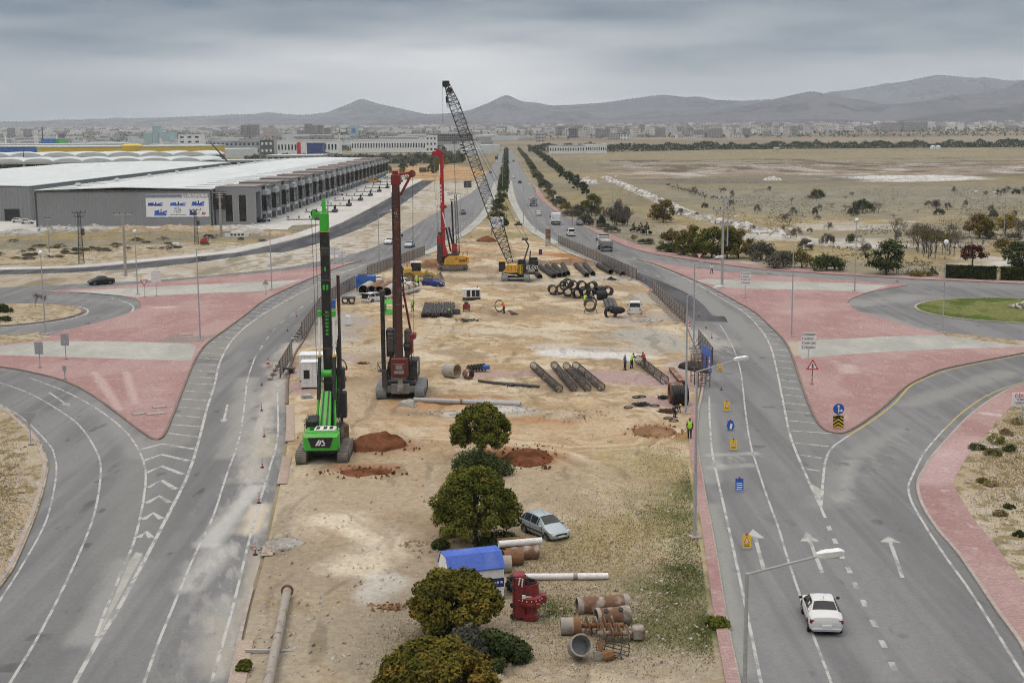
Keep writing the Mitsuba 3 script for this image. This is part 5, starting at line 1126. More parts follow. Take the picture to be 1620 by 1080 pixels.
# ---- crawler crane
P = Proto()
crawler(P, 6.4,1.35,1.0,3.75, 'grey_steel')
P.part('deck', cbox(-2.4,3.2,-2.4,2.4,1.45,1.85,.06), 'dark_steel')
cab = P.part('cab', hull([(x, y, z) for x in (-2.9,-1.75) for y, z in ((-2.3,1.8),(-2.3,3.3),(-2.1,3.5),(-.6,3.5),(-.6,1.8))]), 'ink_black')
P.part('cab_roof', cbox(-2.95,-1.6,-2.35,-.5,3.48,3.62,.05), 'yellow_steel', parent=cab)
P.part('cab_window', plate((-2.8,-2.32,2.2),(-1.85,-2.32,2.2),(-1.85,-2.32,3.3),(-2.8,-2.32,3.3),.02), 'glass_dark', parent=cab)
P.part('housing', hull([(x, y, z) for y in (-2.45,.5) for x, z in ((-2.3,1.75),(-1.5,2.6),(-1.2,2.95),(.2,2.85),(.3,1.7),(-1.0,1.6))]), 'yellow_steel')
P.part('housing_panel', join([box(-1.35 + .62 * k, -1.28 + .62 * k, -2.47,-2.4,1.9,2.9) for k in range(3)]), 'dark_steel')
P.part('access_rail', join([tube((-2.9,-2.7,1.7),(.3,-2.6,1.1),.05,5), box(-2.9,.2,-2.75,-2.45,1.2,1.28)]), 'white_steel')
bk = P.part('rear_body', cbox(.35,3.35,-2.35,2.3,1.3,2.95,.08), 'ink_black')
P.part('counterweight', join([xf(lathe([(.01,0),(.66,0),(.68,.08),(.68,.75),(.66,.83),(.01,.83)],18),(x, -1.6, z)) for x in (1.05,) for z in (2.95,)] + [xf(lathe([(.01,0),(.7,0),(.7,1.0),(.01,1.0)],18),(3.1,.6,2.95)), cbox(2.4,3.9,-.2,1.4,1.6,3.4,.08), cbox(.4,1.7,-2.42,-1.0,1.2,3.0,.06)]), 'ink_black', 30)
ch = []
for r in range(5):
 for c in range(2):
  x0, z0 = .52 + c * .32,1.45 + r * .3
  ch.append(plate((x0,-2.445, z0),(x0 + .16,-2.445, z0),(x0 + .32,-2.445, z0 + .28),(x0 + .16,-2.445, z0 + .28),.012))
P.part('hazard_board', box(.5,1.15,-2.435,-2.42,1.4,3.0), 'sign_yellow', parent=bk); P.part('hazard_stripes', join(ch), 'ink_black', parent=bk)
for t_, h, x0, z0 in (('ELCO', .55,1.75,2.25),('ZEMIN', .27,2.0,1.82)):
 tm = meshkit.text_mesh(t_, h, .02, True); tv = np.array(tm.vertices)
 P.part('lettering', (np.column_stack([tv[:, 0] + x0 + .18 * tv[:, 1],-2.37 - tv[:, 2], tv[:, 1] + z0]), np.array(tm.faces)), 'sign_white', parent=bk)
# boom
FOOT, JN = np.array([-.9,1.2,3.0]), np.array([-2.0,1.6,6.2])
TIPX, TIPZ = -11.6,33.8
TIP = np.array([TIPX, 2.6, TIPZ])
d = TIP - FOOT
b1, b2, b3, b4 = FOOT + d * .20, FOOT + d * .30, FOOT + d * .88, TIP
bo = P.part('boom', lattice(b1, b3,1.75,1.75,24,.06,.034, up=(0,1,0)), 'dark_steel')
P.part('boom_foot', lattice(FOOT, b1,.9,2.1,7,.075,.05, up=(0,1,0)), 'dark_steel', parent=bo)
P.part('boom_tip', lattice(b3, b4,1.75,.7,6,.08,.045, up=(0,1,0)), 'dark_steel', parent=bo)
P.part('boom_joint', join([tube(FOOT + d * s + (a, b, 0), FOOT + d * s + (a, -b, 0),.1,6) for s in (.2,.42,.65,.88) for a, b in ((.85,.85),(-.85,.85))]), 'dark_steel', parent=bo)
P.part('tip_head', join([cbox(TIPX - .7, TIPX + .5,2.2,3.0, TIPZ - .5, TIPZ + .3,.08), xf(lathe([(.05,-.25),(.55,-.25),(.5,0),(.55,.25),(.05,.25)],16),(TIPX - .2,2.6, TIPZ - .3), rx=math.pi / 2), xf(lathe([(.05,-.2),(.5,-.2),(.45,0),(.5,.2),(.05,.2)],16),(TIPX + .5,2.6, TIPZ - 1.3), rx=math.pi / 2)]), 'ink_black', 30, parent=bo)
ax = [(3.0 - 1.6,1.85),(3.0 - .3,1.85)]
P.part('gantry', join([tube((1.0, s * .9 + 1.0,1.9),(2.3, s * .7 + 1.0,6.0),.11,6) for s in (1,-1)] + [tube((2.2, s * .9 + 1.0,1.9),(2.6, s * .7 + 1.0,5.0),.1,6) for s in (1,-1)] + [tube((1.0 + 1.3 * q, .1 + .2 * q, 1.9 + 4.1 * q),(1.0 + 1.3 * q, 1.9 - .2 * q, 1.9 + 4.1 * q),.07,6) for q in (.25,.5,.75,1)] + [tube((2.3, s * .7 + 1.0,6.0),(1.7, s * .55 + 1.0,7.0),.12,6) for s in (1,-1)] + [cbox(1.1,2.2,.2,1.8,6.95,7.25,.05)]), 'dark_steel')
BR = np.array([.5,1.0,9.6])
P.part('bridle', join([cbox(BR[0] - .7, BR[0] + .7, BR[1] - .4, BR[1] + .4, BR[2] - .12, BR[2] + .18,.04), cbox(BR[0] - .3, BR[0] + .3, BR[1] - .3, BR[1] + .3, BR[2] + .15, BR[2] + .5,.04)]), 'dark_steel')
P.part('pendant', join([tube(BR + (s * .4,0,.3), TIP + (s * .2,0,-.4),.03,4) for s in (1,-1)] + [tube(BR + (s * .45,0,-.1),(1.8 + s * .25,1.0,7.1),.028,4) for s in (1,-1)]), 'dark_steel')
P.part('hoist_rope', join([tube((2.55,1.0,1.9),(2.6,1.0,5.0),.025,4), tube((.3,1.2,3.0), TIP + (.5,0,-1.4),.022,4), tube((.0,1.2,3.0), TIP + (.2,0,-.5),.022,4), tube(TIP + (-.72,0,-.4), TIP + (-.72,0,-7.0),.02,4), tube(TIP + (.4,0,-1.6), TIP + (.0,0,-2.6),.02,4)]), 'dark_steel')
P.part('hook_block', join([cbox(TIPX - .15, TIPX + .25,2.4,2.8, TIPZ - 3.4, TIPZ - 2.3,.06), path([(TIPX + .05,2.6, TIPZ - 3.4),(TIPX + .05,2.6, TIPZ - 4.0),(TIPX + .2,2.6, TIPZ - 4.2),(TIPX + .28,2.6, TIPZ - 4.0)],.06,6)]), 'ink_black')
hb = P.part('lower_hook', hull([(TIPX + 2.3 + a * .25 + (1 - z) * .9,2.0,21.6 + z * 2.0) for a in (-1,1) for z in (0,1)] + [(TIPX + 2.3 + a * .25 + (1 - z) * .9,2.25,21.6 + z * 2.0) for a in (-1,1) for z in (0,1)]), 'sign_white')
P.part('hook_stripes', join([hull([(TIPX + 2.3 + a * .27 + (1 - z) * .9, yy, 21.6 + z * 2.0) for a in (-1,1) for z in (q, q + .12) for yy in (1.98,2.27)]) for q in (0,.25,.5,.75)]), 'ink_black', parent=hb)
P.part('hook_rope', tube((TIPX + 2.3,2.1,23.5), TIP + (.45,-.2,-1.6),.02,4), 'dark_steel', parent=hb)
x, y = G(816,447,.2)
P.place('crawler_crane', 'black and yellow crawler crane with a tall lattice boom leaning left above the site', 'crane', (x, y + 3.2,.18),.0)
# ---- far yellow mobile crane behind the factory roofs
P = Proto()
P.part('chassis', cbox(-5,5,-1.3,1.3,.9,1.7,.1), 'yellow_steel'); P.part('operator_cab', cbox(-2,0,-1.2,.2,1.7,3.3,.1), 'yellow_steel')
for x_ in (-3.8,-2.4,2.4,3.8):
 for s in (1,-1): wheel_parts(P, x_, s * 1.1,.65,.5, spokes=False)
P.part('boom_base', tube((1.0,0,2.5),(-5.5,0,9.5),.55,8,.48), 'yellow_steel'); P.part('boom_top', tube((-5.5,0,9.5),(-15.0,0,20.5),.42,8,.3), 'black_paint')
yq = 735.0
P.place('mobile_crane', 'yellow and black mobile crane with its boom raised behind the grey factory', 'crane', (at_depth(379, yq, 0), yq, 0),.0)
# ------------------------------------------------------------------ things on the construction ground
def pipe_mesh(L, r, wall, n=22):
 """an open pipe along x"""
 m = lathe([(r - wall, 0),(r, 0),(r, L),(r - wall, L),(r - wall, 0)], n)
 return xf(xf(m, (0,0,-L / 2)), ry=math.pi / 2)
def lay(name, P, px0, px1, z, label, cat, group=None):
 """set a thing that is built along x so that its axis runs between two ground pixels"""
 a, b = S(*px0), S(*px1)
 m = (a + b) / 2
 return P.place(name, label, cat, (m[0], m[1], m[2] + z), math.atan2(b[1] - a[1], b[0] - a[0]), group)
def span(px0, px1):
 return float(np.linalg.norm(S(*px0)[:2] - S(*px1)[:2]))
# long pipes and pipe stacks
def long_pipe(px0, px1, r, mat, label, name='pipe', wall=.03, flange=False, z=None, bands=()):
 P = Proto(); L = span(px0, px1)
 P.part('barrel', pipe_mesh(L, r, wall), mat, 40)
 for q in bands: P.part('band', xf(pipe_mesh(.25, r + .012,.05),(q * L / 2,0,0)), 'rust', 40)
 if flange: P.part('flange', xf(pipe_mesh(.18, r + .11,.14),(L / 2 - .1,0,0)), 'rust', 40)
 return lay(name, P, px0, px1, r * .95 if z is None else z, label, 'pipe')
k = long_pipe((423,1105),(455,945),.24, 'pale_pipe', 'long grey casing pipe with a flanged end lying at the lower left of the site', flange=True, z=.45)
P = Proto(); P.part('beam', box(-1.3,1.3,-.06,.06,0,.12), 'galvanised'); lay('support_beam', P, (402,1033),(455,1029),.02, 'thin steel beam lying under the long casing pipe at lower left', 'beam')
long_pipe((814,917),(962,915),.19, 'white_steel', 'long white pipe lying beside the red casing machine', bands=(.3,))
long_pipe((655,636),(824,642),.24, 'galvanised', 'long grey pipe lying across the site in front of the brown rig', bands=(-.1,))
P = Proto(); P.part('block', hull([(x, y, z) for x in (-.9,.9) for y in (-.5,.5) for z in (0,)] + [(-.5,-.3,.5),(.5,.3,.55),(.2,.4,.65),(-.8,.3,.4)]), 'grey_soil'); lay('concrete_block', P, (636,641),(652,643),0, 'rough lump of broken concrete at the left end of the long grey pipe', 'concrete block')
for j, (a, b, r, m, lb, z) in enumerate((((786,877),(846,870),.23, 'orange_rust', 'pale brown casing pipe behind the blue and white shed, farthest of the stack', .75),((789,884),(857,876),.21, 'white_steel', 'white pipe on top of the rusty casings beside the shed', .95),((800,887),(850,882),.42, 'rust', 'dark rusty casing under the white pipe, the far right one', .40),((796,894),(826,891),.48, 'orange_rust', 'orange rusty casing under the white pipe', .46),((788,905),(809,903),.50, 'pale_pipe', 'white and rust casing end sticking out behind the shed', .48))):
 long_pipe(a, b, r, m, lb, 'casing', z=z)
P = Proto(); L = span((913,970),(994,966)); P.part('barrel', pipe_mesh(L, .46,.05), 'rust', 40)
for q in (-.9,.9): P.part('collar', xf(pipe_mesh(.3,.475,.06),(q * L / 2,0,0)), 'pale_pipe', 40)
lay('casing', P, (913,970),(994,966),.44, 'rust and white casing section, rearmost of the tools at the lower right', 'casing')
P = Proto(); L = span((945,985),(995,984)); P.part('barrel', pipe_mesh(L, .46,.05), 'rust', 40)
P.part('end_ring', xf(pipe_mesh(.2,.5,.06),(-L / 2,0,0)), 'pale_pipe', 40); P.part('end_ring', xf(pipe_mesh(.45,.49,.05),(L / 2 - .2,0,0)), 'pale_pipe', 40)
for q in (-.28,.2): P.part('hole', xf(lathe([(.01,0),(.13,0),(.13,.06),(.01,.06)],16),(q * L, -.24,.385), rx=.55), 'ink_black', 30)
lay('core_barrel', P, (945,988),(995,987),.46, 'brown core barrel with two round holes in its side', 'core barrel')
def helix(r0, r1, pitch, turns, n=18):
 k = int(turns * n) + 1
 t = np.arange(k) / n
 a = t * 2 * np.pi
 inn = np.column_stack([t * pitch, r0 * np.cos(a), r0 * np.sin(a)]); out = np.column_stack([t * pitch + .0, r1 * np.cos(a), r1 * np.sin(a)])
 off = np.array([.05,0,0])
 V = np.vstack([inn, out, inn + off, out + off]); i = np.arange(k - 1)
 q = lambda a_, b_: np.vstack([np.stack([a_ * k + i, a_ * k + i + 1, b_ * k + i + 1],1), np.stack([a_ * k + i, b_ * k + i + 1, b_ * k + i],1)])
 return V, np.vstack([q(0,1), q(3,2), q(1,3), q(2,0)])
P = Proto(); P.part('stem', pipe_mesh(2.6,.13,.05), 'orange_rust', 40); P.part('flight', xf(helix(.12,.50,.42,4),(-.7,0,0)), 'rust', 30)
P.part('socket', xf(pipe_mesh(.8,.44,.06),(-1.55,0,0)), 'pale_pipe', 40); P.part('rim', xf(pipe_mesh(.4,.45,.06),(-1.1,0,0)), 'orange_rust', 40)
lay('auger', P, (908,1003),(985,1001),.45, 'rusty drilling auger with a pale green socket at its left end', 'auger')
P = Proto(); P.part('stem', pipe_mesh(2.1,.13,.05), 'rust', 40); P.part('flight', xf(helix(.12,.46,.40,4),(-.9,0,0)), 'rust', 30); P.part('head', cbox(.75,1.35,-.35,.35,-.3,.35,.08), 'pale_pipe')
lay('auger', P, (947,1016),(1008,1011),.42, 'rusty drilling auger with a white square head at its right end', 'auger')
P = Proto(); P.part('shell', lathe([(.0,.05),(.46,.05),(.5,0),(.55,.85),(.50,.86),(.46,.1),(.02,.1)],26), 'grey_steel', 30); P.part('rim', xf(lathe([(.49,0),(.57,0),(.57,.07),(.49,.07),(.49,0)],26),(0,0,.82)), 'pale_pipe', 30)
s_ = S(913,1042); P.place('drilling_bucket', 'round grey drilling bucket lying open towards the viewer at the lower right', 'bucket', (s_[0], s_[1] + .3,.62),.25, tilt=1.05)
P = Proto(); P.part('core', xf(lathe([(.01,0),(.26,0),(.3,.3),(.2,.55),(.01,.55)],8),(0,0,.2), ry=1.2), 'orange_rust'); P.part('blade', hull([(-.1,-.03,.1),(-.5,-.03,.0),(-.55,-.03,.5),(-.05,-.03,.45),(-.1,.03,.1),(-.5,.03,0),(-.55,.03,.5),(-.05,.03,.45)]), 'pale_pipe'); P.part('blade', hull([(-.1,.1,.4),(.1,.2,.9),(-.3,.25,.95),(-.25,.1,.45),(-.2,.0,.4)]), 'orange_rust')
s_ = S(955,1045); P.place('drill_bit', 'orange rusty drill bit with two blades on the ground beside the round bucket', 'drill bit', s_)
cg = [path(np.column_stack([np.full(20, x),.42 * np.cos(np.linspace(0,2 * np.pi, 20)),.42 * np.sin(np.linspace(0,2 * np.pi, 20))]),.02,5) for x in np.linspace(-.7,.7,4)] + [tube((-.75,.42 * math.cos(t),.42 * math.sin(t)),(.75,.42 * math.cos(t),.42 * math.sin(t)),.018,5) for t in np.linspace(0,2 * np.pi, 14, endpoint=False)]
P = Proto(); P.part('hoops', join(cg), 'black_paint'); lay('steel_cage', P, (955,1034),(985,1040),.42, 'short black steel cage among the augers at the lower right', 'cage')
P = Proto(); P.part('box', cbox(-.35,.35,-.16,.16,0,.22,.04), 'white_steel'); P.part('lid', cbox(-.3,.3,-.12,.12,.21,.25,.02), 'pale_pipe'); lay('tool_box', P, (912,1019),(927,1018),0, 'small pale crate between the auger and the round bucket', 'crate')
# red casing oscillator (vertical frame and drum)
P = Proto()
P.part('frame', join([cbox(-1.0,-.35,-.45,.15,.15,2.75,.05), cbox(-1.02,-.3,-.4,.55,2.2,2.9,.06)]), 'red_paint')
P.part('frame_rail', join([box(-1.08,-.98,-.5,-.35,.1,2.8), box(-.42,-.33,-.5,-.35,.1,2.8)]), 'red_paint')
P.part('drum', lathe([(.0,.0),(.60,.0),(.62,.32),(.5,.40),(.5,.75),(.66,.85),(.78,1.0),(.78,1.45),(.6,1.55),(.56,2.3),(.48,2.3),(.46,1.7),(.0,1.7)],26), 'red_paint', 30)
P.part('collar', lathe([(.79,1.05),(.86,1.05),(.86,1.2),(.79,1.2),(.79,1.05)],26), 'dull_red', 30)
P.part('bolts', join([box(.80 * math.cos(t) - .03,.80 * math.cos(t) + .03,.80 * math.sin(t) - .03,.80 * math.sin(t) + .03,1.3,1.36) for t in np.linspace(0,2 * np.pi, 18)]), 'white_steel')
P.part('lug', join([cbox(.62,1.05,-.2,.3,1.0,1.55,.06), cbox(.3,.6,-.85,-.6,.9,1.2,.05)]), 'red_paint')
P.part('hoses', join([path([(-.5,-.3 + .05 * k, 2.5),(-.1,-.5,2.55 - .07 * k),(.2,-.45,2.1 - .1 * k),(-.2,-.62,1.75),(-.45,-.5,1.5 + .1 * k)],.035,6) for k in range(4)] + [path(np.column_stack([.42 * np.cos(np.linspace(0,6.2,20)),.42 * np.sin(np.linspace(0,6.2,20)), np.full(20,2.33 + .06 * k)]),.04,6) for k in range(2)]), 'rubber')
P.part('roller', join([xf(lathe([(.01,-.08),(.16,-.08),(.16,.08),(.01,.08)],12),(-1.08,-.42, z), rx=math.pi / 2) for z in (.3,1.0,2.1,2.7)]), 'ink_black', 30)
P.part('valve_block', join([cbox(-.5,-.25,-.62,-.45,1.35,1.7,.03), cbox(-.35,.1,-.6,-.4,1.5,1.62,.03), tube((-.7,-.5,2.3),(-.62,-.5,2.75),.05,6), tube((-.5,-.5,2.2),(-.45,-.5,2.7),.05,6)]), 'white_steel')
s_ = S(838,977); P.place('casing_oscillator', 'bright red casing machine with a drum and upright frame standing on the dry grass', 'casing machine', s_, .05, s=.86, mats={'red_paint': 'dull_red'})
# blue and white shed
P = Proto()
L, W, H = 3.3,2.2,2.3
hx = L / 2
for s, nm in ((-1, 'wall'),(1, 'wall')):
 for z0, z1, m in ((0,.85, 'sign_white'),(.85,1.4, 'shed_navy'),(1.4,2.0, 'sign_white')):
  P.part('wall_board', box(-hx, hx, s * W / 2 - .03, s * W / 2 + .03, z0, z1 - .004), m)
for s in (-1,1):
 P.part('gable', join([box(s * hx - .03, s * hx + .03,-W / 2 + .032, W / 2 - .032,.6,1.95), xf(prism([(-W / 2 + .035,1.95),(W / 2 - .035,1.95),(.55,2.75),(-.55,2.75)],-.03,.03),(s * hx, 0,0), rz=math.pi / 2)]), 'sign_white')
 P.part('gable_base', box(s * hx - .032, s * hx + .032,-W / 2 + .034, W / 2 - .034,0,.597), 'shed_navy')
rp = [(-W / 2 - .1,1.96),(-.56,2.78),(.56,2.78),(W / 2 + .1,1.96),(W / 2 + .1,2.02),(.56,2.84),(-.56,2.84),(-W / 2 - .1,2.02)]
P.part('roof', xf(prism(rp, -hx - .06, hx + .06), rz=math.pi / 2), 'shed_blue')
P.part('roof_seam', join([xf(prism([(-W / 2 - .11,1.99),(-.57,2.81),(.57,2.81),(W / 2 + .11,1.99),(W / 2 + .11,2.035),(.57,2.855),(-.57,2.855),(-W / 2 - .11,2.035)], x - .02, x + .02), rz=math.pi / 2) for x in np.linspace(-1.5,1.5,4)]), 'shed_blue')
P.part('painted_letters', join([box(1.0 + .22 * k, 1.12 + .22 * k, -W / 2 - .034,-W / 2 - .03,1.08,1.2) for k in range(4)]), 'sign_white')
a, b = S(714,960), S(793,943)
P.place('shed', 'blue and white painted shed with a blue roof behind the yellowish round tree', 'shed', ((a[0] + b[0]) / 2 - .3,(a[1] + b[1]) / 2 + .7,.2), math.atan2(b[1] - a[1], b[0] - a[0]) * .55, s=.95)
# concrete pipes, big
for j, (a, b, r, m, lb) in enumerate((((575,467),(590,458),.85, 'concrete_pipe', 'pale concrete pipe at the left end of the row beside the blue container'),((588,468),(602,459),.85, 'orange_rust', 'brown stained pipe, second from the left in the row of large pipes'),((601,469),(616,460),.85, 'rust', 'dark rusty pipe, third from the left in the row of large pipes'),((612,470),(628,460),.80, 'concrete_pipe', 'grey concrete pipe behind the dark drill bar of the brown rig'))):
 P = Proto(); L = span(a, b); P.part('barrel', pipe_mesh(L, r, .1,26), m, 40); P.part('inner_wall', xf(pipe_mesh(L * .98, r - .11,.02,26)), 'dark_steel', 40)
 lay('large_pipe', P, a, b, r, lb, 'pipe')
P = Proto(); P.part('barrel', pipe_mesh(6.5,.75,.09,26), 'concrete_pipe', 40)
for q in (-.5,0,.5): P.part('band', xf(pipe_mesh(.7,.76,.05,26),(q * 5,0,0)), 'orange_rust', 40)
lay('large_pipe', P, (628,468),(654,460),.75, 'long brown and grey banded pipe to the right of the brown mast', 'pipe')
long_pipe((612,473.5),(663,459.5),.3, 'concrete_pipe', 'thin grey pipe lying along the front of the large pipes')
# corrugated black pipes in a heap
def coil(r, L):
 n = int(L / .16); pr = [(r - .16,0)]
 for k in range(n):
  z = k * L / n
  pr += [(r - .05, z),(r, z + .03),(r, z + .09),(r - .05, z + .12)]
 return xf(xf(lathe(pr + [(r - .05, L),(r - .16, L),(r - .16,0)],22),(0,0,-L / 2)), rx=-math.pi / 2)
GP = 'black corrugated pipes heaped on the site'
BIG = Proto(); BIG.part('barrel', coil(.72,1.9), 'black_pipe', 30)
names = 'leftmost lying on the ground by itself|second in the bottom row, open end dark|third in the bottom row|fourth in the bottom row, nearest of the heap|fifth in the bottom row behind the nearest|sixth in the bottom row behind the workers|seventh in the bottom row, tilted|lying front right with a slanted end|rightmost with daylight through it|upper left on top of the heap|upper middle on top of the heap|upper right on top of the heap|behind the upper left one|at the back right of the heap'.split('|')
spots = [(874.5,466,0,.1),(887,465,0,.0),(898.5,469,0,-.1),(914,472,0,-.2),(925,468,0,.25),(935.5,471,0,-.1),(948,468,0,-.7),(950,474.5,0,-1.0),(962,466.5,0,.15),(892.5,459.5,1.25,0),(907.5,459,1.25,.05),(921,460,1.25,.1),(899,455,1.2,.2),(937,461,.5,-.3)]
for (px, py, dz, rz), nm in zip(spots, names):
 s_ = S(px, py + (dz * 9.8))
 BIG.place('corrugated_pipe', 'black corrugated pipe, ' + nm, 'pipe', (s_[0], s_[1] + .5, s_[2] + .70 + dz), rz, GP)
P = Proto(); P.part('ring', coil(.9,.7), 'black_pipe', 30); P.part('mat', xf(hull(sphere((0,0,0),1,12,6)[0] * np.array([1.1,.9,.5])),(.9,-.4,.3)), 'black_soil', 30)
s_ = S(966,501); P.place('pipe_coil', 'black pipe coil in front of the thin pipe bundle near the white van', 'pipe coil', (s_[0], s_[1], s_[2] + .6),.4)
for a, b, r, lb in (((957,481),(963,493),.3, 'thin dark corrugated pipe, left of the three beside the white van'),((964,479),(969,496),.34, 'thin dark corrugated pipe, middle of the three beside the white van'),((969,477),(977,496),.34, 'thin dark corrugated pipe, right of the three beside the white van')):
 long_pipe(a, b, r, 'dark_steel', lb, 'thin_pipe', z=.4)
# rebar cages
def cage_mesh(L, r, nb=18, hoops=None, th=.016):
 hoops = hoops or int(L / .35)
 t = np.linspace(0,2 * np.pi, 21)[:-1]
 bars = [tube((-L / 2, r * math.cos(a), r * math.sin(a)),(L / 2 + rng.uniform(.2,.5), r * math.cos(a), r * math.sin(a)), th, 4) for a in np.linspace(0,2 * np.pi, nb, endpoint=False)]
 hp = [path(np.column_stack([np.full(20, x), r * np.cos(t), r * np.sin(t)]), th * .8,4, True) for x in np.linspace(-L / 2 + .05, L / 2, hoops)]
 return join(bars), join(hp),[path(np.column_stack([np.full(20, x), r * .97 * np.cos(t), r * .97 * np.sin(t)]), th * 2.0,5, True) for x in np.linspace(-L / 2, L / 2,5)]
def cage(px0, px1, r, label, group, mat='rebar_steel', th=.02, nb=18, z=None):
 P = Proto(); b, h, sti = cage_mesh(span(px0, px1), r, nb, th=th)
 P.part('bars', b, mat); P.part('hoops', h, mat)
 for m in sti: P.part('stiffener', m, mat)
 lay('rebar_cage', P, px0, px1, r if z is None else z, label, 'rebar cage', group)
GC = 'rebar cages lying on the pink paving'
for a, b, lb in (((844,584),(884,620), 'rebar cage lying apart, leftmost of four on the pink paving'),((877,584),(907,619), 'second rebar cage from the left on the pink paving'),((896,585),(929,619), 'third rebar cage from the left on the pink paving'),((911,583),(951,618), 'fourth rebar cage from the left on the pink paving')):
 cage(a, b, .40, lb, GC, nb=22)
cage((1010,575),(1051,607),.46, 'rebar cage being tied by three workers near the white patch', None)
GD = 'dense dark cages stacked at the back of the site'
for a, b, lb in (((841,428),(854,441), 'dark cage end beside the rear of the crane'),((855,425),(876,440), 'dark cage, second from the crane'),((865,424),(885,439), 'dark cage, third from the crane'),((876,423),(893,438), 'dark cage, fourth from the crane'),((890,422),(898,436), 'dark cage, fifth from the crane'),((911,423),(928,438), 'dark cage in the right pair, left one'),((925,422),(938,436), 'dark cage in the right pair, right one'),((946,422),(966,434), 'dark cage against the hoarding, near one'),((956,421),(985,437), 'dark cage against the hoarding, far one')):
 P = Proto(); L = span(a, b); bb, h, sti = cage_mesh(L, .43,26, int(L / .22),.03)
 P.part('bars', bb, 'rebar_steel'); P.part('hoops', h, 'rebar_steel')
 for m in sti: P.part('stiffener', m, 'rebar_steel')
 P.part('mesh_lining', pipe_mesh(L, .40,.02), 'dark_steel', 40)
 lay('dark_cage', P, a, b, .43, lb, 'rebar cage', GD)
P = Proto(); t = np.linspace(0,2 * np.pi, 25)[:-1]
for q in range(7): P.part('hoop', path(np.column_stack([.75 * np.cos(t), np.full(24,-1.5 + q * .5),.75 * np.sin(t) + 1.0]),.035,5, True), 'rebar_steel')
P.part('bars', join([tube((.75 * math.cos(a),-1.5,.75 * math.sin(a) + 1.0),(.75 * math.cos(a),1.6,.75 * math.sin(a) + 1.0),.022,4) for a in t[::2]]), 'rebar_steel')
P.part('stand', join([tube((s * .95,-1.7,0),(s * .7,-1.6,.9),.05,5) for s in (-1,1)] + [tube((-1,-1.75,.06),(1,-1.75,.06),.05,5)]), 'fence_post')
s_ = S(934,495); P.place('rebar_cage', 'upright ringed rebar cage on a stand between two workers', 'rebar cage', (s_[0], s_[1] + 1.2, s_[2]),0)
# bundles of bars
for j, (x0, x1, lb) in enumerate(((668,683, 'short bundle of dark bars, left of three stacks'),(683,697, 'middle bundle of dark bars beside the worker in the lime vest'),(696,716, 'right bundle of dark bars with a worker crouching in front'))):
 P = Proto()
 a, b = S((x0 + x1) / 2 - 2,503), S((x0 + x1) / 2 + 4,483)
 L = np.linalg.norm(b - a); w = (x1 - x0) / 11.0
 lay_ = []
 for r_ in range(4):
  for c_ in range(int(w / .17)):
   o = rng.uniform(-.5,.5)
   P.part('bar', xf(pipe_mesh(L * rng.uniform(.85,1.0),.085,.03,8),(o, -w / 2 + .17 * c_ + .085 * (r_ % 2),.09 + .15 * r_), rz=rng.uniform(-.02,.02)), 'rebar_steel', 40)
 m = (a + b) / 2
 P.place('bar_bundle', lb, 'steel bars', (m[0], m[1], m[2]), math.atan2(b[1] - a[1], b[0] - a[0]))
for a, b, lb in (((757,604),(812,612), 'dark steel tube in the low pile right of the blue auger, left part'),((775,605),(848,613), 'dark steel tube in the low pile right of the blue auger, middle part'),((780,608),(853,613.5), 'dark steel tube with a red end in the low pile')):
 long_pipe(a, b, .13, 'dark_steel', lb, 'steel_tube', z=.16)
P = Proto(); P.part('beam', cbox(-4.0,4.0,-.22,.22,0,.35,.04), 'rust_paint'); P.part('flange', box(-4.0,4.0,-.3,.3,.35,.4), 'rust'); lay('steel_beam', P, (1059,582),(1082,612),0, 'brown steel beam lying beside the lamp post on the pink paving', 'beam')
P = Proto(); P.part('beam', cbox(-3.6,3.6,-.1,.1,0,.2,.03), 'rust_paint'); lay('steel_beam', P, (1066,583),(1091,617),0, 'thin brown beam next to the thicker brown beam', 'beam')
# casings standing about
P = Proto(); P.part('barrel', pipe_mesh(1.5,.72,.08,24), 'concrete_pipe', 40); P.part('inner_wall', pipe_mesh(1.45,.63,.02,24), 'tan_soil', 40); P.part('rim', xf(pipe_mesh(.15,.76,.1,24),(.7,0,0)), 'tan_soil', 40)
s_ = S(714,596); P.place('large_pipe', 'short dusty pipe lying open towards the right, left of the blue auger', 'pipe', (s_[0], s_[1], s_[2] + .72),-.6)
P = Proto(); P.part('barrel', pipe_mesh(.8,.5,.07,22), 'rust', 40); P.part('inner_wall', pipe_mesh(.75,.42,.02,22), 'rust_paint', 40)
s_ = S(741,598); P.place('casing_ring', 'short dark rusty casing ring beside the blue auger', 'casing', (s_[0], s_[1], s_[2] + .5),-.9)
P = Proto(); P.part('stem', pipe_mesh(2.5,.16,.04,12), 'dark_steel', 40); P.part('flight', xf(helix(.15,.42,.36,6),(-1.1,0,0)), 'dark_steel', 30); P.part('head', cbox(.5,1.3,-.6,-.1,-.2,.25,.06), 'blue_paint')
lay('auger', P, (736,589),(773,587),.4, 'dark and blue auger lying behind the dusty short pipe', 'auger')
P = Proto(); P.part('barrel', lathe([(.9,0),(1.0,0),(1.0,6.0),(.9,6.0),(.9,0)],22), 'rust', 30); P.part('dirt_crust', lathe([(1.005,0),(1.05,.2),(1.02,2.4),(1.005,2.5)],22), 'grey_soil', 30)
s_ = S(867,389); P.place('standing_casing', 'rusty casing standing upright like a chimney near the right carriageway', 'casing', s_, 0, s=(.58,.58,.62))
P = Proto(); P.part('drum', lathe([(.01,0),(.29,0),(.30,.3),(.29,.31),(.29,.6),(.30,.61),(.29,.9),(.01,.9)],18), 'shed_navy', 30); P.part('hoop', lathe([(.3,.3),(.315,.32),(.3,.34)],18), 'dark_steel', 30)
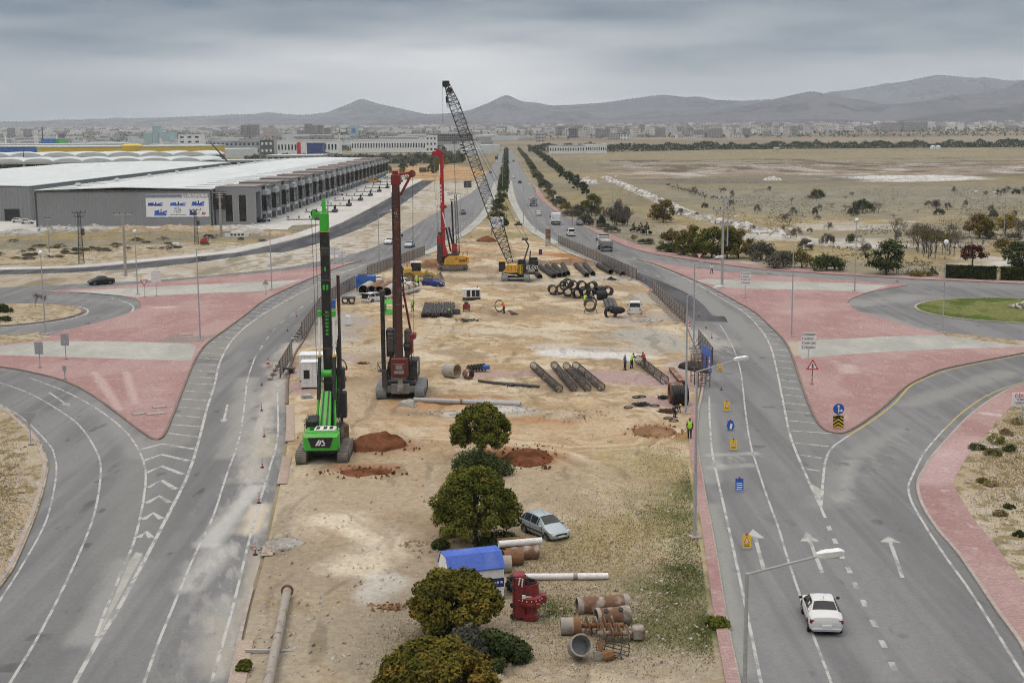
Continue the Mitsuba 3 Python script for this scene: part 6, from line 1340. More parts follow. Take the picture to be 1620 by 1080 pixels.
s_ = S(855,403); P.place('oil_drum', 'dark blue drum standing alone on the dry ground near the upright casing', 'drum', s_, 0, s=1.2)
# generator
P = Proto(); P.part('body', cbox(-1.4,1.4,-.6,.6,.35,1.75,.1), 'white_steel'); P.part('skid', box(-1.4,1.4,-.55,.55,.1,.35), 'dark_steel')
for x in (-.45,.35,.98): P.part('open_panel', box(x - .28, x + .28,-.615,-.6,.5,1.5), 'ink_black')
P.part('exhaust', tube((.9,.2,1.75),(.9,.2,2.05),.07,8), 'dark_steel')
s_ = S(746,475); P.place('generator', 'white generator box with open dark side panels in the middle of the site', 'generator', s_, .02)
# welding bench, odd steel
P = Proto(); P.part('coil', join([path(np.column_stack([.55 * np.cos(t),.55 * np.sin(t), np.full(24,.1 + .08 * q)]),.05,5, True) for q in range(8)]), 'rebar_steel'); s_ = S(722,497); P.place('wire_coil', 'dark wire coil beside the bar bundles', 'wire coil', s_)
P = Proto(); P.part('frame', join([cbox(-.5,.5,-.4,.4,.3,1.1,.06)]), 'dull_red'); P.part('legs', join([tube((x, y, 0),(x, y, .35),.05,5) for x in (-.4,.4) for y in (-.3,.3)]), 'dark_steel'); P.part('motor', xf(lathe([(.01,-.3),(.2,-.3),(.2,.3),(.01,.3)],12),(0,0,1.25), ry=math.pi / 2), 'dark_steel', 30); s_ = S(738,492); P.place('bar_bender', 'small red and dark bending machine beside the wire coil', 'machine', s_)
P = Proto(); t24 = np.linspace(0,2 * np.pi, 25)[:-1]
for q in range(6): P.part('hoop', path(np.column_stack([.62 * np.cos(t24), np.full(24, q * .14),.8 * np.sin(t24) + .85]),.05,5, True), 'rebar_steel')
s_ = S(790,494); P.place('hoop_stack', 'upright stack of dark steel hoops beside the worker in orange', 'steel hoops', s_)
P = Proto(); P.part('bars', join([xf(pipe_mesh(4.2,.06,.02,6),(0,.16 * k, .07), rz=.03 * k) for k in range(5)]), 'rebar_steel'); lay('loose_bars', P, (800,489),(814,502),.02, 'thin dark bars trailing away from the hoop stack', 'steel bars')
P = Proto(); P.part('scrap', join([path(np.column_stack([np.cumsum(rng.normal(.18,.3,7)) - 1.6, rng.uniform(-.9,.9,7), rng.uniform(.04,.3,7)]),.035,4) for k in range(16)]), 'rebar_steel'); s_ = S(748,508); P.place('scrap_pile', 'loose tangle of dark steel scrap left of the hoop stack', 'scrap', s_)
for j, (px, lb) in enumerate((((1007,629), 'steel ring lying flat on the pink paving, left of a pair'),((1015,628), 'steel ring lying flat on the pink paving, right of a pair'),((1036,642), 'steel ring lying flat near the black wire heap'),((1057,662), 'steel rings in a stack near the bending worker, front left'),((1066,666), 'steel rings in a stack near the bending worker, front right'),((994,645), 'steel ring lying flat at the edge of the sandy ground'))):
 P = Proto(); P.part('ring', join([path(np.column_stack([.42 * np.cos(t24),.42 * np.sin(t24), np.full(24,.04 + .05 * q)]),.03,5, True) for q in range(2)]), 'rebar_steel'); s_ = S(*px); P.place('steel_ring', lb, 'steel ring', s_, .3 * j)
for px, rr, lb in (((1014,641),.7, 'black heap of tie wire on the pink paving'),((1056,652),.8, 'brown heap of cut wire behind the bending worker'),((1050,630),.5, 'small dark heap of wire beside the big black coil')):
 P = Proto(); P.part('wire', join([path(np.column_stack([rng.normal(0, rr * .5,5), rng.normal(0, rr * .5,5), np.abs(rng.normal(0,.12,5)) + .03]),.022,4) for k in range(70)]), 'rust_paint' if 'brown' in lb else 'black_paint'); s_ = S(*px); P.place('wire_heap', lb, 'wire heap', s_)
P = Proto()
P.part('rear_coil', xf(coil(1.0,1.2),(-.25,.9,1.0), rz=math.pi / 2), 'rust', 30); P.part('front_coil', xf(coil(.95,1.5),(0,0,.95), rz=math.pi / 2), 'black_pipe', 30)
s_ = S(1075,640); P.place('cable_drum', 'big rusty and black coil standing beside the tall lamp post', 'cable coil', (s_[0], s_[1], s_[2]),.05)
P = Proto(); P.part('tarp', hull(np.vstack([sphere((0,0,.35),1,14,6)[0] * np.array([1.8,.9,.75]), sphere((1.4,-.6,.1),.5,8,5)[0]])), 'black_soil', 40); P.part('fold', xf(hull(sphere((0,0,0),1,10,5)[0] * np.array([1.2,.5,.4])),(.4,-.5,.3)), 'ink_black', 40)
s_ = S(1098,585); P.place('black_tarpaulin', 'black tarpaulin heap beside the blue sign gantry', 'tarpaulin', s_, -.35)
# green lattice piece behind the brown rig
P = Proto(); P.part('lattice', lattice((-2.6,0,.8),(2.6,0,.8),1.5,1.5,9,.06,.04), 'green_paint'); P.part('end_plate', join([box(x - .04, x + .04,-.75,.75,.05,.12) for x in (-2.6,2.6)]), 'green_paint')
lay('lattice_section', P, (608,510),(626,480),.05, 'bright green lattice mast section behind the brown rig', 'lattice section')
# blue container with lettering
P = Proto(); P.part('body', cbox(-1.6,1.6,-.9,.9,.6,2.35,.04), 'blue_paint'); P.part('legs', join([tube((x, y, 0),(x, y, .6),.06,5) for x in (-1.4,1.4) for y in (-.8,.8)] + [box(-1.9,1.6,-.6,-.5,.5,.6)]), 'dark_steel'); P.part('top_load', cbox(-1.3,.2,-.7,.7,2.35,2.6,.1), 'dark_steel')
tm = meshkit.text_mesh('ELCO', .52,.02, True); tv = np.array(tm.vertices); P.part('lettering', (np.column_stack([tv[:, 0] - 1.35 + .25 * tv[:, 1],-.9 - tv[:, 2] * .8, tv[:, 1] + 1.25]), np.array(tm.faces)), 'shed_navy')
tm = meshkit.text_mesh('ZEMIN', .26,.02, True); tv = np.array(tm.vertices); P.part('lettering', (np.column_stack([tv[:, 0] + .35,-.9 - tv[:, 2] * .8, tv[:, 1] + 1.27]), np.array(tm.faces)), 'shed_navy')
s_ = S(579,459); P.place('blue_container', 'blue steel container with dark lettering beside the hoarding, left of the large pipes', 'container', (s_[0], s_[1], s_[2]),.02)
# odds at the left edge
P = Proto(); P.part('drums', join([xf(coil(.5,.9),(k * 1.0,0,.5)) for k in range(2)]), 'dark_steel', 30); P.part('cover', cbox(-.5,1.6,-.5,.5,.75,1.1,.15), 'dark_steel'); s_ = S(546,480); P.place('hose_bundle', 'dark bundle of hoses beside the hoarding left of the white estate car', 'hoses', s_)
P = Proto(); P.part('tank', cbox(-.28,.28,-.28,.28,.15,1.5,.06), 'blue_paint'); P.part('bottles', join([tube((-.6,.0,.1),(-.6,0,1.3),.12,10), tube((-.35,.1,.1),(-.35,.1,1.25),.12,10)]), 'white_steel', 30); s_ = S(528,490); P.place('gas_bottles', 'blue and white gas bottles near the hoarding', 'gas bottles', s_)
for px, w, h, lb in (((551,514),.65,1.35, 'small white cabinet standing alone on the sandy edge'),((516,512),.75,2.1, 'white cabinet on a post behind the green rig mast')):
 P = Proto(); P.part('body', cbox(-w / 2, w / 2,-.3,.3,.1, h, .05), 'white_steel'); P.part('door', box(-w / 2 + .08, w / 2 - .08,-.315,-.3,.25, h - .15), 'lamp_white'); P.part('base', box(-w / 2, w / 2,-.28,.28,0,.1), 'kerb_concrete'); s_ = S(*px); P.place('cabinet', lb, 'cabinet', s_, .3)
# white site cabins
def cabin(L, W, H, label, loc, rz, ribs=True, win=((-.4,1.2),), feet=True):
 P = Proto(); P.part('walls', cbox(-L / 2, L / 2,-W / 2, W / 2,.15, H, .03), 'white_steel')
 P.part('roof', cbox(-L / 2 - .04, L / 2 + .04,-W / 2 - .04, W / 2 + .04, H, H + .1,.03), 'lamp_white')
 if ribs:
  for x in np.arange(-L / 2 + .15, L / 2,.3): P.part('roof_rib', box(x - .03, x + .03,-W / 2, W / 2, H + .1, H + .14), 'lamp_white')
 for x, w in win:
  P.part('window_frame', box(x - w / 2 - .06, x + w / 2 + .06,-W / 2 - .02,-W / 2,1.0,1.96), 'sign_back'); P.part('window', box(x - w / 2, x + w / 2,-W / 2 - .03,-W / 2 - .021,1.06,1.9), 'glass_dark')
 for q in np.arange(-L / 2 + .02, L / 2,.6): P.part('wall_seam', box(q - .015, q + .015,-W / 2 - .012,-W / 2,.2, H - .05), 'galvanised')
 P.part('skid', box(-L / 2 + .05, L / 2 - .05,-W / 2 + .1, W / 2 - .1,0,.15), 'dark_steel')
 P.part('door', box(L / 2, L / 2 + .02,-.4,.4,.2,2.1), 'lamp_white')
 return P.place('site_cabin', label, 'cabin', loc, rz)
s_ = S(506,604); cabin(3.9,2.2,2.75, 'white ribbed roof site cabin behind the green rig', (s_[0] - .2, s_[1] + 1.2, s_[2]),.0, win=((-1.1,.8),))
s_ = S(490,615); cabin(1.9,1.7,2.65, 'smaller white cabin with one dark window in front of the ribbed cabin', (s_[0] + .05, s_[1] + .9, s_[2]),.03, False, ((-.35,.55),))
P = Proto(); P.part('body', cbox(-.5,.5,-.4,.4,.2,1.1,.12), 'black_paint'); P.part('bags', join([xf(hull(sphere((0,0,0),.3,8,5)[0]),(x, -.3, z)) for x, z in ((-.6,.5),(-.4,1.0),(-.7,.2))]), 'white_steel', 40); P.part('sheet', hull([(.1,-.5,0),(.8,-.5,0),(.7,.4,0),(.2,.3,1.0),(.5,-.2,1.1)]), 'ink_black'); s_ = S(537,602); P.place('pump', 'black pump with white bags beside the site cabin', 'pump', s_)
P = Proto(); P.part('hose', join([path(np.column_stack([.7 * np.cos(np.linspace(-.3,2.6,12)), np.full(12,.1 * q),.9 * np.sin(np.linspace(-.3,2.6,12)) + .3]),.06,6) for q in range(2)]), 'rubber'); P.part('coupling', tube((.62,0,-.02),(.75,.1,.35),.12,8), 'dull_red'); s_ = S(538,586); P.place('hose_loop', 'arched black hose with a red coupling behind the site cabin', 'hose', s_)
P = Proto(); P.part('tray', cbox(-.7,.7,-.4,.4,.45,.6,.04), 'dark_steel'); P.part('legs', join([tube((x, y, 0),(x * .8, y, .5),.04,5) for x in (-.6,.6) for y in (-.35,.35)]), 'dark_steel'); P.part('wheel', xf(lathe([(.02,-.1),(.28,-.1),(.28,.1),(.02,.1)],14),(.3,-.3,.28), rx=math.pi / 2), 'rubber', 30); s_ = S(457,590); P.place('wheelbarrow', 'dark wheelbarrow behind the left hoarding panel', 'wheelbarrow', s_)
P = Proto(); P.part('pallet', join([box(-.6,.6,-.5 + .25 * k, -.38 + .25 * k, .1,.14) for k in range(5)] + [box(x - .05, x + .05,-.5,.62,0,.1) for x in (-.5,0,.5)]), 'galvanised'); P.part('load', cbox(-.5,.4,-.3,.4,.14,.35,.08), 'grey_soil'); s_ = S(486,629); P.place('pallet', 'grey pallet with a flat load in front of the small cabin', 'pallet', s_, .3)
# earth piles
def pile(px, rx, ry, h, mat, label, name='earth_pile', cat='earth pile', seed=1, stones=True, flatz=.6):
 n, m = 46,22
 a = np.linspace(0,2 * np.pi, n, endpoint=False); r = np.linspace(0,1, m)
 A, R = np.meshgrid(a, r)
 edge = .82 + .36 * meshkit.fbm(np.stack([np.cos(A) * 1.6, np.sin(A) * 1.6,0 * A + seed],-1),3, seed)
 X, Y = rx * R * np.cos(A) * edge, ry * R * np.sin(A) * edge
 f = meshkit.fbm(np.stack([X * 1.3, Y * 1.3,0 * X + seed],-1),4, seed + 1)
 Z = h * np.clip(1 - R, 0,1) ** flatz * (.55 + .9 * f) * np.clip((1 - R) * 6,0,1) - .06 + (1 - np.clip((1 - R) * 6,0,1)) * -.1
 i, j = np.meshgrid(np.arange(m - 1), np.arange(n), indexing='ij')
 jj = (j + 1) % n
 f_ = np.vstack([np.column_stack([(i * n + j).ravel(),((i + 1) * n + j).ravel(),((i + 1) * n + jj).ravel()]), np.column_stack([(i * n + j).ravel(),((i + 1) * n + jj).ravel(),(i * n + jj).ravel()])])
 P = Proto(); P.part('mound', (np.column_stack([X.ravel(), Y.ravel(), Z.ravel()]), f_), mat, 60)
 if stones:
  cl = []
  for q in range(90):
   t, d = rng.uniform(0,6.28), rng.uniform(.4,1.5); s_ = rng.uniform(.03,.12) * (1 if h > .3 else .8)
   v, ff = hull(rng.normal(0,1,(9,3))); cl.append((v * s_ / 1.3 + (rx * d * math.cos(t), ry * d * math.sin(t), max(0, h * (1 - d) * .8) + .03), ff))
  k = P.part('clods', join(cl), mat);
 s_ = S(*px) if abs(G(*px)[0]) < 20 else np.append(G(*px),0.05)
 key = P.place(name, label, cat, s_, 0)
 if stones: tag(key + '__clods', kind='stuff')
 return key
pile((598,706),2.6,2.2,1.35, 'red_soil', 'dark red earth heap beside the green rig', seed=3)
pile((578,748),2.4,1.4,.35, 'red_soil', 'low scattered red-brown earth below the dark red heap', seed=5)
pile((835,722),2.0,3.0,.45, 'red_soil', 'flattened red earth patch right of the round tree', seed=7)
pile((890,657),2.6,2.2,.55, 'tan_soil', 'low greyish earth ridge behind the farthest round tree', seed=8)
pile((1035,682),2.0,2.0,.45, 'brown_soil', 'orange-brown earth mound beside the pink paving', seed=9)
pile((688,422),2.9,2.4,1.7, 'brown_soil', 'brown earth heap between the wheel loader and the red rig', seed=11)
pile((770,382),2.6,2.5,1.35, 'red_soil', 'red earth heap beneath the white site board', seed=13)
pile((903,414),5.5,3.0,.7, 'brown_soil', 'long orange earth bank behind the dark cages', seed=15, flatz=.9)
pile((967,443),1.0,1.0,.6, 'black_soil', 'small black heap in front of the hoarding', seed=16)
pile((575,575),.5,.4,.25, 'red_soil', 'tiny red earth heap behind the site cabin', seed=17)
pile((452,862),1.5,1.3,.45, 'grey_soil', 'broken concrete and earth heap on the left kerb', seed=19)
pile((750,868),2.6,1.6,.10, 'tan_soil', 'bare earth bed under the middle round tree', seed=21)
pile((655,862),.9,.7,.28, 'tan_soil', 'small dug pit edge with litter left of the middle tree', seed=22)
pile((612,961),.8,.5,.12, 'brown_soil', 'small dark earth spill above the lower round tree', seed=23)
pile((535,503),1.2,.6,.22, 'tan_soil', 'small earth ridge beside the white cabinet', seed=24)
pile((1008,500),1.6,1.1,.4, 'tan_soil', 'earth and stone bank behind the white van', seed=25)
pile((1028,508),1.3,.9,.3, 'rubble', 'pale pink stone heap right of the white van', seed=26)
pile((745,655),3.2,1.6,.25, 'grey_soil', 'pale stony ridge behind the farthest round tree, left part', seed=27)
pile((800,648),2.4,1.2,.3, 'rubble', 'pale stony ridge behind the long grey pipe, right part', seed=28)
# hoarding panels
def hoarding(px0, px1, n, label, h=2.0, base=True):
 a, b = S(*px0), S(*px1)
 d = (b - a)[:2]; L = np.linalg.norm(d); w = L / n
 P = Proto()
 for k in range(n):
  x = k * w
  P.part('panel', box(x + .06, x + w - .06,-.02,.02,.22, h - .04), 'fence_panel')
  P.part('post', box(x - .05, x + .05,-.06,.06,.05, h), 'fence_post')
  P.part('brace', join([tube((x, .03, h * .8),(x, 1.1,.12),.035,5), tube((x, .03, h * .35),(x, 1.0,.12),.03,5)]), 'fence_post')
  if base: P.part('base_block', cbox(x - .35, x + .35,.8,1.35,-.02,.25,.05), 'kerb_concrete')
 P.part('post', box(L - .05, L + .05,-.06,.06,.05, h), 'fence_post')
 P.part('rail', join([box(0, L, -.035,.035, z, z + .06) for z in (.16, h - .05)]), 'fence_post')
 P.place('hoarding', label, 'hoarding', (a[0], a[1],.12), math.atan2(d[1], d[0]))
hoarding((1127,577),(1105,547),6, 'short rust-framed hoarding run behind the blue sign gantry')
hoarding((1083.5,511),(1032.6,462),14, 'hoarding run beside the new asphalt, between two gaps')
hoarding((1006.7,443),(883.5,385.5),27, 'long hoarding run along the right carriageway beside the tipper lorry')
hoarding((582,438.5),(672,404),20, 'far left hoarding run ending beside the red earth heap', 2.0)
hoarding((478,537),(514,484),12, 'near left hoarding run behind the green rig mast', 2.2)
hoarding((516,482),(561,455.5),10, 'middle left hoarding run left of the blue container', 2.0)
hoarding((443.5,598.5),(462,566),5, 'single left hoarding bay with stone feet nearest the viewer', 2.0)
# blue sign on its scaffold tower
P = Proto()
P.part('tower', join([tube((x, y, 0),(x, y, 3.0),.05,5) for x in (-.6,.6) for y in (-1.5,0,1.5)] + [tube((-.6, y, z),(.6, y, z),.035,5) for y in (-1.5,0,1.5) for z in np.arange(.2,3.1,.55)] + [tube((x, -1.5, z),(x, 1.5, z + .5),.03,5) for x in (-.6,.6) for z in (.3,1.3,2.2)] + [tube((-.6, y, z),(.6, y, z + .55),.03,5) for y in (-1.5,) for z in np.arange(.2,2.6,.55)]), 'fence_post')
sgn = P.part('sign_board', box(.62,.72,-1.6,2.2,1.5,3.9), 'sign_blue')
P.part('white_field', box(.60,.735,-1.55,-.9,1.6,3.0), 'sign_white', parent=sgn)
P.part('sign_arrows', join([box(.72,.735,-.4 + .7 * k, -.25 + .7 * k, 1.8,3.0) for k in range(3)] + [hull([(x, -.325 + .7 * k + q, z) for x in (.72,.735) for q, z in ((-.25,3.0),(.25,3.0),(0,3.4))]) for k in range(3)]), 'sign_white', parent=sgn)
s_ = S(1112,612); P.place('sign_gantry', 'blue direction board on a rusty scaffold tower at the kerb', 'sign', (s_[0] - .1, s_[1] + 1.2, s_[2]),.12)
# ------------------------------------------------------------------ lamps, poles, signs, cones
def lamp(px, ang, h, label, arm=2.6, group='street lamps with one long arm', s=1.0, base=True, name='street_lamp'):
 x, y = G(*px)
 P = Proto()
 P.part('column', tube((0,0,0),(0,0, h),.115 * s, 10,.06 * s), 'galvanised', 40)
 if base: P.part('base_block', cbox(-.35,.35,-.35,.35,-.1,.12,.04), 'kerb_concrete')
 if arm:
  P.part('arm', tube((0,0, h - .05),(arm, 0, h + arm * .22),.045 * s, 8), 'galvanised', 40)
  he = hull([(arm + a, b, h + arm * .22 + c) for a, b, c in ((-.1,.1,.1),(-.1,-.1,.1),(-.1,.1,-.06),(-.1,-.1,-.06),(.15,.2,.17),(.15,-.2,.17),(.75,.2,.23),(.75,-.2,.23),(.9,.1,.18),(.9,-.1,.18),(.15,.18,-.05),(.15,-.18,-.05),(.8,.16,.02),(.8,-.16,.02))])
  P.part('lantern', he, 'lamp_white', 30); P.part('lens', box(arm + .2, arm + .7,-.12,.12, h + arm * .22 - .075, h + arm * .22 - .04), 'head_clear')
 else:
  P.part('globe', sphere((0,0, h + .1),.32,14,10), 'lamp_white', 60); P.part('collar', tube((0,0, h - .3),(0,0, h - .1),.1,8), 'galvanised')
 P.place(name, label, 'street lamp', (x, y, .14), ang, group)
for px, ang, h, lb in (((1183,1092),.05, None, 'nearest street lamp at the bottom edge, its lantern over the white car lane'),((1099,853),.25,10.8, 'street lamp at the grass edge, lantern in front of the blue sign board'),((1085,656),.2,10.9, 'street lamp on the pink paving beside the rusty cable coil'),((1097,571),.25,10.9, 'street lamp at the corner of the grey concrete patch, behind the cable coil one')):
 if h is None:
  x, y = 8.35,47.0
  hh = top_z(x, y, 912)
  q = proj((x, y, 0)); lamp((q[0], q[1]), ang, hh, lb)
 else: lamp(px, ang, h, lb)
for px, h, ang, lb in (((1252,534),11,.4, 'grey street lamp on the right paved island beside the town direction sign'),((1141,455),11,.3, 'grey street lamp at the left tip of the right paved island'),((1352,462),11.2,0, 'street lamp with a round white head on the right island'),((1491,528),11.4,.3, 'street lamp at the right end of the paved island beside the roundabout'),((1588,377),10,2.5, 'far street lamp behind the hedge among bare trees'),((1533,375),10,.8, 'street lamp behind the brown trees at the far right')):
 lamp(px, ang, h, lb, 0 if 'round' in lb else 2.2, None if 'round' in lb else 'street lamps with one long arm', .9)
for px, h, ang, lb in (((317,540),11.5,2.9, 'tall street lamp on the left paved island beside the hatching'),((72,531),10.5,2.8, 'street lamp beside the left roundabout'),((430,459),10,2.9, 'street lamp at the far end of the left paved island'),((218,467),10,0, 'street lamp with a round white head beside the give way sign'),((600,420),10,.2, 'street lamp on the left carriageway edge behind the brown mast')):
 lamp(px, ang, h, lb, 0 if 'round' in lb else 2.4, None if 'round' in lb else 'street lamps with one long arm', .9)
for px, ang, h, lb in (((729,377),3.2,10.5, 'street lamp beside the left carriageway right of the red rig'),((848,368),.2,10.5, 'street lamp beside the right carriageway near the upright casing'),((828,355),.3,10.5, 'street lamp beside the box lorry, next beyond the casing'),((795,303),1.6,11, 'street lamp in the median hedge, nearest'),((797,270),1.6,11, 'street lamp in the median hedge, second'),((800,248),1.6,11, 'street lamp in the median hedge, farthest'),((969,350),1.0,12, 'tall pale pole in the dry field behind the roadside trees'),((918,298),1.2,12, 'pale pole in the dry field, second along the road'),((891,272),1.2,12, 'pale pole in the dry field, third along the road'),((584,250),1.2,10, 'pole beyond the showroom row'),((687,276),1.2,10, 'pole at the edge of the orange clay ground'),((720,258),1.2,10, 'pole left of the crane boom in the far field')):
 lamp(px, ang, h, lb, 1.6, 'distant roadside lamps', 1.0, False)
def post_sign(px, h, boards, label, name='road_sign', cat='road sign', rz=0.0, r=.04, mat='galvanised'):
 x, y = G(*px)
 P = Proto(); P.part('post', tube((0,0,0),(0,0, h), r, 8), mat, 40); P.part('foot', cbox(-.2,.2,-.2,.2,-.05,.08,.03), 'kerb_dark')
 boards(P)
 return P.place(name, label, cat, (x, y, .13), rz)
def txt(P, s, h, x, z, y, mat, parent=None, bold=True, mx=None):
 tm = meshkit.text_mesh(s, h, .012, bold); v = np.array(tm.vertices)
 w = v[:, 0].max() - v[:, 0].min()
 sc = min(1.0, mx / w) if mx else 1.0
 P.part('lettering', (np.column_stack([x + v[:, 0] * sc, np.full(len(v), y) - v[:, 2], z + v[:, 1]]), np.array(tm.faces)), mat, parent=parent)
def town_board(rows, w=1.6, hh=.42, z0=2.2, letters=True):
 def f(P):
  for k, t in enumerate(rows):
   z = z0 + (len(rows) - 1 - k) * (hh + .05)
   b = P.part('board', cbox(-w / 2, w / 2,-.09,-.05, z, z + hh, .01), 'sign_white')
   if letters:
    txt(P, t, .22,-w / 2 + .3, z + .1,-.092, 'ink_black', b, True, w - .4)
    P.part('arrow', join([box(-w / 2 + .12,-w / 2 + .17,-.1,-.09, z + .08, z + .28), prism([(-w / 2 + .06, z + .26),(-w / 2 + .23, z + .26),(-w / 2 + .145, z + .36)],-.1,-.09)]), 'ink_black', parent=b)
 return f
TOWNS = ['Hacılar', 'Ankara', 'Kayseri', 'Nevşehir']
TOWNS = ['Havaalanı', 'Ankara', 'Selim Çad', 'Aksaray']
post_sign((1278,585.5),4.3, town_board(TOWNS), 'four-row white town direction sign nearest the hatching on the right island')
post_sign((1179,473),4.2, town_board(TOWNS), 'four-row white town direction sign farther up the right island')
post_sign((248,469.5),4.2, town_board(['', '', '', ''], letters=False), 'white multi-row direction sign beside the give way sign on the left island', rz=.6)
def tri_up(P):
 a = P.part('board', prism([(-.62,1.55),(.62,1.55),(0,2.62)],-.08,-.05), 'sign_red'); P.part('field', prism([(-.43,1.66),(.43,1.66),(0,2.4)],-.092,-.08), 'sign_white', parent=a)
 P.part('symbol', join([prism([(-.09,1.72),(-.02,1.72),(.0,2.2),(-.07,2.2)],-.1,-.092), prism([(.0,1.72),(.16,1.72),(.16,1.82),(.06,1.82),(.08,2.1),(.0,2.1)],-.1,-.092)]), 'ink_black', parent=a)
post_sign((1284.5,610),1.6, tri_up, 'red and white triangular warning sign on the right island', mat='rust_paint')
def keep(P):
 P.part('disc', xf(lathe([(.01,0),(.48,0),(.48,.03),(.01,.03)],28),(0,-.05,1.75), rx=math.pi / 2), 'sign_blue', 30)
 P.part('arrows', join([prism([(-.05,1.4),(.03,1.4),(.03,1.95),(.12,1.95),(-.02,2.15),(-.16,1.95),(-.05,1.95)],-.1,-.082), prism([(.03,1.55),(.22,1.55),(.22,1.48),(.4,1.62),(.22,1.76),(.22,1.67),(.03,1.67)],-.1,-.082)]), 'sign_white')
 b = P.part('board', box(-.46,.46,-.06,-.03,.08,1.2), 'sign_yellow')
 for k in range(4):
  z = .1 + .32 * k
  P.part('chevron', prism([(-.46, max(z - .16,.08)),(0, z + .16),(.46, max(z - .16,.08)),(.46, z + .02),(0, z + .34 if z + .34 < 1.2 else 1.2),(-.46, z + .02)],-.072,-.06), 'ink_black', parent=b)
post_sign((1325.5,680),1.3, keep, 'round blue arrow sign over a yellow and black chevron board, right island tip')
def give_way(P, back=False):
 m = 'sign_back' if back else 'sign_red'
 a = P.part('board', prism([(-.62,2.75),(.62,2.75),(0,1.7)],-.08,-.05), m)
 if not back:
  P.part('field', prism([(-.42,2.64),(.42,2.64),(0,1.92)],-.092,-.08), 'sign_white', parent=a)
  txt(P, 'YOL VER', .12,-.28,2.42,-.095, 'ink_black', a, True)
post_sign((229,471),1.8, give_way, 'red and white give way sign on the left island', rz=.3)
post_sign((49,706),1.8, lambda P: give_way(P, True), 'grey back of a give way sign at the lower left verge', rz=.1)
post_sign((421,467),1.6, lambda P: P.part('board', prism([(-.55,1.6),(.55,1.6),(0,2.5)],-.08,-.05), 'sign_back'), 'grey triangular sign back near the far tip of the left island')
post_sign((1106,425),1.6, give_way, 'white and red give way sign at the right pavement under the green trees')
for px, w, h0, h1, lb in (((63.5,583),.95,1.5,2.9, 'grey rectangular sign back on the left island, nearest the edge of the picture'),((104.5,570),.95,1.6,3.0, 'grey rectangular sign back on the left island, second from the edge'),((103,602),.4,.9,1.5, 'small grey sign back on a short post on the left island'),((530,419),2.0,1.8,3.3, 'large white sign back beside the black mast, left of a pair'),((541.5,419),1.5,1.3,2.6, 'large white sign back beside the black mast, right of a pair'),((740,306),3.2,2.2,5.0, 'dark grid-backed sign beside the far left carriageway'),((669,279),4.0,2.0,4.8, 'dark information board at the end of the parking yard'),((1419,446),.4,1.2,2.0, 'small sign at the right island tip beside the dark round tree')):
 post_sign(px, h0 + .1, lambda P: (P.part('board', cbox(-w / 2, w / 2,-.07,-.03, h0, h1,.01), 'sign_back' if 'grey' in lb else ('lamp_white' if 'white' in lb else 'dark_steel')), P.part('bracket', join([box(-w / 2 + .05, w / 2 - .05,-.1,-.07, h0 + q * (h1 - h0) - .03, h0 + q * (h1 - h0) + .03) for q in (.25,.75)] + [box(-.04,.04,-.13,-.07, h0, h1)]), 'galvanised')), lb, r=.06)
# white information boards
P = Proto(); P.part('board', cbox(-3.4 / 2,3.4 / 2,-.1,0,2.0,4.6,.02), 'sign_white')
for x in (-1.2,.9): P.part('post', box(x - .07, x + .07,0,.14,0,4.4), 'fence_post')
for k, (w, z) in enumerate(((1.6,3.9),(2.3,3.4),(1.9,2.95),(.5,2.35))): P.part('text_line', box(-1.5,-1.5 + w, -.115,-.1, z, z + .18), 'ink_blue')
P.part('emblem', box(1.0,1.5,-.115,-.1,3.3,4.0), 'sign_blue')
x, y = G(785.5,374); P.place('site_board', 'white building site board on two posts in front of the median hedge', 'sign board', (x, y, .2),0)
P = Proto(); P.part('board', cbox(-.1,2.1,-.1,0,1.55,2.75,.02), 'sign_white'); P.part('post', tube((.95,.04,0),(.95,.04,2.7),.06,8), 'galvanised', 40)
txt(P, 'DİKKAT', .30,.12,2.37,-.102, 'sign_red', mx=1.75); txt(P, 'TÜMOSAN', .21,.25,2.06,-.102, 'ink_blue', mx=1.55); txt(P, 'FABRİKASI', .15,.12,1.80,-.102, 'ink_black', mx=1.3); P.part('text_line', box(.0,1.9,-.112,-.1,1.66,1.70), 'sign_back')
x, y = G(1618,672); P.place('warning_board', 'white board with large red lettering DİKKAT cut by the right edge', 'sign board', (x - .98, y, .12),.05)
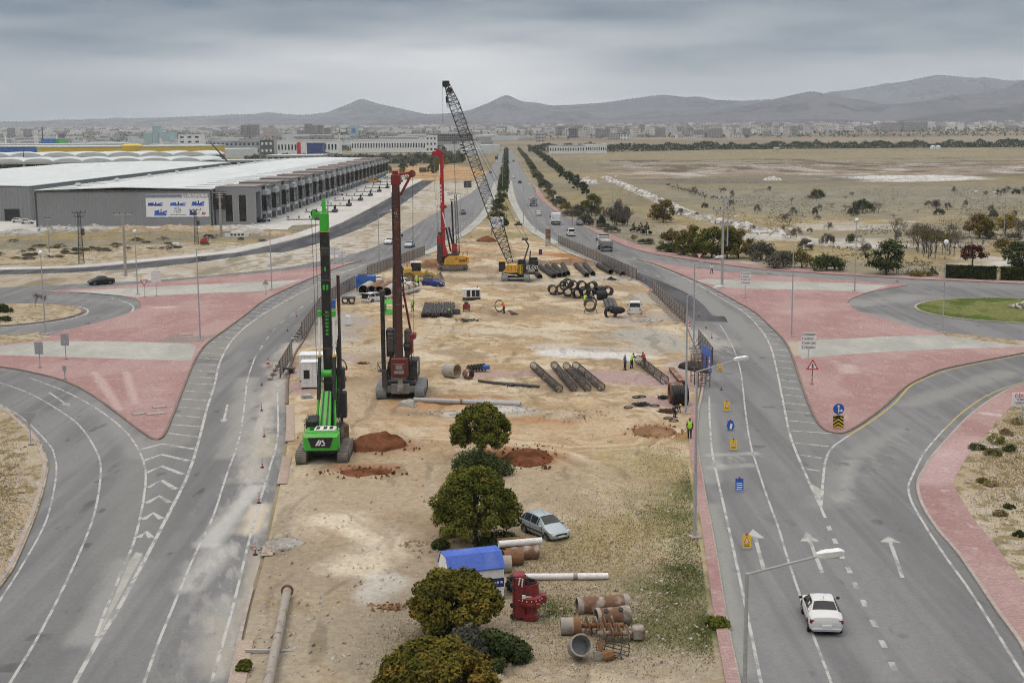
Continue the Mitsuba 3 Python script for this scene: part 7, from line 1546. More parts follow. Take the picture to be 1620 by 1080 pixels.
# works signs on the closed lane
def works(px, blue, label, big=1.0):
 x, y = G(*px); P = Proto()
 w, h = .52 * big, .78 * big
 b = P.part('board', plate((-w / 2,-.1,.12),(w / 2,-.1,.12),(w / 2,.06,.12 + h),(-w / 2,.06,.12 + h),.03), 'sign_blue' if blue else 'sign_yellow')
 f = lambda u, v, o=.004: (u, -.1 + .16 * (v - .12) / h - o, v)
 if blue == 2: P.part('disc', xf(lathe([(.01,0),(.34,0),(.34,.02),(.01,.02)],22),(0,-.07,.48), rx=1.37), 'sign_blue', 30); P.part('arrow', plate(f(-.09,.25,.11), f(.07,.2,.11), f(.16,.62,.11), f(-.02,.7,.11),.01), 'sign_white', parent=b)
 elif blue: P.part('text_line', join([plate(f(-w * .36,.2 + .13 * k), f(w * .36,.2 + .13 * k), f(w * .36,.26 + .13 * k), f(-w * .36,.26 + .13 * k),.002) for k in range(int(4 * big))]), 'sign_white', parent=b)
 else:
  tri = [f(-.19 * big, .42 * big), f(.19 * big, .42 * big), f(0,.78 * big)]
  c = np.mean(tri, 0)
  for nm, q, m, o in (('triangle', 1.0, 'sign_red', 0),('triangle_field', .66, 'sign_white', .004),('symbol', .26, 'ink_black', .008)):
   t = [c + (np.array(p) - c) * q + (0,-o, 0) for p in tri]
   P.part(nm, (np.array(t), np.array([[0,1,2]])), m, parent=b)
  P.part('text_line', join([plate(f(-w * .34,.2 + .09 * k), f(w * .34,.2 + .09 * k), f(w * .34,.245 + .09 * k), f(-w * .34,.245 + .09 * k),.002) for k in range(2)]), 'ink_black', parent=b)
 P.part('stand', join([tube((s * w * .4,.05,.6),(s * w * .4,.4,0),.018,5) for s in (-1,1)] + [box(-w / 2, w / 2,-.14,-.06,0,.12)]), 'galvanised'); P.part('beacon', tube((0,.03,.12 + h),(0,.03,.24 + h),.05,8), 'cone_red')
 P.place('works_sign', label, 'road works sign', (x, y, .03),-.03)
works((1139,588),0, 'yellow road works sign beside the blue board, farthest of the row'); works((1149.5,651),0, 'yellow road works sign next to the closed lane, second from the far end')
works((1155.5,682),2, 'blue round arrow works sign in the closed lane'); works((1160,713),0, 'yellow road works sign in the middle of the closed lane'); works((1169.5,778),1, 'blue rectangular works sign with white lettering in the closed lane', 1.1); works((1181,869),0, 'yellow road works sign nearest the viewer beside the white arrow')
def delineator(px, label, name='traffic_post', g='red and white lane posts'):
 x, y = G(*px); P = Proto(); P.part('foot', lathe([(.01,0),(.16,0),(.14,.06),(.05,.08)],12), 'rubber', 30); P.part('tube', tube((0,0,.07),(0,0,.75),.045,8), 'cone_red', 40)
 for z in (.38,.58): P.part('reflector', tube((0,0, z),(0,0, z + .1),.048,8), 'sign_white', 40)
 P.place(name, label, 'traffic post', (x, y, .03),0, g)
for k, px in enumerate([(404,878),(410,796),(415,740),(418,691),(414,650),(414,610),(469,501),(455,524),(1141,617),(1105.5,501),(1117,519.5),(1126,535.5),(1089,515),(1036,462)]):
 delineator(px, ('red lane post on the left carriageway, number %s from the viewer' % ['first', 'second', 'third', 'fourth', 'fifth', 'sixth', 'eighth', 'seventh'][k]) if k < 8 else 'red lane post in the right carriageway, ' + ['beside the nearest works signs', 'at the corner of the new asphalt', 'on the pale dusty asphalt', 'nearest the blue board', 'at the end of the hoarding', 'in the gap of the hoarding'][k - 8])
def cone(px, label):
 x, y = G(*px); P = Proto(); P.part('base', box(-.2,.2,-.2,.2,0,.04), 'cone_red'); P.part('cone', lathe([(.15,.04),(.03,.7),(.01,.7)],14), 'cone_red', 30); P.part('band', lathe([(.118,.22),(.085,.4)],14), 'sign_white', 30)
 P.place('traffic_cone', label, 'traffic cone', (x, y, .03),0, 'traffic cones')
for px, lb in (((1027,461), 'traffic cone at the left end of the middle hoarding run'),((1018,444), 'traffic cone in the hoarding gap'),((1090,517), 'traffic cone at the right end of the middle hoarding run'),((424,576), 'fallen dark traffic cone on the left carriageway'),((936,373), 'traffic cone beside the grey car'),((951,378), 'traffic cone ahead of the tipper lorry on the kerb')): cone(px, lb)
# utility poles and pylons
def t_pole(px, h, label, arms, r=.26, mat='kerb_concrete', twin=False):
 x, y = G(*px); P = Proto()
 P.part('mast', tube((0,0,0),(0,0, h), r, 10, r * .65), mat, 40)
 if twin: P.part('mast', tube((.7,0, h * .45),(.7,0, h - .4), r * .7,10, r * .6), mat, 40)
 for z, w in arms:
  P.part('cross_arm', box(-w / 2, w / 2,-.1,.1, z - .1, z + .12), 'galvanised')
  for q in np.linspace(-1,1,4): P.part('insulator', xf(lathe([(.01,0),(.11,0),(.06,.1),(.11,.2),(.06,.3),(.01,.34)],8),(q * w * .46,0, z + .12)), 'dark_steel', 30)
 P.place('utility_pole', label, 'utility pole', (x, y, .02),0)
t_pole((199,437),11.3, 'thick pale concrete pole with floodlights in front of the grey warehouse', [(11.2,3.4)],.3)
t_pole((350,374),11.0, 'pale concrete pole at the right corner of the grey warehouse', [(10.9,3.2)],.36)
t_pole((78,399),7.5, 'slim pale pole on the dump ground at the left', [(7.3,1.2)],.14)
t_pole((1143,452),14.6, 'tall grey power pole with cross arms behind the green trees', [(14.4,2.4),(12.6,3.6),(10.3,2.8)],.17, 'galvanised', True)
for px, h, lb in (((129,417),10.3, 'steel lattice pylon beside the service road at the left'),((311,386),8.0, 'steel lattice pylon in front of the advertising banner')):
 x, y = G(*px); P = Proto(); P.part('lattice', lattice((0,0,0),(0,0, h),1.0,.45,14,.05,.03, up=(0,1,0)), 'dark_steel')
 for z, w in ((h - .1,2.6),(h - .9,1.8)):
  P.part('cross_arm', box(-w / 2, w / 2,-.06,.06, z - .06, z + .06), 'dark_steel')
  P.part('insulators', join([tube((q * w * .48,0, z),(q * w * .48,0, z + .35),.07,6) for q in (-1,-.3,.3,1)]), 'ink_black')
 P.part('transformer', cbox(.2,.9,-.3,.3, h * .55, h * .68,.06), 'dark_steel')
 P.place('pylon', lb, 'pylon', (x, y, .02),.2)
P = Proto(); P.part('mast', tube((0,0,0),(0,0,17),.35,8,.2), 'dark_steel', 40); P.part('cross_arm', box(-2,2,-.15,.15,16.5,16.9), 'dark_steel'); P.part('cross_arm', box(-1.2,1.2,-.15,.15,15.2,15.5), 'dark_steel')
P.place('utility_pole', 'dark tall mast standing before the blue factory at far left', 'utility pole', (at_depth(39,900,0),900,0),0)
# ------------------------------------------------------------------ people
from manifold3d import Manifold, Mesh as MMesh
def _bone(a, b, ra, rb):
 va = sphere(a, ra, 8,6)[0]; vb = sphere(b, rb, 8,6)[0]
 return Manifold.hull_points(np.vstack([va, vb]))
def _solid(ms, L=.05, it=8):
 m = ms[0]
 for q in ms[1:]: m = m + q
 m = m.refine_to_length(L).to_mesh()
 t = trimesh.Trimesh(np.array(m.vert_properties)[:, :3], np.array(m.tri_verts), process=True)
 trimesh.smoothing.filter_taubin(t, iterations=it)
 return np.array(t.vertices), np.array(t.faces)
def person(px, rz, label, top, legs, helm=None, vest=None, pose='stand', sleeves=None, z=None, off=None, name='person'):
 """x right, y forward; joints in metres"""
 J = dict(hipL=(-.10,0,.93), hipR=(.10,0,.93), kneeL=(-.11,.03,.50), kneeR=(.11,.05,.50), ankL=(-.12,-.04,.09), ankR=(.12,.02,.09), toeL=(-.14,.13,.045), toeR=(.15,.19,.045), pel=(0,0,.98), chest=(0,.0,1.30), neck=(0,.0,1.50), head=(0,.03,1.66), shL=(-.19,0,1.44), shR=(.19,0,1.44), elL=(-.25,-.02,1.16), elR=(.25,-.02,1.16), wrL=(-.25,.10,.92), wrR=(.25,.10,.92))
 if pose == 'walk': J.update(kneeL=(-.10,.17,.52), ankL=(-.11,.20,.10), toeL=(-.11,.38,.06), kneeR=(.11,-.02,.50), ankR=(.11,-.27,.13), toeR=(.11,-.12,.05), elL=(-.25,-.12,1.18), wrL=(-.24,-.05,.94), elR=(.25,.06,1.17), wrR=(.24,.22,.98))
 if pose == 'reach': J.update(chest=(0,.12,1.27), neck=(0,.20,1.45), head=(0,.27,1.58), shL=(-.19,.17,1.40), shR=(.19,.17,1.40), elL=(-.24,.38,1.22), elR=(.24,.38,1.22), wrL=(-.17,.60,1.16), wrR=(.17,.60,1.16))
 if pose == 'bend': J.update(pel=(0,-.12,.90), hipL=(-.1,-.12,.86), hipR=(.1,-.12,.86), chest=(0,.18,1.05), neck=(0,.40,1.06), head=(0,.54,1.03), shL=(-.19,.34,1.04), shR=(.19,.34,1.04), elL=(-.22,.40,.74), elR=(.22,.40,.74), wrL=(-.16,.48,.48), wrR=(.16,.48,.48))
 if pose == 'crouch': J.update(pel=(0,-.18,.42), hipL=(-.1,-.18,.40), hipR=(.1,-.18,.40), kneeL=(-.17,.22,.46), kneeR=(.17,.20,.46), ankL=(-.14,-.02,.09), ankR=(.14,-.04,.09), toeL=(-.16,.15,.045), toeR=(.16,.13,.045), chest=(0,-.02,.72), neck=(0,.10,.90), head=(0,.18,1.02), shL=(-.19,.06,.84), shR=(.19,.06,.84), elL=(-.24,.28,.64), elR=(.24,.28,.64), wrL=(-.12,.44,.46), wrR=(.12,.44,.46))
 J = {k: np.array(v, float) for k, v in J.items()}
 P = Proto()
 h = J['head']; fw = np.array([0,.09,0.0])
 body = [_bone(J['pel'], J['chest'],.12,.13), _bone(J['chest'], J['neck'],.12,.055), _bone(J['neck'], h - (0,.01,.03),.052,.06), _bone(h + (0,-.015,.02), h + (0,.01,-.06),.098,.07), _bone(h + (0,.085,-.01), h + (0,.10,-.03),.018,.022)]
 for e in (-1,1): body.append(_bone(h + (e * .095,-.01,-.01), h + (e * .10,-.015,-.04),.02,.015))
 for s_ in 'LR':
  k = -1 if s_ == 'L' else 1
  body += [_bone(J['chest'], J['sh' + s_],.09,.07), _bone(J['sh' + s_], J['el' + s_],.052,.042), _bone(J['el' + s_], J['wr' + s_],.040,.028), _bone(J['hip' + s_], J['knee' + s_],.085,.058), _bone(J['knee' + s_], J['ank' + s_],.055,.04), _bone(J['ank' + s_] - (0,.03,.03), J['toe' + s_],.04,.03), _bone(J['pel'], J['hip' + s_],.11,.09)]
  d = J['wr' + s_] - J['el' + s_]; d /= np.linalg.norm(d)
  w = J['wr' + s_]; p = w + d * .085; sx = np.array([1.0,0,0]); fwd = np.cross(sx, d);
  body.append(_bone(w, p, .028,.034))
  for i, (q, ln) in enumerate(((-.03,.062),(-.01,.078),(.01,.072),(.03,.056))):
   a_ = p + sx * q * .9; b_ = a_ + d * ln * .6 + fwd * .008; c_ = b_ + d * ln * .4 + fwd * .022
   body += [_bone(a_, b_, .010,.009), _bone(b_, c_, .009,.007)]
  t0 = w + d * .03 - sx * k * .028; body += [_bone(t0, t0 - sx * k * .025 + d * .035,.011,.010), _bone(t0 - sx * k * .025 + d * .035, t0 - sx * k * .022 + d * .065,.010,.008)]
 P.part('body', _solid(body, .03,4), 'skin', 50)
 P.part('face', join([sphere(h + (e * .035,.088,.015),.012,6,4) for e in (-1,1)] + [box(h[0] - .025, h[0] + .025, h[1] + .085, h[1] + .094, h[2] - .062, h[2] - .054)]), 'hair_black')
 jk = [_bone(J['pel'] + (0,0,-.06), J['chest'],.15,.165), _bone(J['chest'], J['neck'] - (0,0,.06),.165,.085)]
 for s_ in 'LR':
  jk += [_bone(J['chest'] + (J['neck'] - J['chest']) * .35, J['sh' + s_],.10,.085)]
  jk += [_bone(J['sh' + s_], J['el' + s_],.072,.058), _bone(J['el' + s_], J['wr' + s_],.056,.045)]
 P.part('jacket', _solid(jk, .045,6), sleeves or top, 50)
 if vest: P.part('vest', _solid([_bone(J['pel'] + (0,0,-.02), J['chest'],.165,.18), _bone(J['chest'], J['neck'] - (0,0,.09),.18,.10)] + [_bone(J['chest'] + (J['neck'] - J['chest']) * .35, J['sh' + s_] * .85 + J['chest'] * .15,.115,.10) for s_ in 'LR'],.045,6), vest, 50)
 tr = []
 for s_ in 'LR': tr += [_bone(J['pel'], J['hip' + s_],.135,.115), _bone(J['hip' + s_], J['knee' + s_],.108,.078), _bone(J['knee' + s_], J['ank' + s_] + (0,0,.03),.076,.062)]
 P.part('trousers', _solid(tr, .045,6), legs, 50)
 for s_ in 'LR': P.part('boot', _solid([_bone(J['ank' + s_] + (0,-.03,-.03), J['toe' + s_] + (0,.02,0),.055,.045), _bone(J['ank' + s_] + (0,-.02,.04), J['ank' + s_] + (0,-.03,-.03),.058,.055)],.04,3), 'ink_black', 50)
 if helm: P.part('helmet', xf(join([lathe([(.155,0),(.16,.015),(.125,.03),(.12,.09),(.085,.135),(.03,.155),(.001,.157)],16), cbox(-.06,.06,.1,.21,.0,.02,.008)]), tuple(h + (0,-.01,.045)), rx=(-1.0 if pose == 'bend' else 0)), helm, 40)
 else: P.part('hair', xf(hull(sphere((0,-.02,.04),1,10,6)[0] * np.array([.108,.112,.10])), tuple(h + (0,-.012,.03))), 'hair_black', 50)
 s_ = np.array(S(*px)) if abs(G(*px)[0]) < 20 and G(*px)[1] < 300 else np.append(G(*px),.13)
 if z is not None: s_[2] = z
 P.place(name, label, 'person', s_, rz)
person((653,492),2.6, 'worker in a lime vest and white helmet standing left of the dark bar bundles', 'cloth_grey', 'cloth_dark', 'helmet_white', 'vest_lime')
person((711,502),.3, 'worker with a lime helmet crouching at the bar bundle', 'cloth_dark', 'cloth_dark', 'helmet_green', None, 'crouch')
person((797.5,496),1.0, 'worker in an orange jacket leaning over the stack of steel hoops', 'vest_orange', 'cloth_dark', 'helmet_yellow', None, 'reach')
person((925,483),-.5, 'worker in a pale lime vest left of the upright ringed cage', 'cloth_white', 'cloth_grey', None, 'vest_lime', 'reach')
person((943,483),.6, 'worker in a white shirt right of the upright ringed cage', 'cloth_white', 'cloth_grey', None, None, 'reach')
person((988.5,585),-1.2, 'worker in a blue-grey jacket standing left of the cage being tied', 'cloth_blue', 'cloth_dark', 'helmet_white', None, 'stand')
person((999,582),-1.0, 'worker in a lime vest stooping at the end of the cage', 'cloth_dark', 'cloth_dark', None, 'vest_lime', 'reach')
person((1020,582),.9, 'worker in a red jacket behind the cage being tied', 'cloth_red', 'cloth_dark', None, None, 'reach')
person((1067.5,661),-1.2, 'worker in dark clothes with a yellow helmet bending down beside the lamp post', 'cloth_dark', 'cloth_dark', 'helmet_yellow', None, 'bend')
person((1091,694),3.0, 'worker in a lime vest walking on the paver strip beside the kerb', 'cloth_dark', 'cloth_dark', None, 'vest_lime', 'walk')
person((1126,434),.3, 'pedestrian in a pale jacket walking on the far red island', 'cloth_white', 'cloth_dark', None, None, 'walk')
person((659,454),.2, 'worker in a lime vest beside the wheel loader, left of a pair', 'cloth_grey', 'cloth_dark', 'helmet_white', 'vest_lime')
person((662.5,453),1.2, 'worker in a lime vest beside the blue hatchback, right of a pair', 'cloth_dark', 'cloth_dark', None, 'vest_lime')
person((911,333),.4, 'roadside worker in an orange jacket among the bushes, upper one', 'vest_orange', 'vest_orange', None, 'vest_orange', 'reach')
person((916.5,339),-.4, 'roadside worker in an orange jacket among the bushes, lower one', 'vest_orange', 'vest_orange', None, 'vest_orange')
# ------------------------------------------------------------------ factory quarter on the left
M('hall_yellow', metal_paint((.60,.42,.03),.5,(.4,.3,.1),.3,.05)[0],.5); M('hall_teal', (.30,.43,.43),.5); M('hall_brown', (.20,.17,.16),.7); M('city_pale', mikit.proc(lambda p, n, uv: mix((.56,.54,.52),(.76,.75,.73), noise(p.x * .012, p.y * .012,1.0)))); M('city_grey', mikit.proc(lambda p, n, uv: mix((.25,.24,.25),(.40,.38,.38), noise(p.x * .012, p.y * .012,1.0)))); M('city_glass', (.06,.065,.075),.3); M('city_roof', (.24,.13,.10))
P = Proto()
x0, x1, y0, y1, H = -132.2,-83.4,381.5,800.0,10.0
P.part('wall', box(x0, x1, y0, y1,0, H), 'wall_grey')
k = P.part('wall_ribs', join([box(x, x + .25, y0 - .09, y0,.2, H - .5) for x in np.arange(x0 + .4, x1 - .3,1.0)]), 'wall_grey'); RIBS = k
P.part('base_strip', box(x0 - .05, x1 + .05, y0 - .14, y0 - .095,0,.35), 'kerb_concrete'); P.part('eaves_trim', box(x0 - .2, x1 + .2, y0 - .22, y0 + .3, H - .35, H + .12), 'dark_steel')
for x in (x0, x1): P.part('corner_trim', box(x - .2, x + .2, y0 - .2, y0 + .2,0, H - .36), 'dark_steel')
xm = (x0 + x1) / 2
P.part('roof', xf(prism([(x0 - .3, H + .12),(xm, H + .75),(x1 + .3, H + .12),(x1 + .3, H + .3),(xm, H + .95),(x0 - .3, H + .3)], y0 - .1, y1)), 'roof_white')
P.part('roof_lights', join([xf(prism([(x0 + 1, H + .36),(x0 + 9, H + .62),(x0 + 9, H + .68),(x0 + 1, H + .43)], y, y + 1.2)) for y in np.arange(y0 + 8, y1 - 8,14)] + [xf(prism([(x1 - 9, H + .62),(x1 - 1, H + .36),(x1 - 1, H + .43),(x1 - 9, H + .68)], y, y + 1.2)) for y in np.arange(y0 + 8, y1 - 8,14)]), 'galvanised')
for q in range(9): P.part('roof_vent', cbox(xm - 20 + .5, xm - 19 + .5, y0 + 20 + 40 * q, y0 + 22 + 40 * q, H + .6, H + 1.4,.1), 'roof_white')
bx0, bx1 = x0 + 30.6, x1 - .7
b = P.part('banner', box(bx0, bx1, y0 - .16, y0 - .1,2.6,7.85), 'sign_white')
P.part('banner_head', box(bx0, bx1, y0 - .155, y0 - .1,7.9,9.1), 'sign_back', parent=b); P.part('banner_rule', box(bx0, bx0 + 9.8, y0 - .175, y0 - .155,8.25,8.5), 'ink_blue', parent=b)
txt(P, 'GUOHONG', .78, bx0 + 11.6,8.1, y0 - .16, 'sign_white', b, True, 5.6); P.part('emblem', join([box(bx0 + 10.3, bx0 + 10.5, y0 - .175, y0 - .16,8.0,9.0), box(bx0 + 10.3, bx0 + 11.2, y0 - .175, y0 - .16,8.0,8.2), box(bx0 + 11.0, bx0 + 11.2, y0 - .175, y0 - .16,8.0,8.6)]), 'sign_white', parent=b)
txt(P, '7/24', 1.0, bx0 + 7.7,4.1, y0 - .165, 'ink_black', b, True, 2.0); txt(P, 'SERVİS', .3, bx0 + 8.2,3.6, y0 - .165, 'ink_black', b, True, 1.3); P.part('web_line', box(bx0 + 6.6, bx0 + 11.2, y0 - .172, y0 - .16,3.05,3.2), 'ink_black', parent=b)
for i, (u, v, w, h, m) in enumerate(((2.6,6.1,4.4,1.0, 'ink_blue'),(8.9,6.1,4.6,1.0, 'shed_blue'),(14.5,6.2,3.8,1.3, 'shed_blue'),(4.0,3.7,3.8,1.6, 'shed_blue'),(13.0,3.7,2.2,1.5, 'ink_blue'),(16.0,3.5,1.3,.8, 'sign_red'))):
 X, Z, yf = bx0 + u, v, y0 - .165
 P.part('machine_picture', join([plate((X - w / 2, yf, Z - h / 2 + .1),(X + w / 2 - .5, yf, Z - h / 2),(X + w / 2, yf, Z - h * .1),(X - w / 2 + .3, yf, Z + .1),.01), plate((X - w / 2 + .2, yf - .002, Z),(X - w * .1, yf - .002, Z - .1),(X - w * .1, yf - .002, Z + h * .55),(X - w / 2 + .2, yf - .002, Z + h * .4),.01), plate((X + w * .1, yf - .002, Z),(X + w * .45, yf - .002, Z + .1),(X + w * .5, yf - .002, Z + h * .5),(X + w * .2, yf - .002, Z + h * .3),.01)]), m, parent=b)
 P.part('machine_detail', join([box(X - w * .3, X + w * .3, yf - .012, yf - .006, Z - h * .05, Z + h * .08), box(X, X + w * .08, yf - .012, yf - .006, Z, Z + h * .7)]), 'ink_black', parent=b)
kk = P.place('warehouse', 'long grey warehouse with a white roof and a blue machine banner on its front', 'warehouse'); tag(kk + '__wall_ribs', kind='stuff')
P = Proto()
P.part('wall', box(-225,-143.5,409,706,0,10.2), 'wall_grey'); P.part('wall_ribs', join([box(-143.5,-143.4, y, y + .6,.2,9.8) for y in np.arange(412,704,3.0)] + [box(x, x + .25,408.9,409,.2,9.8) for x in np.arange(-224,-144,1.2)]), 'wall_grey')
P.part('roof', prism([(-225.3,10.25),(-184,11.2),(-143.2,10.25),(-143.2,10.45),(-184,11.4),(-225.3,10.45)],408.8,706), 'roof_white'); P.part('downpipe', join([box(-143.4,-143.2, y, y + .2,0,10) for y in (430,480,540,600,650)]), 'galvanised')
for x, w, h in ((-154.5,2.8,4.2),(-149,4.5,3.6),(-158.5,.8,5)): P.part('gate_opening', box(x - w / 2, x + w / 2,408.86,408.9,.1, h), 'ink_black')
P.part('door_sign', box(-157.5,-154.3,408.8,408.87,6.2,8.4), 'sign_white'); P.part('sign_text', join([box(-156.2,-154.7,408.78,408.8,7.4 - .5 * q, 7.6 - .5 * q) for q in range(2)]), 'shed_navy')
kk = P.place('warehouse', 'second grey warehouse with a white roof behind the bannered one, at the left edge', 'warehouse'); tag(kk + '__wall_ribs', kind='stuff')
# showrooms facing the parking yard
def showroom(L=33.6, first=False):
 P = Proto()          # x outwards (front at 0), y along the row
 P.part('block', box(-10.5,-1.6,0, L - .05,0,9.6), 'wall_grey')
 for a, b in ((0,2.2),(9.4,11.4),(17.2,19.2),(L - 8.0, L - 6.2)): P.part('frame_post', box(-1.6,.6, a, b, 0,10.4), 'wall_grey')
 for a, b in ((2.2,9.4),(19.2, L - 8.0)): P.part('lintel', box(-1.59,.55, a, b, 9.0,10.3), 'wall_grey')
 for ya, yb_ in ((2.4,9.2),(19.4, L - 8.2)): P.part('tall_window', join([box(-1.62,-1.5, ya + .2 + q * (yb_ - ya) / 4, ya + (q + 1) * (yb_ - ya) / 4,.4,8.8) for q in range(4)]), 'glass_dark')
 for ya, yb_ in ((11.4,17.2),(L - 6.2, L - .1)):
  P.part('glass_bay', box(-1.5,1.9, ya + .1, yb_ - .1,3.2,7.8), 'glass_dark')
  P.part('bay_mullion', join([box(1.9,1.98, ya + .1 + q * (yb_ - ya - .3) / 4, ya + .2 + q * (yb_ - ya - .3) / 4,3.2,7.8) for q in range(5)] + [box(q, q + .1, ya + .02, ya + .1,3.2,7.8) for q in (-.9,.1,1.0,1.85)]), 'dark_steel')
  P.part('balcony', box(-1.5,2.2, ya, yb_, 2.3,3.2), 'sign_back'); P.part('parapet', box(-1.5,2.1, ya, yb_, 7.8,9.2), 'sign_back')
  P.part('shop_front', join([box(-1.62,-1.5, ya + .3 + 1.4 * q, ya + 1.5 + 1.4 * q, .2,2.2) for q in range(4)]), 'glass_dark')
 P.part('roof_slab', box(-10.4,.9,.3, L * .55,10.42,10.75), 'hall_brown'); P.part('roof_slab', box(-10.4,.9, L * .6, L - .3,9.7,10.0), 'dark_steel')
 P.part('end_wall', box(-10.4,.6,-.12,-.0,0,10.4), 'wall_grey'); P.part('slit_window', join([box(-7.6,-5.6,-.2,-.12,.9,8.4), box(-3.8,-1.8,-.2,-.12,.9,8.4)]), 'glass_dark')
 P.part('end_frame', join([box(-7.75,-5.45,-.17,-.125,.8,8.5), box(-3.95,-1.65,-.17,-.125,.8,8.5)]), 'kerb_concrete')
 return P
ORD = 'first second third fourth fifth sixth seventh eighth ninth tenth eleventh twelfth'.split()
SH = showroom()
for q in range(12):
 SH.place('showroom', 'grey showroom unit with dark glass bays, ' + ('nearest, its end wall with two slit windows' if q == 0 else ORD[q] + ' from the near end of the row'), 'showroom', (-72.6,385 + q * 34.2,0),0, 'showroom units in one long row')
P = Proto(); P.part('board', box(-3.5,0,-.1,0,4.5,9.4), 'ink_black'); P.part('orange_mark', xf(lathe([(.01,0),(.6,0),(.6,.05),(.01,.05)],14),(-1.6,-.1,6.0), rx=math.pi / 2), 'orange_rust'); P.part('text_line', join([box(-2.8,-.7,-.13,-.1,8.4 - .7 * q, 8.7 - .7 * q) for q in range(2)]), 'sign_back'); P.place('shop_sign', 'black upright shop sign between the banner wall and the first showroom', 'sign', (-79.5 - .4,384.0,0))
for q in range(11):
 y = 405 + q * 36.5
 xe = np.interp(y, (st + 0)[:, 1], st[:, 0]) - 9
 P = Proto(); L = xe + 66.5
 if L < 6: continue
 P.part('low_wall', box(0, L, -.25,.25,0,.5), 'lamp_white'); P.part('wall_foot', box(0, L, -.5,-.26,0,.2), 'dark_steel')
 for t in np.arange(.5, L, 3.2): P.part('post', box(t - .16, t + .16,-.2,.3,.5,1.15), 'ink_black')
 P.part('planter', cbox(L - 1, L + .6,-2.4,2.4,.1,1.0,.2), 'dark_steel'); P.part('planter_posts', join([tube((L - .2, y_, .9),(L - .2, y_, 2.3),.15,5) for y_ in (-2,0,2)]), 'ink_black')
 P.place('bay_divider', 'low white wall with dark posts in the parking yard, ' + ORD[q] + ' from the near end', 'wall', (-66.5, y, .02),0, 'parking bay dividers before the showrooms')
# sheds with vaulted roofs
def vault_row(name, xa, xb, Y, n, h, depth, label, open_=True, arch=1.6):
 P = Proto(); w = (xb - xa) / n; t = np.linspace(0, np.pi, 13)
 for q in range(n):
  a = [(xa + w * q + w / 2 - w / 2 * math.cos(s), h + arch * math.sin(s)) for s in t]
  P.part('roof_vault', prism(a + [(xa + w * (q + 1), h - .25),(xa + w * q, h - .25)], Y - .3, Y + depth), 'roof_white')
  P.part('column', box(xa + w * q - .35, xa + w * q + .35, Y - .2, Y + .6,0, h - .26), 'pale_concrete')
  P.part('bay', box(xa + w * q + .7, xa + w * (q + 1) - .7, Y + 1.5, Y + 2,0, h - 1.2), 'ink_black' if open_ else 'wall_grey')
 P.part('beam', box(xa, xb, Y - .1, Y + .8, h - 1.2, h - .27), 'pale_concrete'); P.part('rear_wall', box(xa, xb, Y + depth - .5, Y + depth, 0, h - .3), 'pale_concrete')
 P.place(name, label, 'shed')
vault_row('vaulted_shed', -330,-178,790,9,9.4,60, 'white vaulted shed row just behind the second warehouse', True, 2.0)
vault_row('vaulted_shed', -372,-200,905,8,10.5,60, 'white vaulted shed row with dark open bays before the yellow hall', True, 2.6)
def frame_block(name, xa, xb, Y, h, nx, nz, label, depth=20, mat='pale_concrete', z0=0, back='dark_steel', roof=True):
 P = Proto()
 for x in np.linspace(xa, xb - .9, nx): P.part('column', box(x, x + .9, Y, Y + .9, z0, z0 + h), mat)
 for z in np.linspace(0, h - 1.0, nz): P.part('floor_slab', box(xa, xb, Y + .05, Y + depth, z0 + z, z0 + z + 1.0), mat)
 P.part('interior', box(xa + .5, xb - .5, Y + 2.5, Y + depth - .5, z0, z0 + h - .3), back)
 if roof: P.part('roof', box(xa - .5, xb + .5, Y - .4, Y + depth + .4, z0 + h, z0 + h + .5), 'roof_white')
 return P.place(name, label, 'building')
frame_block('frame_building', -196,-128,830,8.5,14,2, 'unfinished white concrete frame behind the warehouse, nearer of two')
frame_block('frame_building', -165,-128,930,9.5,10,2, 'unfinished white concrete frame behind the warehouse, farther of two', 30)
def hall(label, pa, pb, ptop, Y, depth, mat, roof='roof_white', name='factory_hall', win=0, cat='building', rows=1, wmat='glass_dark', extra=None):
 xa, xb = at_depth(pa, Y), at_depth(pb, Y); z0 = float(terrain(Y)) - .5; h = top_z((xa + xb) / 2, Y, ptop) - z0
 P = Proto(); P.part('wall', box(xa, xb, Y, Y + depth, z0, z0 + h), mat); P.part('roof', box(xa - .4, xb + .4, Y - .4, Y + depth + .4, z0 + h, z0 + h + .7), roof)
 for r_ in range(rows):
  for q in range(win):
   w = (xb - xa) / win; zz = z0 + h * (r_ + .38) / rows
   P.part('window', box(xa + w * (q + .25), xa + w * (q + .75), Y - .12, Y, zz, zz + h / rows * .38), wmat)
 if extra: extra(P, xa, xb, Y, z0, h)
 return P.place(name, label, cat)
def dome(P, xa, xb, Y, z0, h):
 P.part('rounded_end', xf(lathe([(9,0),(9, h + 1.0),(6, h + 2.2),(.1, h + 2.4)],22),(at_depth(207, Y), Y + 6, z0)), 'hall_yellow', 30)
hall('long yellow hall with a white roof edge across the factory quarter', 60,332,232.5,1100,60, 'hall_yellow', extra=dome)
hall('blue hall at the left edge beside the yellow hall', -60,60,233,1100,60, 'blue_paint'); hall('pale low hall behind the blue hall', -60,190,229,1260,60, 'lamp_white', 'roof_white')
hall('white banded office block with rounded end above the yellow hall', 283,318.5,214,1650,25, 'lamp_white', 'lamp_white', 'office_block', 3, rows=4, wmat='glass_dark')
hall('teal factory tower in the distance', 242,251,200,2400,30, 'hall_teal', 'hall_teal', 'factory_tower'); hall('teal factory block left of the teal tower', 227.5,241.5,211,2400,60, 'hall_teal', 'hall_teal'); hall('teal factory block right of the teal tower', 251.5,267,210.5,2400,60, 'hall_teal', 'hall_teal')
hall('long grey and white three-storey block left of the white factory', 336,432,223.5,1600,30, 'sign_back', 'galvanised', 'office_block', 14, rows=2)
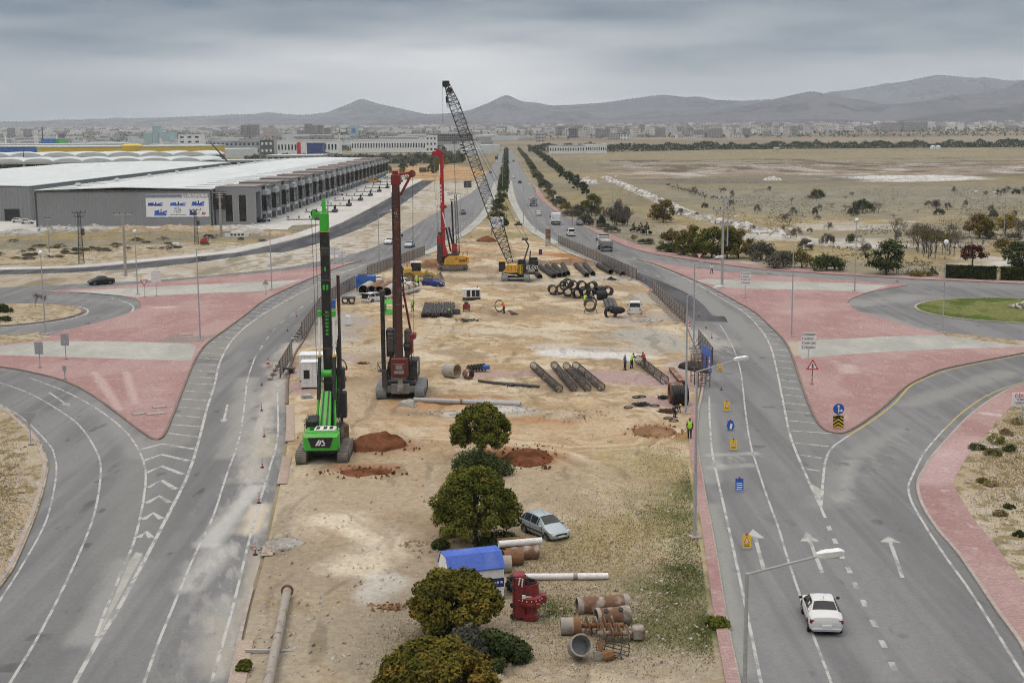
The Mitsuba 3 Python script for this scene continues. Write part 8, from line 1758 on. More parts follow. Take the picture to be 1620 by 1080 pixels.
hall('dark framed end of the three-storey grey block', 412,432,222.5,1590,8, 'dark_steel', 'dark_steel', 'office_block', 3, rows=2, wmat='lamp_white')
hall('white factory hall with small square windows, left part', 439,534,223,1500,40, 'lamp_white', 'roof_white', 'factory_hall', 18)
def red_end(P, xa, xb, Y, z0, h): P.part('red_front', prism([(xa - 5, z0),(xa - 1, z0),(xa - 1, z0 + h + .5),(xa - 3, z0 + h + 2.0),(xa - 5, z0 + h + .5)], Y - 1, Y + 9), 'sign_red'); P.part('white_front', prism([(xa - .9, z0),(xa + 5, z0),(xa + 5, z0 + h),(xa + 2, z0 + h + 2),(xa - .9, z0 + h + .5)], Y - .8, Y - .02), 'lamp_white')
hall('dark blue hall with a red and white gable in front of the white factory', 478,510,227.5,1380,25, 'shed_navy', 'dark_steel', extra=red_end)
hall('long white factory with a row of small windows beyond the brown field', 556,682,222,1650,50, 'lamp_white', 'roof_white', 'factory_hall', 30); hall('white tower block at the right end of the long white factory', 674,691,215.5,1640,20, 'lamp_white', 'lamp_white', 'office_block', 3, rows=3)
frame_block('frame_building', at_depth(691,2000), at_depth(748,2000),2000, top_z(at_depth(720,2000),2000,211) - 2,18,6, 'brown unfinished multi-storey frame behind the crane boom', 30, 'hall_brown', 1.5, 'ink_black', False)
hall('pale low sheds behind the long white factory', 600,660,217,2000,60, 'galvanised', 'roof_white'); hall('white low shop right of the brown frame', 730,760,226,1500,20, 'lamp_white', 'roof_white')
for a, b_, t_, Y, lb in ((381.5,394,198.5,3000, 'brown twin silo block, left half'),(395,407.5,198,3000, 'brown twin silo block, right half'),(482,492,196.5,3100, 'tall brown plant tower, leftmost of the plant'),(492,500,199,3050, 'brown plant tower between two taller ones'),(500,510,198.5,3150, 'brown plant tower with a stepped top'),(513,522,203,3100, 'lower brown plant tower at the right of the plant'),(470,480,207,3000, 'low brown block left of the plant towers')): hall(lb, a, b_, t_, Y, 30, 'hall_brown', 'hall_brown', 'plant_tower', 3, rows=5, wmat='city_glass')
hall('pale blue office tower beyond the plant', 553.5,566,197.5,2900,20, 'hall_teal', 'lamp_white', 'office_tower', 1, rows=1, wmat='blue_paint')
Y = 2900; xa = at_depth(427, Y); P = Proto(); P.part('pyramid', hull([(xa - 32, Y, 5),(xa + 34, Y, 5),(xa - 32, Y + 40,5),(xa + 34, Y + 40,5),(xa - 4, Y + 20,38),(xa + 6, Y + 20,38)]), 'hall_brown'); P.part('conveyor', hull([(xa + 2, Y - 1,37),(xa + 8, Y - 1,37),(xa + 30, Y - 3,6),(xa + 36, Y - 3,6)]), 'sign_back'); P.place('stockpile_hall', 'pointed brown stockpile hall between the silo block and the plant', 'building')
Y = 2300; xa = at_depth(98.5, Y); P = Proto(); P.part('shaft', tube((xa, Y, 0),(xa, Y, 20),3,12), 'city_grey', 40); P.part('bowl', xf(lathe([(3,0),(8,6),(8,10),(1,11)],18),(xa, Y, 18)), 'city_grey', 30); P.place('water_tower', 'dark mushroom-shaped water tower on the left horizon', 'water tower')
for px, py, Y, lb in ((57,205.5,1900, 'white chimney, left of a close pair'),(60.5,205.5,1900, 'white chimney, right of a close pair'),(136,219,1250, 'stout white chimney behind the yellow hall'),(256,218,1300, 'white chimney beside the office block'),(10,212,1900, 'thin white chimney at the left edge'),(68,201,2500, 'thin dark mast on the left horizon'),(91,213,2000, 'short white chimney beside the water tower')):
 P = Proto(); xa = at_depth(px, Y); P.part('stack', tube((xa, Y, 0),(xa, Y, top_z(xa, Y, py)),1.5,8,1.1), 'lamp_white' if 'white' in lb else 'dark_steel', 40); P.part('rim', tube((xa, Y, top_z(xa, Y, py)),(xa, Y, top_z(xa, Y, py) + .6),1.3,8), 'galvanised'); P.place('chimney', lb, 'chimney')
hall('blue paraboloid hall roof among the sheds at the left', 66,79,221,1500,30, 'blue_paint', 'blue_paint'); hall('green paraboloid hall roof among the sheds at the left', 80,95,220.5,1520,30, 'green_paint', 'hall_teal')
for a, b_, t_, lb in ((12,20,203, 'hazy apartment tower at the far left'),(37,46,205, 'hazy apartment tower second from the left'),(336,344,207, 'hazy apartment block beside the mobile crane boom'),(345,352,208, 'second hazy apartment block beside the mobile crane boom')): hall(lb, a, b_, t_, 3400,20, 'city_grey', 'city_grey', 'apartment_tower', 3, rows=6, wmat='city_glass')
P = Proto(); Y = 1350; xa = at_depth(538, Y); P.part('post', tube((xa, Y, 0),(xa, Y, top_z(xa, Y, 211)),.7,8), 'lamp_white', 40); P.part('board', box(xa, xa + 7.5, Y - .5, Y, top_z(xa, Y, 210), top_z(xa, Y, 203.5)), 'dark_steel'); P.part('board_face', box(xa + .6, xa + 6.9, Y - .6, Y - .51, top_z(xa, Y, 209), top_z(xa, Y, 204.3)), 'lamp_white'); P.place('billboard', 'white billboard on a single tall post left of the pale blue tower', 'billboard')
# right of the road
hall('low white sheds in front of the dark tree row', 869,925,231,1480,20, 'lamp_white', 'galvanised', 'farm_shed', 14); hall('white long shed at the right end of the low sheds', 926,960,229.5,1470,25, 'lamp_white', 'lamp_white', 'farm_shed', 10)
hall('grey and white block beside the far road', 847,861,211,2300,30, 'pale_concrete', 'lamp_white', 'office_block', 3, rows=3); hall('white shed with banner in front of the distant tree row', 1227,1232,234.5,1500,10, 'hall_teal', 'lamp_white', 'hut')
for px in (1475.5,1484): P = Proto(); xa = at_depth(px, 1500); P.part('shell', xf(lathe([(2.6,0),(2.6,5),(.1,5.8)],16),(xa, 1500,0)), 'lamp_white', 30); P.part('ladder', box(xa - .3, xa + .3,1497.2,1497.4,0,5), 'galvanised'); P.place('tank', 'white round tank before the tree row, ' + ('left' if px < 1480 else 'right') + ' of a pair', 'tank')
hall('long grey unfinished hospital-like block on the right plain, left half', 1394,1428,194.5,3300,40, 'city_grey', 'city_grey', 'office_block', 9, rows=6, wmat='city_glass'); hall('long grey block on the right plain, right half', 1429,1467,194,3300,40, 'city_grey', 'city_grey', 'office_block', 10, rows=6, wmat='city_glass')
hall('pale pillared block with dark roof above the right plain', 1290,1314,194,3400,30, 'city_pale', 'city_glass', 'office_block', 7, rows=1, wmat='city_grey'); hall('dark grey block at the front of the town', 963,980,212,2400,20, 'city_grey', 'city_glass', 'office_block', 4, rows=3, wmat='city_pale'); hall('white-ended block at the front of the town', 981,996,213,2395,20, 'lamp_white', 'city_glass', 'office_block', 3, rows=2); hall('dark tower with a pale roof line at the left of the town', 900,914,202,2600,20, 'city_glass', 'lamp_white', 'office_tower', 4, rows=5, wmat='city_grey')
def block(kind, r):
 P = Proto()
 P.part('wall', box(-.5,.5,0,.8,0,1), 'city_pale' if kind != 1 else 'city_grey')
 nf, nw = (6,4) if kind != 2 else (4,5)
 for f in range(nf):
  P.part('window_row', join([box(-.5 + (q + .22) / nw, -.5 + (q + .72) / nw, -.012,0,(f + .3) / nf, (f + .75) / nf) for q in range(nw)]), 'city_glass')
 P.part('roof', box(-.52,.52,-.02,.82,1,1.04), 'city_roof' if kind == 2 else 'city_grey')
 if kind == 0: P.part('stair_tower', box(-.1,.12,.2,.5,1.04,1.14), 'city_pale'); P.part('balcony', join([box(-.2,.2,-.05,-.013,(f + .1) / 6,(f + .3) / 6) for f in range(6)]), 'city_pale')
 return P
BL = [block(k, None) for k in range(3)]
r2 = np.random.default_rng(41)
town = []
for _ in range(2600):
 px = r2.uniform(862,1345) if r2.random() < .8 else r2.uniform(1345,1640)
 d = r2.uniform(2450,3900)
 if px > 1345 and (d < 3400 or r2.random() < .55): continue
 if px > 1200 and d < 2450 + (px - 1200) * 6: continue
 if px < 900 and d < 2700: continue
 w, h = r2.uniform(9,20), r2.choice([7,9,12,14,17,20])
 if px > 1345: h = r2.choice([6,9,12])
 x = at_depth(px, d)
 if all((x - a) ** 2 + ((d - b) * .7) ** 2 > 20 ** 2 for a, b in town):
  town.append((x, d)); kb = r2.integers(0,3); wd = ('pale apartment block with balconies', 'grey apartment block', 'brown-roofed apartment block')[kb] + (', nearer rows' if d < 3000 else ', rear rows') + ' of the distant town, ' + ('left' if px < 1010 else 'middle' if px < 1180 else 'right') + ' part'
  BL[kb].place('town_block', wd, 'apartment block', (x, d, float(terrain(d)) - .5), r2.uniform(-.5,.5), wd.replace('block', 'blocks'),(w, w, float(h)))
 if len(town) >= 285: break
far = []
for _ in range(1500):
 px, d = r2.uniform(-20,1640), r2.uniform(3400,6000)
 if px > 1250 and r2.random() < .5: continue
 x, z = at_depth(px, d), float(terrain(d)); w = r2.uniform(6,14); h = r2.uniform(5,13)
 far.append(box(x - w, x + w, d, d + 12, z - 2, z + h))
ent('far_town', join(far[:750]), 'city_pale', kind='stuff', label='pale hazy houses of the far town along the horizon', cat='town'); ent('far_town', join(far[750:]), 'city_grey', kind='stuff', label='grey hazy houses of the far town along the horizon', cat='town')
shed = []
for _ in range(330):
 px, d = r2.uniform(-20,840), r2.uniform(1350,3000)
 x, z = at_depth(px, d), float(terrain(d)); w, h = r2.uniform(8,28), r2.uniform(5,9)
 if abs(px - 800) < 40 and d < 2400 or 380 < px < 700 and d < 1750: continue
 shed.append(box(x - w, x + w, d, d + 25, z - 2, z + h))
ent('far_sheds', join(shed[:160]), 'roof_white', kind='stuff', label='white sheds crowded behind the factory quarter', cat='sheds'); ent('far_sheds', join(shed[160:]), 'city_grey', kind='stuff', label='grey sheds crowded behind the factory quarter', cat='sheds')
# ------------------------------------------------------------------ trees, shrubs, hedges, grass
def leaves(C, Rr, n, size, r, shell=.35, up=.25):
 """n leaf clusters (two crossed-over triangles each) in the outer part of the puffs with centres C and radii Rr"""
 C, Rr = np.asarray(C, float), np.asarray(Rr, float)
 if Rr.ndim == 1: Rr = np.repeat(Rr[:, None],3,1)
 w = Rr.prod(1) ** (2 / 3); k = r.choice(len(C), n, p=w / w.sum())
 d = r.normal(0,1,(n, 3)); d /= np.linalg.norm(d, axis=1, keepdims=True)
 p = C[k] + d * Rr[k] * (1 - shell * r.random((n, 1)) ** 1.5)
 nn = d + r.normal(0,.55,(n, 3)) + [0,0, up]; nn /= np.linalg.norm(nn, axis=1, keepdims=True)
 a = np.cross(nn, r.normal(0,1,(n, 3))); a /= np.linalg.norm(a, axis=1, keepdims=True); b = np.cross(nn, a)
 s = size * r.uniform(.6,1.3,(n, 1))
 V = np.stack([p - a * s, p - b * s * .55, p + a * s, p + b * s * .55],1).reshape(-1,3)
 i = np.arange(n)[:, None] * 4
 return V, np.vstack([i + [0,1,2], i + [0,2,3]])
def trunk(h, r, limbs, base=(0,0,0)):
 t = [path([(0,0,-.1),(.02,.01, h * .5),(0,0, h)],[r * 1.25, r, r * .8],8)]
 for e in limbs: e = np.array(e, float); m = np.array([e[0] * .45, e[1] * .45, h + (e[2] - h) * .6]); t.append(path([(0,0, h * .85), m, e],[r * .55, r * .35, r * .12],6))
 return join(t)
def round_tree(W, H, r, n, size, mat, z0=1.2, puffs=150, pr=.42):
 """clipped broad crown: a dome of many puffs, flat underside"""
 P = Proto(); C, R_p = [],[]
 for q in range(puffs):
  u, a = r.random() ** .55, r.uniform(0,6.283); el = r.random()
  rad = W / 2 * (u if el < .45 else math.sqrt(1 - (el - .45) ** 2 / .33)) if el > .45 else W / 2 * u
  zz = z0 + (H - z0) * math.sqrt(1 - u * u * .96) * r.uniform(.84,1.0) if el < .62 else z0 + r.uniform(.0,.35) * (H - z0)
  rr_ = W / 2 * u if el < .62 else W / 2 * r.uniform(.55,1.0)
  C.append((rr_ * math.cos(a), rr_ * math.sin(a), zz)); R_p.append(pr * r.uniform(.6,1.3) * W / 5)
 P.part('crown', leaves(C, R_p, n, size, r, .5), mat); P.part('trunk', trunk(z0 + .4, W * .028, C[::9]), 'bark', 50)
 return P
def shrub(W, H, r, n, size, mat, puffs=26, stems=True):
 P = Proto(); a, u = r.uniform(0,6.283, puffs), r.random(puffs) ** .5
 C = np.column_stack([W / 2 * u * np.cos(a) * .8, W / 2 * u * np.sin(a) * .8, H * (.25 + .55 * (1 - u ** 2) * r.uniform(.6,1.1, puffs))])
 P.part('foliage', leaves(C, W * .16 * r.uniform(.7,1.2, puffs), n, size, r, .6), mat)
 if stems: P.part('stem', trunk(H * .3, W * .02, C[::4]), 'bark')
 return P
def loose_tree(W, H, r, n, size, mat, z0=.3, puffs=22):
 P = Proto(); C = []
 for q in range(puffs):
  a, t = r.uniform(0,6.283), r.uniform(z0,.95); u = W / 2 * math.sin(math.pi * min(1,(t - z0) / (1 - z0) * .8 + .18)) * r.uniform(.35,.95)
  C.append((u * math.cos(a), u * math.sin(a), H * t))
 P.part('crown', leaves(C, W * .15 * r.uniform(.6,1.3, puffs), n, size, r, .8), mat); P.part('trunk', trunk(H * z0, H * .022, C), 'bark', 50)
 return P
def conifer(H, W, r, n, size, mat='leaf_conifer'):
 P = Proto(); t = r.random(40) ** .8; a = r.uniform(0,6.283,40); u = W / 2 * (1 - t) * .85
 P.part('crown', leaves(np.column_stack([u * np.cos(a), u * np.sin(a), H * (.12 + .84 * t)]), W * .14 * (1.15 - t), n, size, r, .7), mat); P.part('trunk', trunk(H * .5, H * .02,[]), 'bark')
 return P
def bare_tree(H, W, r, mat='twig', n=500, leafmat=None):
 P = Proto(); seg = []; tips = []
 def grow(p, d, L, rad, lev):
  e = p + d * L; seg.append(path([p, (p + e) / 2 + r.normal(0, L * .05,3), e],[rad, rad * .8, rad * .55],5 if lev < 2 else 3))
  if lev == 3: tips.append(e); return
  for q in range(3 if lev else 5):
   nd = d + r.normal(0,.48,3) * [W / H * 1.6, W / H * 1.6,.6] + [0,0,.25]; nd /= np.linalg.norm(nd); grow(e if q % 2 else p + d * L * r.uniform(.6,1), nd, L * r.uniform(.55,.8), rad * .55, lev + 1)
 grow(np.zeros(3), np.array([0,0,1.0]), H * .34, H * .02,0)
 P.part('trunk', join(seg), 'twig')
 P.part('twigs', leaves(tips, np.full(len(tips), H * .10), n, H * .016, r, 1.0), leafmat or mat)
 return P
r = np.random.default_rng(12)
# the four round trees of the median and the clipped shrubs at their feet
for px, W, H, mat, lb, n in (((752,858),5.2,4.6, 'leaf_green', 'round dense green tree beside the silver hatchback, tallest of the row', 26000),((761,724),4.4,4.2, 'leaf_green', 'round dense green tree farthest along the median, near the long grey pipe', 22000),((720,1010),4.6,3.45, 'leaf_olive', 'yellowish round tree in front of the blue and white shed', 26000),((690,1150),5.0,3.8, 'leaf_olive', 'yellow-green tree cut by the bottom edge of the picture', 24000)):
 round_tree(W, H, r, n, .105, mat, 1.25 if W < 6 else .9,170).place('round_tree', lb, 'tree', S(*px), r.uniform(0,6))
for px, W, H, mat, lb, n in (((755,752),5.4,1.5, 'leaf_dark', 'broad dark shrub bed between the two farther round trees', 9000),((787,868),3.2,1.0, 'leaf_dark', 'low dark clipped shrub right of the middle tree trunk', 5000),((697,868),1.2,.7, 'leaf_dark', 'small dark shrub left of the middle tree', 1500),((782,1048),3.6,1.4, 'leaf_dark', 'broad dark green shrub bed under the lowest trees', 9000),((735,1050),2.6,2.0, 'leaf_grey', 'grey twiggy shrub between the two lowest trees', 5000),((822,936),1.7,1.2, 'leaf_grey', 'grey-green shrub between the shed and the red casing machine', 5000),((712,1000),2.2,.8, 'leaf_dark', 'low dark shrub under the yellowish round tree', 3000),((735,770),2.0,1.2, 'leaf_dark', 'dark shrub peeking out left behind the middle tree', 2500),((712,850),.9,.4, 'leaf_rust', 'little reddish shrub by the middle tree', 600),((1135,990),1.3,.5, 'leaf_green', 'thick green grass clump at the right paver strip', 1500),((388,1060),.9,.6, 'leaf_green', 'small green weed on the broken left kerb strip', 800)):
 shrub(W, H, r, n, .10, mat).place('shrub', lb, 'shrub', S(*px), r.uniform(0,6))
# median hedge far up the road
hl = [((796,357),3.8,1.8),((787,346),5.4,2.6),((789,334),5.6,2.8),((791,324),5.4,2.4),((793,314),5.4,2.8),((795,304),5.2,2.8)] + [((795 + 6 * q ** .6,304 - 66 * q),5.4 + q, 3 + 1.4 * q) for q in 1 - np.linspace(1,0,26)[1:] ** 1.7]
for k, (px, W, H) in enumerate(hl):
 s_ = S(*px); shrub(W, H, r, 1400,.22, 'leaf_dark' if k % 3 else 'leaf_hedge', 18, False).place('clipped_shrub', 'dark clipped shrub in the median row running away up the road' if k else 'lowest dark clipped shrub right behind the white site board', 'shrub', (s_[0], s_[1],.2),0, 'clipped shrubs of the median' if k else None)
# roadside belt on the right: (column, row of the foot, height, width, kind)
KIND = {}
def kind(nm):
 if nm not in KIND:
  f = {'green': lambda: loose_tree(5,5.5, r, 3800,.17, 'leaf_green', .12,30), 'olive': lambda: loose_tree(5,5.5, r, 3600,.17, 'leaf_olive', .14,30), 'autumn': lambda: loose_tree(5,5.5, r, 3000,.17, 'leaf_autumn', .16,26), 'rust': lambda: loose_tree(5,5, r, 2600,.16, 'leaf_rust', .2), 'crimson': lambda: round_tree(5,5, r, 2200,.17, 'leaf_crimson', 2.2,40,.6), 'yellow': lambda: loose_tree(5,5, r, 2000,.17, 'leaf_yellow'), 'dark': lambda: loose_tree(5,5.5, r, 3000,.18, 'leaf_dark', .22,26), 'bare': lambda: bare_tree(5.5,4.5, r, 'twig', 700), 'bare2': lambda: bare_tree(5.5,4, r, 'twig', 900, 'leaf_grey'), 'thin': lambda: bare_tree(5.5,3.2, r, 'twig', 500, 'leaf_olive'), 'conifer': lambda: conifer(5,3, r, 1500,.16), 'shrub': lambda: shrub(5,3, r, 1900,.17, 'leaf_grey'), 'gshrub': lambda: shrub(5,3, r, 2200,.17, 'leaf_dark'), 'dshrub': lambda: shrub(5,3.4, r, 700,.16, 'twig', 14), 'oshrub': lambda: shrub(5,3, r, 1600,.16, 'leaf_autumn')}[nm.rstrip('0123')]
  KIND[nm] = f(), {'crimson': 5, 'conifer': 5}.get(nm.rstrip('0123'),5.5 if 'shrub' not in nm else 3.0)
 return KIND[nm]
WORD = {'green': 'green leafy tree', 'olive': 'olive green tree', 'autumn': 'browning autumn tree', 'rust': 'rust coloured tree', 'crimson': 'crimson leaved tree', 'yellow': 'yellow autumn tree', 'dark': 'dark green tree', 'bare': 'bare grey tree', 'bare2': 'nearly bare grey tree', 'thin': 'thin sparsely leaved tree', 'conifer': 'small dark conifer', 'shrub': 'grey-green bush', 'gshrub': 'dark green bush', 'dshrub': 'leafless dry bush', 'oshrub': 'brownish bush'}
def plant(px, py, H, W, kd, where, group=None, word=None):
 Pk, h0 = kind(kd); b = kd.rstrip('0123') if kd != 'bare2' else kd; w0 = {'bare': 4.5, 'bare2': 4.0, 'thin': 3.2, 'conifer': 3}.get(b, 5.0)
 x, y = G(px, py)
 Pk.place('bush' if 'shrub' in b else ('conifer' if b == 'conifer' else 'tree'), f'{word or WORD[b]} {where}', 'bush' if 'shrub' in b else 'tree', (x, y, .05), r.uniform(0,6.28), group, (1.15 * W / w0,1.15 * W / w0, H / h0))
for px, py, H, W, kd, wh in ((1083,404,4.6,4.6, 'olive', 'at the left end of the big roadside clump'),(1061,398,4.6,4.2, 'autumn', 'just left of the big roadside clump'),(1106,406,6.2,5.6, 'green', 'in the left middle of the big roadside clump'),(1126,409,6.6,6.4, 'green1', 'behind the give way sign in the big clump'),(1150,409,6.4,6, 'olive1', 'behind the tall power pole'),(1168,408,5.4,5.6, 'autumn1', 'right of the tall power pole'),(1092,392,5.2,5.6, 'rust', 'rising at the back of the big clump'),(1186,407,5.0,5, 'bare2', 'at the right of the big clump'),(1203,412,4.2,6, 'shrub', 'on the bank right of the big clump'),(1240,424,3.4,7.2, 'shrub1', 'beside the pink pavement, wide one'),(1268,424,3.6,5.0, 'oshrub', 'with reddish tips behind the wide grey-green bush'),(1308,428,3.2,6.2, 'gshrub', 'standing alone beside the pink pavement'),(1402,434,6.0,7.0, 'dark', 'standing alone opposite the roundabout entry'),(1049,352,6.4,6.8, 'autumn2', 'standing before the white spoil bank'),(1038,348,5.0,5, 'rust1', 'left beside the browning tree at the spoil bank'),(936,341,6.4,6.2, 'green2', 'above the two orange workers'),(948,340,5.4,3.0, 'bare', 'right of the green tree above the workers'),(962,350,5.4,4.4, 'bare2', 'in the roadside grove, third from the workers'),(978,345,6.0,4, 'bare1', 'in the middle of the roadside grove'),(992,358,6.2,6.6, 'bare2', 'with dark leaves at the right of the roadside grove'),(1003,367,2.6,1.9, 'conifer', 'left of three by the grove'),(1013.5,369,2.9,2.1, 'conifer1', 'middle of three by the grove'),(1023,372,3.4,2.4, 'conifer2', 'right of three by the grove'),(1054,398,1.8,4, 'gshrub1', 'beside the pink pavement left of the olive tree'),(1066,399,1.9,4.4, 'gshrub', 'under the olive tree at the pavement'),(1022,386,1.4,4, 'shrub', 'beside the pavement above the tipper lorry'),(968,368,1.7,4.0, 'shrub1', 'beside the pavement right of the grey car'),(956,362,1.6,4.0, 'shrub', 'beside the pavement near the grey car'),(1003,381,1.6,1.5, 'yellow', 'low by the pavement above the tipper lorry'),
  (1538,425,4.2,4.4, 'crimson', 'behind the clipped hedge'),(1612,432,5.2,7, 'dark1', 'at the right picture edge above the hedge'),(1550,376,6.0,6.2, 'rust', 'in the far right grove, left of the yellow one'),(1590,372,5.6,5.6, 'yellow1', 'in the far right grove'),(1560,378,5,5, 'olive', 'in the far right grove under the rust tree'),(1610,376,5.6,5, 'bare', 'in the far right grove at the picture edge'),(1417,385,6.4,4.4, 'thin', 'on the dry slope, leftmost of the bare grove'),(1591,398,3.0,5, 'oshrub', 'above the hedge at the far right'),(1475,436,1.6,1.8, 'conifer', 'low beside the end of the hedge'),(1455,437,1.0,5, 'oshrub', 'by the pavement left of the hedge'),(1293,314,3.6,5.4, 'gshrub', 'alone on the dry plain'),(1365,336,4.4,6.8, 'gshrub1', 'dark pair on the plain, left one'),(1390,338,4.4,4, 'bare', 'beside the dark pair on the plain'),(1346,384,2.2,2.2, 'gshrub', 'near the round-headed lamp'),(1190,366,1.6,2.4, 'dshrub', 'on the field right of the power pole')):
 plant(px, py, H, W, kd, wh)
for k in range(22):
 px = 1432 + 78 * r.random(); py = 384 + 26 * r.random() + (px - 1432) * .05
 plant(px, py, r.uniform(4.6,7.0), r.uniform(2.6,4.4),['bare', 'bare1', 'thin', 'bare2', 'thin1'][k % 5], 'in the bare grove above the hedge, ' + ('left' if px < 1470 else 'right') + ' half', 'trees of the bare grove, ' + ('left' if px < 1470 else 'right'), 'thin leafless tree')
for k in range(95):
 px, py = r.uniform(1050,1620),0; py = r.uniform(302,402)
 if py > 345 and px < 1150 + (py - 345) * 2.2 or px < 960 + (py - 300) * 1.6: continue
 if py > 385 and px > 1395: continue
 plant(px, py, r.uniform(1.2,3.2), r.uniform(1.6,3.6),['dshrub', 'dshrub1', 'bare2', 'shrub', 'dshrub2'][k % 5],(w_ := 'scattered on the dry slope, ' + ('upper ' if py < 340 else 'lower ') + ('left' if px < 1250 else 'middle' if px < 1430 else 'right')), 'grey leafless bushes ' + w_, 'grey leafless bush or little tree')
for k in range(34):
 plant(1055 + k * 1.9 + r.uniform(-1,1),297 + k * .62 + r.uniform(-1,1), r.uniform(1.5,3), r.uniform(1,1.8), 'bare1', 'in the thin planted row on the field', 'saplings of the planted row', 'leafless sapling')
# belt along the right carriageway, far up
ln = line([(905,342),(884,322),(866,300),(850,278),(838,258),(828,244),(820,234)],2)
for k, s_ in enumerate(np.linspace(0, arclen(ln)[-1],62)):
 p = along(ln, s_); q = proj((p[0], p[1],0))
 plant(q[0] - 1, q[1], r.uniform(1.6,3.6), r.uniform(3.6,6.0),['shrub', 'oshrub', 'shrub1', 'gshrub', 'oshrub1'][k % 5],(w_ := 'lining the right carriageway, %s stretch' % ('nearest' if k < 20 else 'middle' if k < 42 else 'farthest')), 'low olive bushes ' + w_, 'low olive bush')
 p2 = p + [14 + r.uniform(-1,1),4]; q = proj((p2[0], p2[1],0))
 if k > 4: plant(q[0], q[1], r.uniform(4,6), r.uniform(3.2,4.4),['dark', 'conifer', 'dark1', 'conifer1'][k % 4],(w_ := 'in the dark row right of the road, %s stretch' % ('nearest' if k < 20 else 'middle' if k < 42 else 'farthest')), 'dark trees ' + w_, 'dark tree')
for k in range(24):
 plant(r.uniform(905,1000),347 + r.uniform(-12,14), r.uniform(2,5), r.uniform(2.2,4),['dshrub', 'bare', 'shrub', 'gshrub1'][k % 4], 'in the roadside grove right of the pavement', 'bushes of the roadside grove', 'small grey or green bush')
px, py = r.uniform(960,1640,22000), r.uniform(298,432,22000); k = (py < 300 + (px - 950) * .30) & (meshkit.fbm(np.column_stack([px * .02, py * .06,0 * px]),4,5) > .47); C = np.array([np.append(G(a, b),.12) for a, b in zip(px[k], py[k])]); C = C[[not road_r.contains(Point(*c[:2])) for c in C]]
ent('dry_scrub', leaves(C, np.full(len(C),.25), len(C) * 3,.14, r, 1), 'leaf_grey', kind='stuff', label='low grey scrub and tufts spread over the dry slope', cat='scrub')
# hedges
for pa, pb, lb in (((1495,440),(1576,443.5), 'long clipped green hedge beside the right pavement'),((1582,443.5),(1690,447), 'second clipped green hedge at the right picture edge')):
 a, b = G(*pa), G(*pb); L = np.linalg.norm(b - a); P = Proto(); n = 9000
 p = np.column_stack([r.uniform(0, L, n), r.uniform(-.8,.8, n), r.uniform(.05,2.1, n)]); e = r.integers(0,3, n); p[e == 0,1] = -.8; p[e == 1,2] = 2.1
 p += r.normal(0,.05,(n, 3)); P.part('foliage', leaves(p, np.full(n, .06), n, .13, r, 1), 'leaf_hedge'); P.part('core', box(.1, L - .1,-.7,.7,0,2.0), 'leaf_hedge')
 P.place('hedge', lb, 'hedge', (a[0], a[1],.1), math.atan2(b[1] - a[1], b[0] - a[0]))
# lawn roundabouts
for k in range(17):
 a, u = r.uniform(0,6.28),10.5 * math.sqrt(r.random()); shrub(r.uniform(1.6,2.8), r.uniform(.7,1.3), r, 700,.13, 'leaf_dark' if k % 2 else 'leaf_hedge', 12, False).place('island_shrub', 'low green shrub on the left roundabout island', 'shrub', (LC[0] + u * math.cos(a), LC[1] + u * math.sin(a) * .8 - 1,.16),0, 'shrubs on the left roundabout')
for px, lb in (((57,487), 'young leafless tree on the left roundabout, left of two'),((69,489), 'young leafless tree on the left roundabout, beside the lamp')): plant(*px, 2.8,1.6, 'bare', lb.split('tree ')[1], None, 'young leafless tree')
P = Proto(); P.part('stones', join([xf(hull(r.normal(0,1,(10,3))),(r.normal(0,1.1), r.normal(0,.8),.15), s=r.uniform(.12,.35)) for q in range(16)]), 'rubble'); x, y = G(1612,488); kk = P.place('rockery', 'low rock heap in the middle of the right lawn roundabout', 'rocks', (x, y, .18)); tag(kk + '__stones', kind='stuff')
# weeds of the right and left lower verges
for px, py, W, H, m in ((1545,712,1.6,.5, 'leaf_dark'),(1575,702,2.0,.7, 'leaf_green'),(1590,690,1.4,.6, 'straw'),(1570,722,1.6,.6, 'leaf_olive'),(1600,715,1.5,.5, 'leaf_dark'),(1610,672,1.6,.6, 'straw'),(1554,765,.9,.4, 'leaf_olive'),(1596,806,.9,.3, 'leaf_dark'),(1612,850,.9,.3, 'leaf_dark'),(1582,818,1.1,.35, 'straw'),(1568,770,1.2,.35, 'straw'),(1614,640,1.3,.5, 'leaf_dark')):
 x, y = G(px, py); shrub(W, H, r, 900,.06, m, 14, False).place('weed', f'clump of {"dry straw" if m == "straw" else "green"} weeds on the right verge near the pink pavement', 'weeds', (x, y, .1),0, 'weed clumps on the right verge, ' + ('dry' if m == 'straw' else 'green'))
# dry weeds on the left dump ground and beyond
for k in range(46):
 px = r.uniform(0,420); py = (398 - px * .035 + r.uniform(-4,8)) if k % 3 else r.uniform(378,412)
 if px > 330: py -= 12
 plant(px, py, r.uniform(.35,.9), r.uniform(1.4,3.4),['dshrub', 'oshrub', 'shrub', 'dshrub1'][k % 4],(w_ := 'on the dump ground before the grey warehouse, %s part' % ('left' if px < 140 else 'middle' if px < 290 else 'right')), 'low dry bushes ' + w_, 'low dry bush')
for k in range(60):
 px, d = r.uniform(395,705), r.choice([1080,1180,1290]) + r.uniform(-25,25); q = proj((at_depth(px, d, 0), d, 0))
 plant(q[0], q[1], r.uniform(3,6), r.uniform(4,7),['dark', 'shrub', 'oshrub', 'bare1', 'gshrub'][k % 5],(w_ := 'in the %s tree row beyond the showroom roofs, %s part' % ('nearest' if d < 1130 else 'middle' if d < 1235 else 'rear', 'left' if px < 550 else 'right')), 'trees ' + w_, 'dark or grey tree')
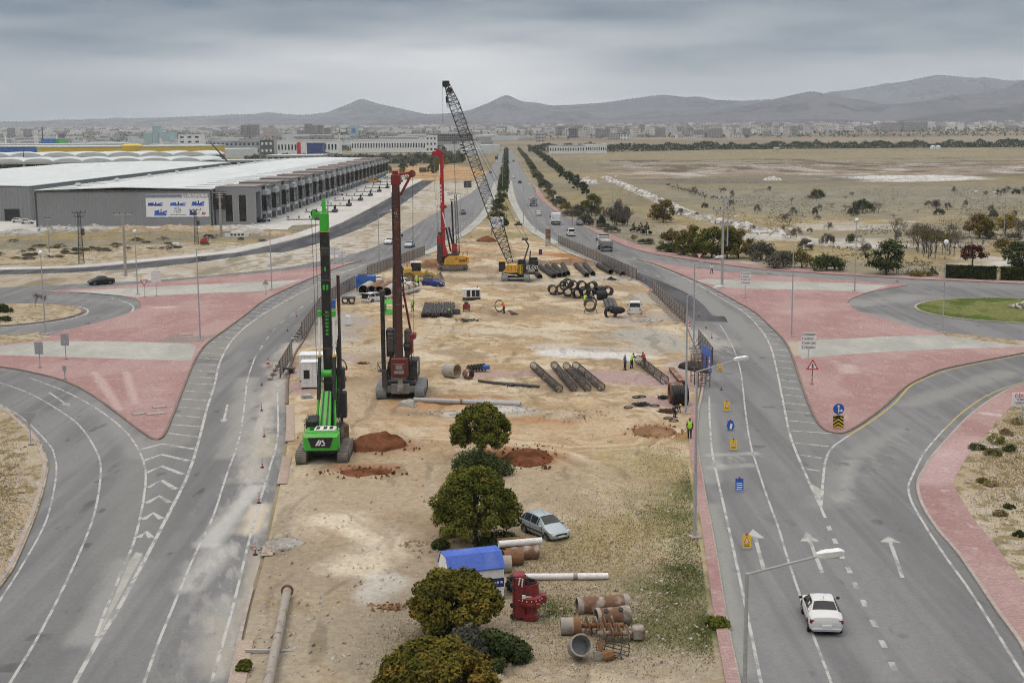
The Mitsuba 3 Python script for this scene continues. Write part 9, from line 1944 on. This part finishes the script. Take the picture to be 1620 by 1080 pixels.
for k in range(40):
 d = r.uniform(800,1900); x = -12 - 24 - r.uniform(0,40) - (d - 800) * .004; q = proj((x, d, 0))
 plant(q[0], q[1], r.uniform(4,8), r.uniform(5,8),['olive', 'dark', 'shrub', 'yellow', 'dark1', 'oshrub'][k % 6],(w_ := 'left of the far left carriageway, %s part' % ('nearer' if d < 1300 else 'farther')), 'trees ' + w_, 'dark or olive tree')
# dark windbreak across the plain, too dense to count
n = 26000; px = r.uniform(838,1650, n); d = 1560 + r.uniform(0,55, n); hh = 4 + 9 * meshkit.fbm(np.column_stack([px * .09,0 * px, 0 * px]),4,3)
C = np.column_stack([(px - 810) / FOC * d, d, r.random(n) ** .7 * hh])
ent('tree_row', leaves(C, np.full(n, .9), n, 1.0, r, 1), 'leaf_conifer', kind='stuff', label='dark windbreak of trees across the dry plain', cat='trees')
for d0, n, hh in ((1090,5000,3.0),(1200,6000,3.5),(1310,7000,4.0)):
 px = r.uniform(392,730, n); d = d0 + r.uniform(-14,14, n); C = np.column_stack([(px - 810) / FOC * d, d, r.random(n) * hh * (.3 + meshkit.fbm(np.column_stack([px * .12,0 * px + d0,0 * px]),3,3) * 1.4)])
 ent('shrub_row', leaves(C, np.full(n, .5), n, .7, r, 1), 'leaf_grey', kind='stuff', label='dense grey-green shrub row on the field beyond the showrooms, %s of three' % {1090: 'nearest', 1200: 'middle', 1310: 'farthest'}[d0], cat='shrubs')
n = 9000; px = r.uniform(560,800, n); d = 1750 + r.uniform(0,200, n); C = np.column_stack([(px - 810) / FOC * d - 30, d, r.random(n) * 6]); ent('tree_row', leaves(C, np.full(n, 1.2), n, 1.1, r, 1), 'leaf_dark', kind='stuff', label='dark hedge of trees before the brown unfinished block', cat='trees')
n = 12000; px = r.uniform(-20,1640, n); d = r.uniform(2500,4200, n); C = np.column_stack([(px - 810) / FOC * d, d, terrain(d) + r.random(n) * 5]); ent('far_trees', leaves(C, np.full(n, 4.0), n, 2.6, r, 1), 'leaf_dark', kind='stuff', label='scattered dark trees between the houses of the distant town', cat='trees')
# spoil banks of white soil on the right
ln = line([(958,282),(990,295),(1030,313),(1068,330),(1098,343),(1140,352),(1185,362),(1230,372)],2)
for k, s_ in enumerate(np.linspace(0, arclen(ln)[-1],34)):
 p = along(ln, s_); q = proj((p[0], p[1],0)); pile((q[0] + r.uniform(-2,2), q[1]), r.uniform(2.2,3.8), r.uniform(3,5), r.uniform(.9,1.8), 'white_soil', 'white tipped soil mound, number %d from the far end of the spoil bank' % (k + 1), 'soil_mound', 'soil mound', 60 + k, False); labels[f'soil_mound_{k:03d}' if k else 'soil_mound']['group'] = 'white mounds of the spoil bank'
pile((930,291),6,10,3.2, 'white_soil', 'white soil cone alone left of the spoil bank', 'soil_mound', 'soil mound', 99, False); pile((1222,285),5,8,2.0, 'white_soil', 'white soil cone far out on the plain', 'soil_mound', 'soil mound', 98, False)
for k, (px, py, a, b_, h, m) in enumerate(((30,372,7,3,1.6, 'grey_soil'),(95,366,6,3,1.6, 'rubble'),(150,366,5,3,1.9, 'grey_soil'),(210,366,7,3,1.7, 'tan_soil'),(280,365,7,3,1.7, 'tan_soil'),(330,366,5,3,1.5, 'tan_soil'),(372,365,5,3,1.8, 'rubble'),(395,368,5,3,1.4, 'rubble'),(438,372,5,3,1.2, 'tan_soil'))):
 pile((px, py), a, b_, h, m, 'heap of dumped earth and rubble, number %s from the left before the grey warehouse' % 'one two three four five six seven eight nine'.split()[k], 'rubble_heap', 'rubble heap', 120 + k)
ms = [xf(hull(r.normal(0,1,(8,3))),(*G(r.uniform(60,130), r.uniform(364,371)), r.uniform(.3,1.4)), s=r.uniform(.1,.3)) for q in range(40)]; ent('plastic_waste', join(ms), 'hall_teal', kind='stuff', label='blue and white plastic waste strewn over the rubble heaps', cat='waste')
P = Proto(); P.part('shell', hull([(-.9,-.5,0),(.9,-.5,0),(.9,.5,0),(-.9,.5,0),(-.5,-.4,1.2),(.9,-.4,1.5),(.9,.4,1.5),(-.5,.4,1.2)]), 'red_paint'); P.part('handle', tube((.95,0,0),(1.3,0,1.6),.06,5), 'dark_steel'); x, y = G(322,386); P.place('skip', 'small red skip at the foot of the lattice pylon', 'skip', (x, y, 0))
P = Proto(); P.part('board', box(-3,3,-.05,.05,.2,1.1), 'lamp_white'); P.part('text_line', join([box(-1.6 + q * .9,-1.0 + q * .9,-.07,-.05,.4,.9) for q in range(4)]), 'ink_black'); x, y = G(375,376); P.place('fallen_board', 'white lettered board leaning on the rubble at the warehouse corner', 'board', (x, y, .1))
# stones and litter
st_, cl_, ROCK = [],[],[hull(r.normal(0,1,(8,3))) for q in range(12)]
for _ in range(7000):
 px, py = r.uniform(380,1120), r.uniform(560,1080) if r.random() < .6 else r.uniform(380,560)
 x, y = G(px, py)
 if np.interp(y, yy, xl) + .5 < x < np.interp(y, yy, xr) - .5: v, f = ROCK[r.integers(12)]; (st_ if r.random() < .7 else cl_).append((v * r.choice([.02,.03,.04,.07]) + (x, y, site_z(x, y) + .01), f))
ent('earth_clods', join(cl_), 'tan_soil', kind='stuff', label='brown earth clods strewn over the construction ground', cat='clods')
ent('loose_stones', join(st_), 'rubble', kind='stuff', label='small pale stones strewn over the construction ground', cat='stones')
st_ = []
for _ in range(1300):
 px, py = (r.uniform(1480,1640), r.uniform(600,1000)) if r.random() < .5 else (r.uniform(-30,60), r.uniform(640,960)); x, y = G(px, py); v, f = hull(r.normal(0,1,(7,3)))
 if not (pink.contains(Point(x, y)) or road_r.contains(Point(x, y)) or road_l.contains(Point(x, y))): st_.append((v * r.choice([.02,.04,.06,.1]) + (x, y, .12), f))
ent('verge_stones', join(st_), 'rubble', kind='stuff', label='pale stones on the dry verges', cat='stones')
P = Proto(); P.part('block', hull([(x, y, z) for x in (-.45,.45) for y in (-.3,.35) for z in (0,.45)] + [(.2,-.35,.5)]), 'rubble'); x, y = G(1572,718); P.place('concrete_block', 'pale concrete block on the right verge beside the weeds', 'concrete block', (x, y, .1),.4)
for px, w, d_, lb in (((219,657),.5,.35, 'loose paving slab on the tip of the left island, left one'),((252,646),.55,.4, 'loose paving slab on the tip of the left island, right one'),((247,657),.8,.3, 'drain cover on the tip of the left island'),((293,531),.8,.5, 'pale slab lying on the left island beside the tall lamp')): P = Proto(); P.part('slab', cbox(-w, w, -d_, d_, 0,.1,.03), 'kerb_concrete'); P.part('edge', cbox(-w - .1, w + .1,-d_ - .08, d_ + .08,-.03,.03,.02), 'kerb_dark'); x, y = G(*px); P.place('slab', lb, 'slab', (x, y, .135),.4)
# grass blades of the lower median and verges
def blades(spots, n, h, mat, label, zf):
 V = []
 for px, py, rx, ry, wgt in spots:
  k = int(n * wgt); q = np.column_stack([px + rx * r.normal(0,.55, k), py + ry * r.normal(0,.55, k)]); V.append(np.array([G(a, b) for a, b in q]))
 p = np.vstack(V); y = p[:, 1]; ok = (y > 52) & zf(p); p = p[ok]; n = len(p); z = site_z(p[:, 0], p[:, 1]) if 'median' in label else np.full(n, .1)
 a = r.uniform(0,6.28, n); s = h * r.uniform(.5,1.3, n); dx = np.column_stack([np.cos(a), np.sin(a),0 * a]); b = np.column_stack([p, z]); lean = np.column_stack([r.normal(0,.5, n), r.normal(0,.5, n), np.ones(n)]) * s[:, None]
 V = np.stack([b - dx * s[:, None] * .28, b + dx * s[:, None] * .28, b + lean],1).reshape(-1,3); ent('grass', (V, np.arange(3 * n).reshape(-1,3)), mat, kind='stuff', label=label, cat='grass')
inmed = lambda p: (p[:, 0] > np.interp(p[:, 1], yy, xl) + 1) & (p[:, 0] < np.interp(p[:, 1], yy, xr) - .65)
blades([(1095,770,25,30,.1),(1060,815,50,25,.1),(1085,860,40,40,.12),(1085,910,45,25,.14),(1070,945,60,30,.16),(1060,995,90,40,.2),(1115,1005,25,40,.1),(880,970,40,25,.08)],22000,.09, 'lawn_grass', 'green grass patches on the lower right of the median', inmed)
blades([(980,860,130,80,.35),(930,1000,200,80,.3),(850,900,90,50,.15),(650,1040,60,60,.1),(1050,740,60,40,.1)],26000,.09, 'straw', 'dry straw grass on the lower median', inmed)
off = lambda p: np.array([not (pink.contains(Point(*q)) or road_r.contains(Point(*q)) or road_l.contains(Point(*q))) for q in p])
blades([(1600,760,60,90,.4),(1610,700,50,60,.3),(10,780,30,100,.3)],9000,.12, 'straw', 'dry straw on the verges beside the slip roads', off)
# ------------------------------------------------------------------ the air
scene['haze'] = {'type': 'cube', 'to_world': mi.ScalarTransform4f().translate([0,5950,264]).scale([9500,6750,270]), 'bsdf': {'type': 'null'}, 'interior': {'type': 'ref', 'id': 'haze_air'}}
tag('haze', kind='stuff')
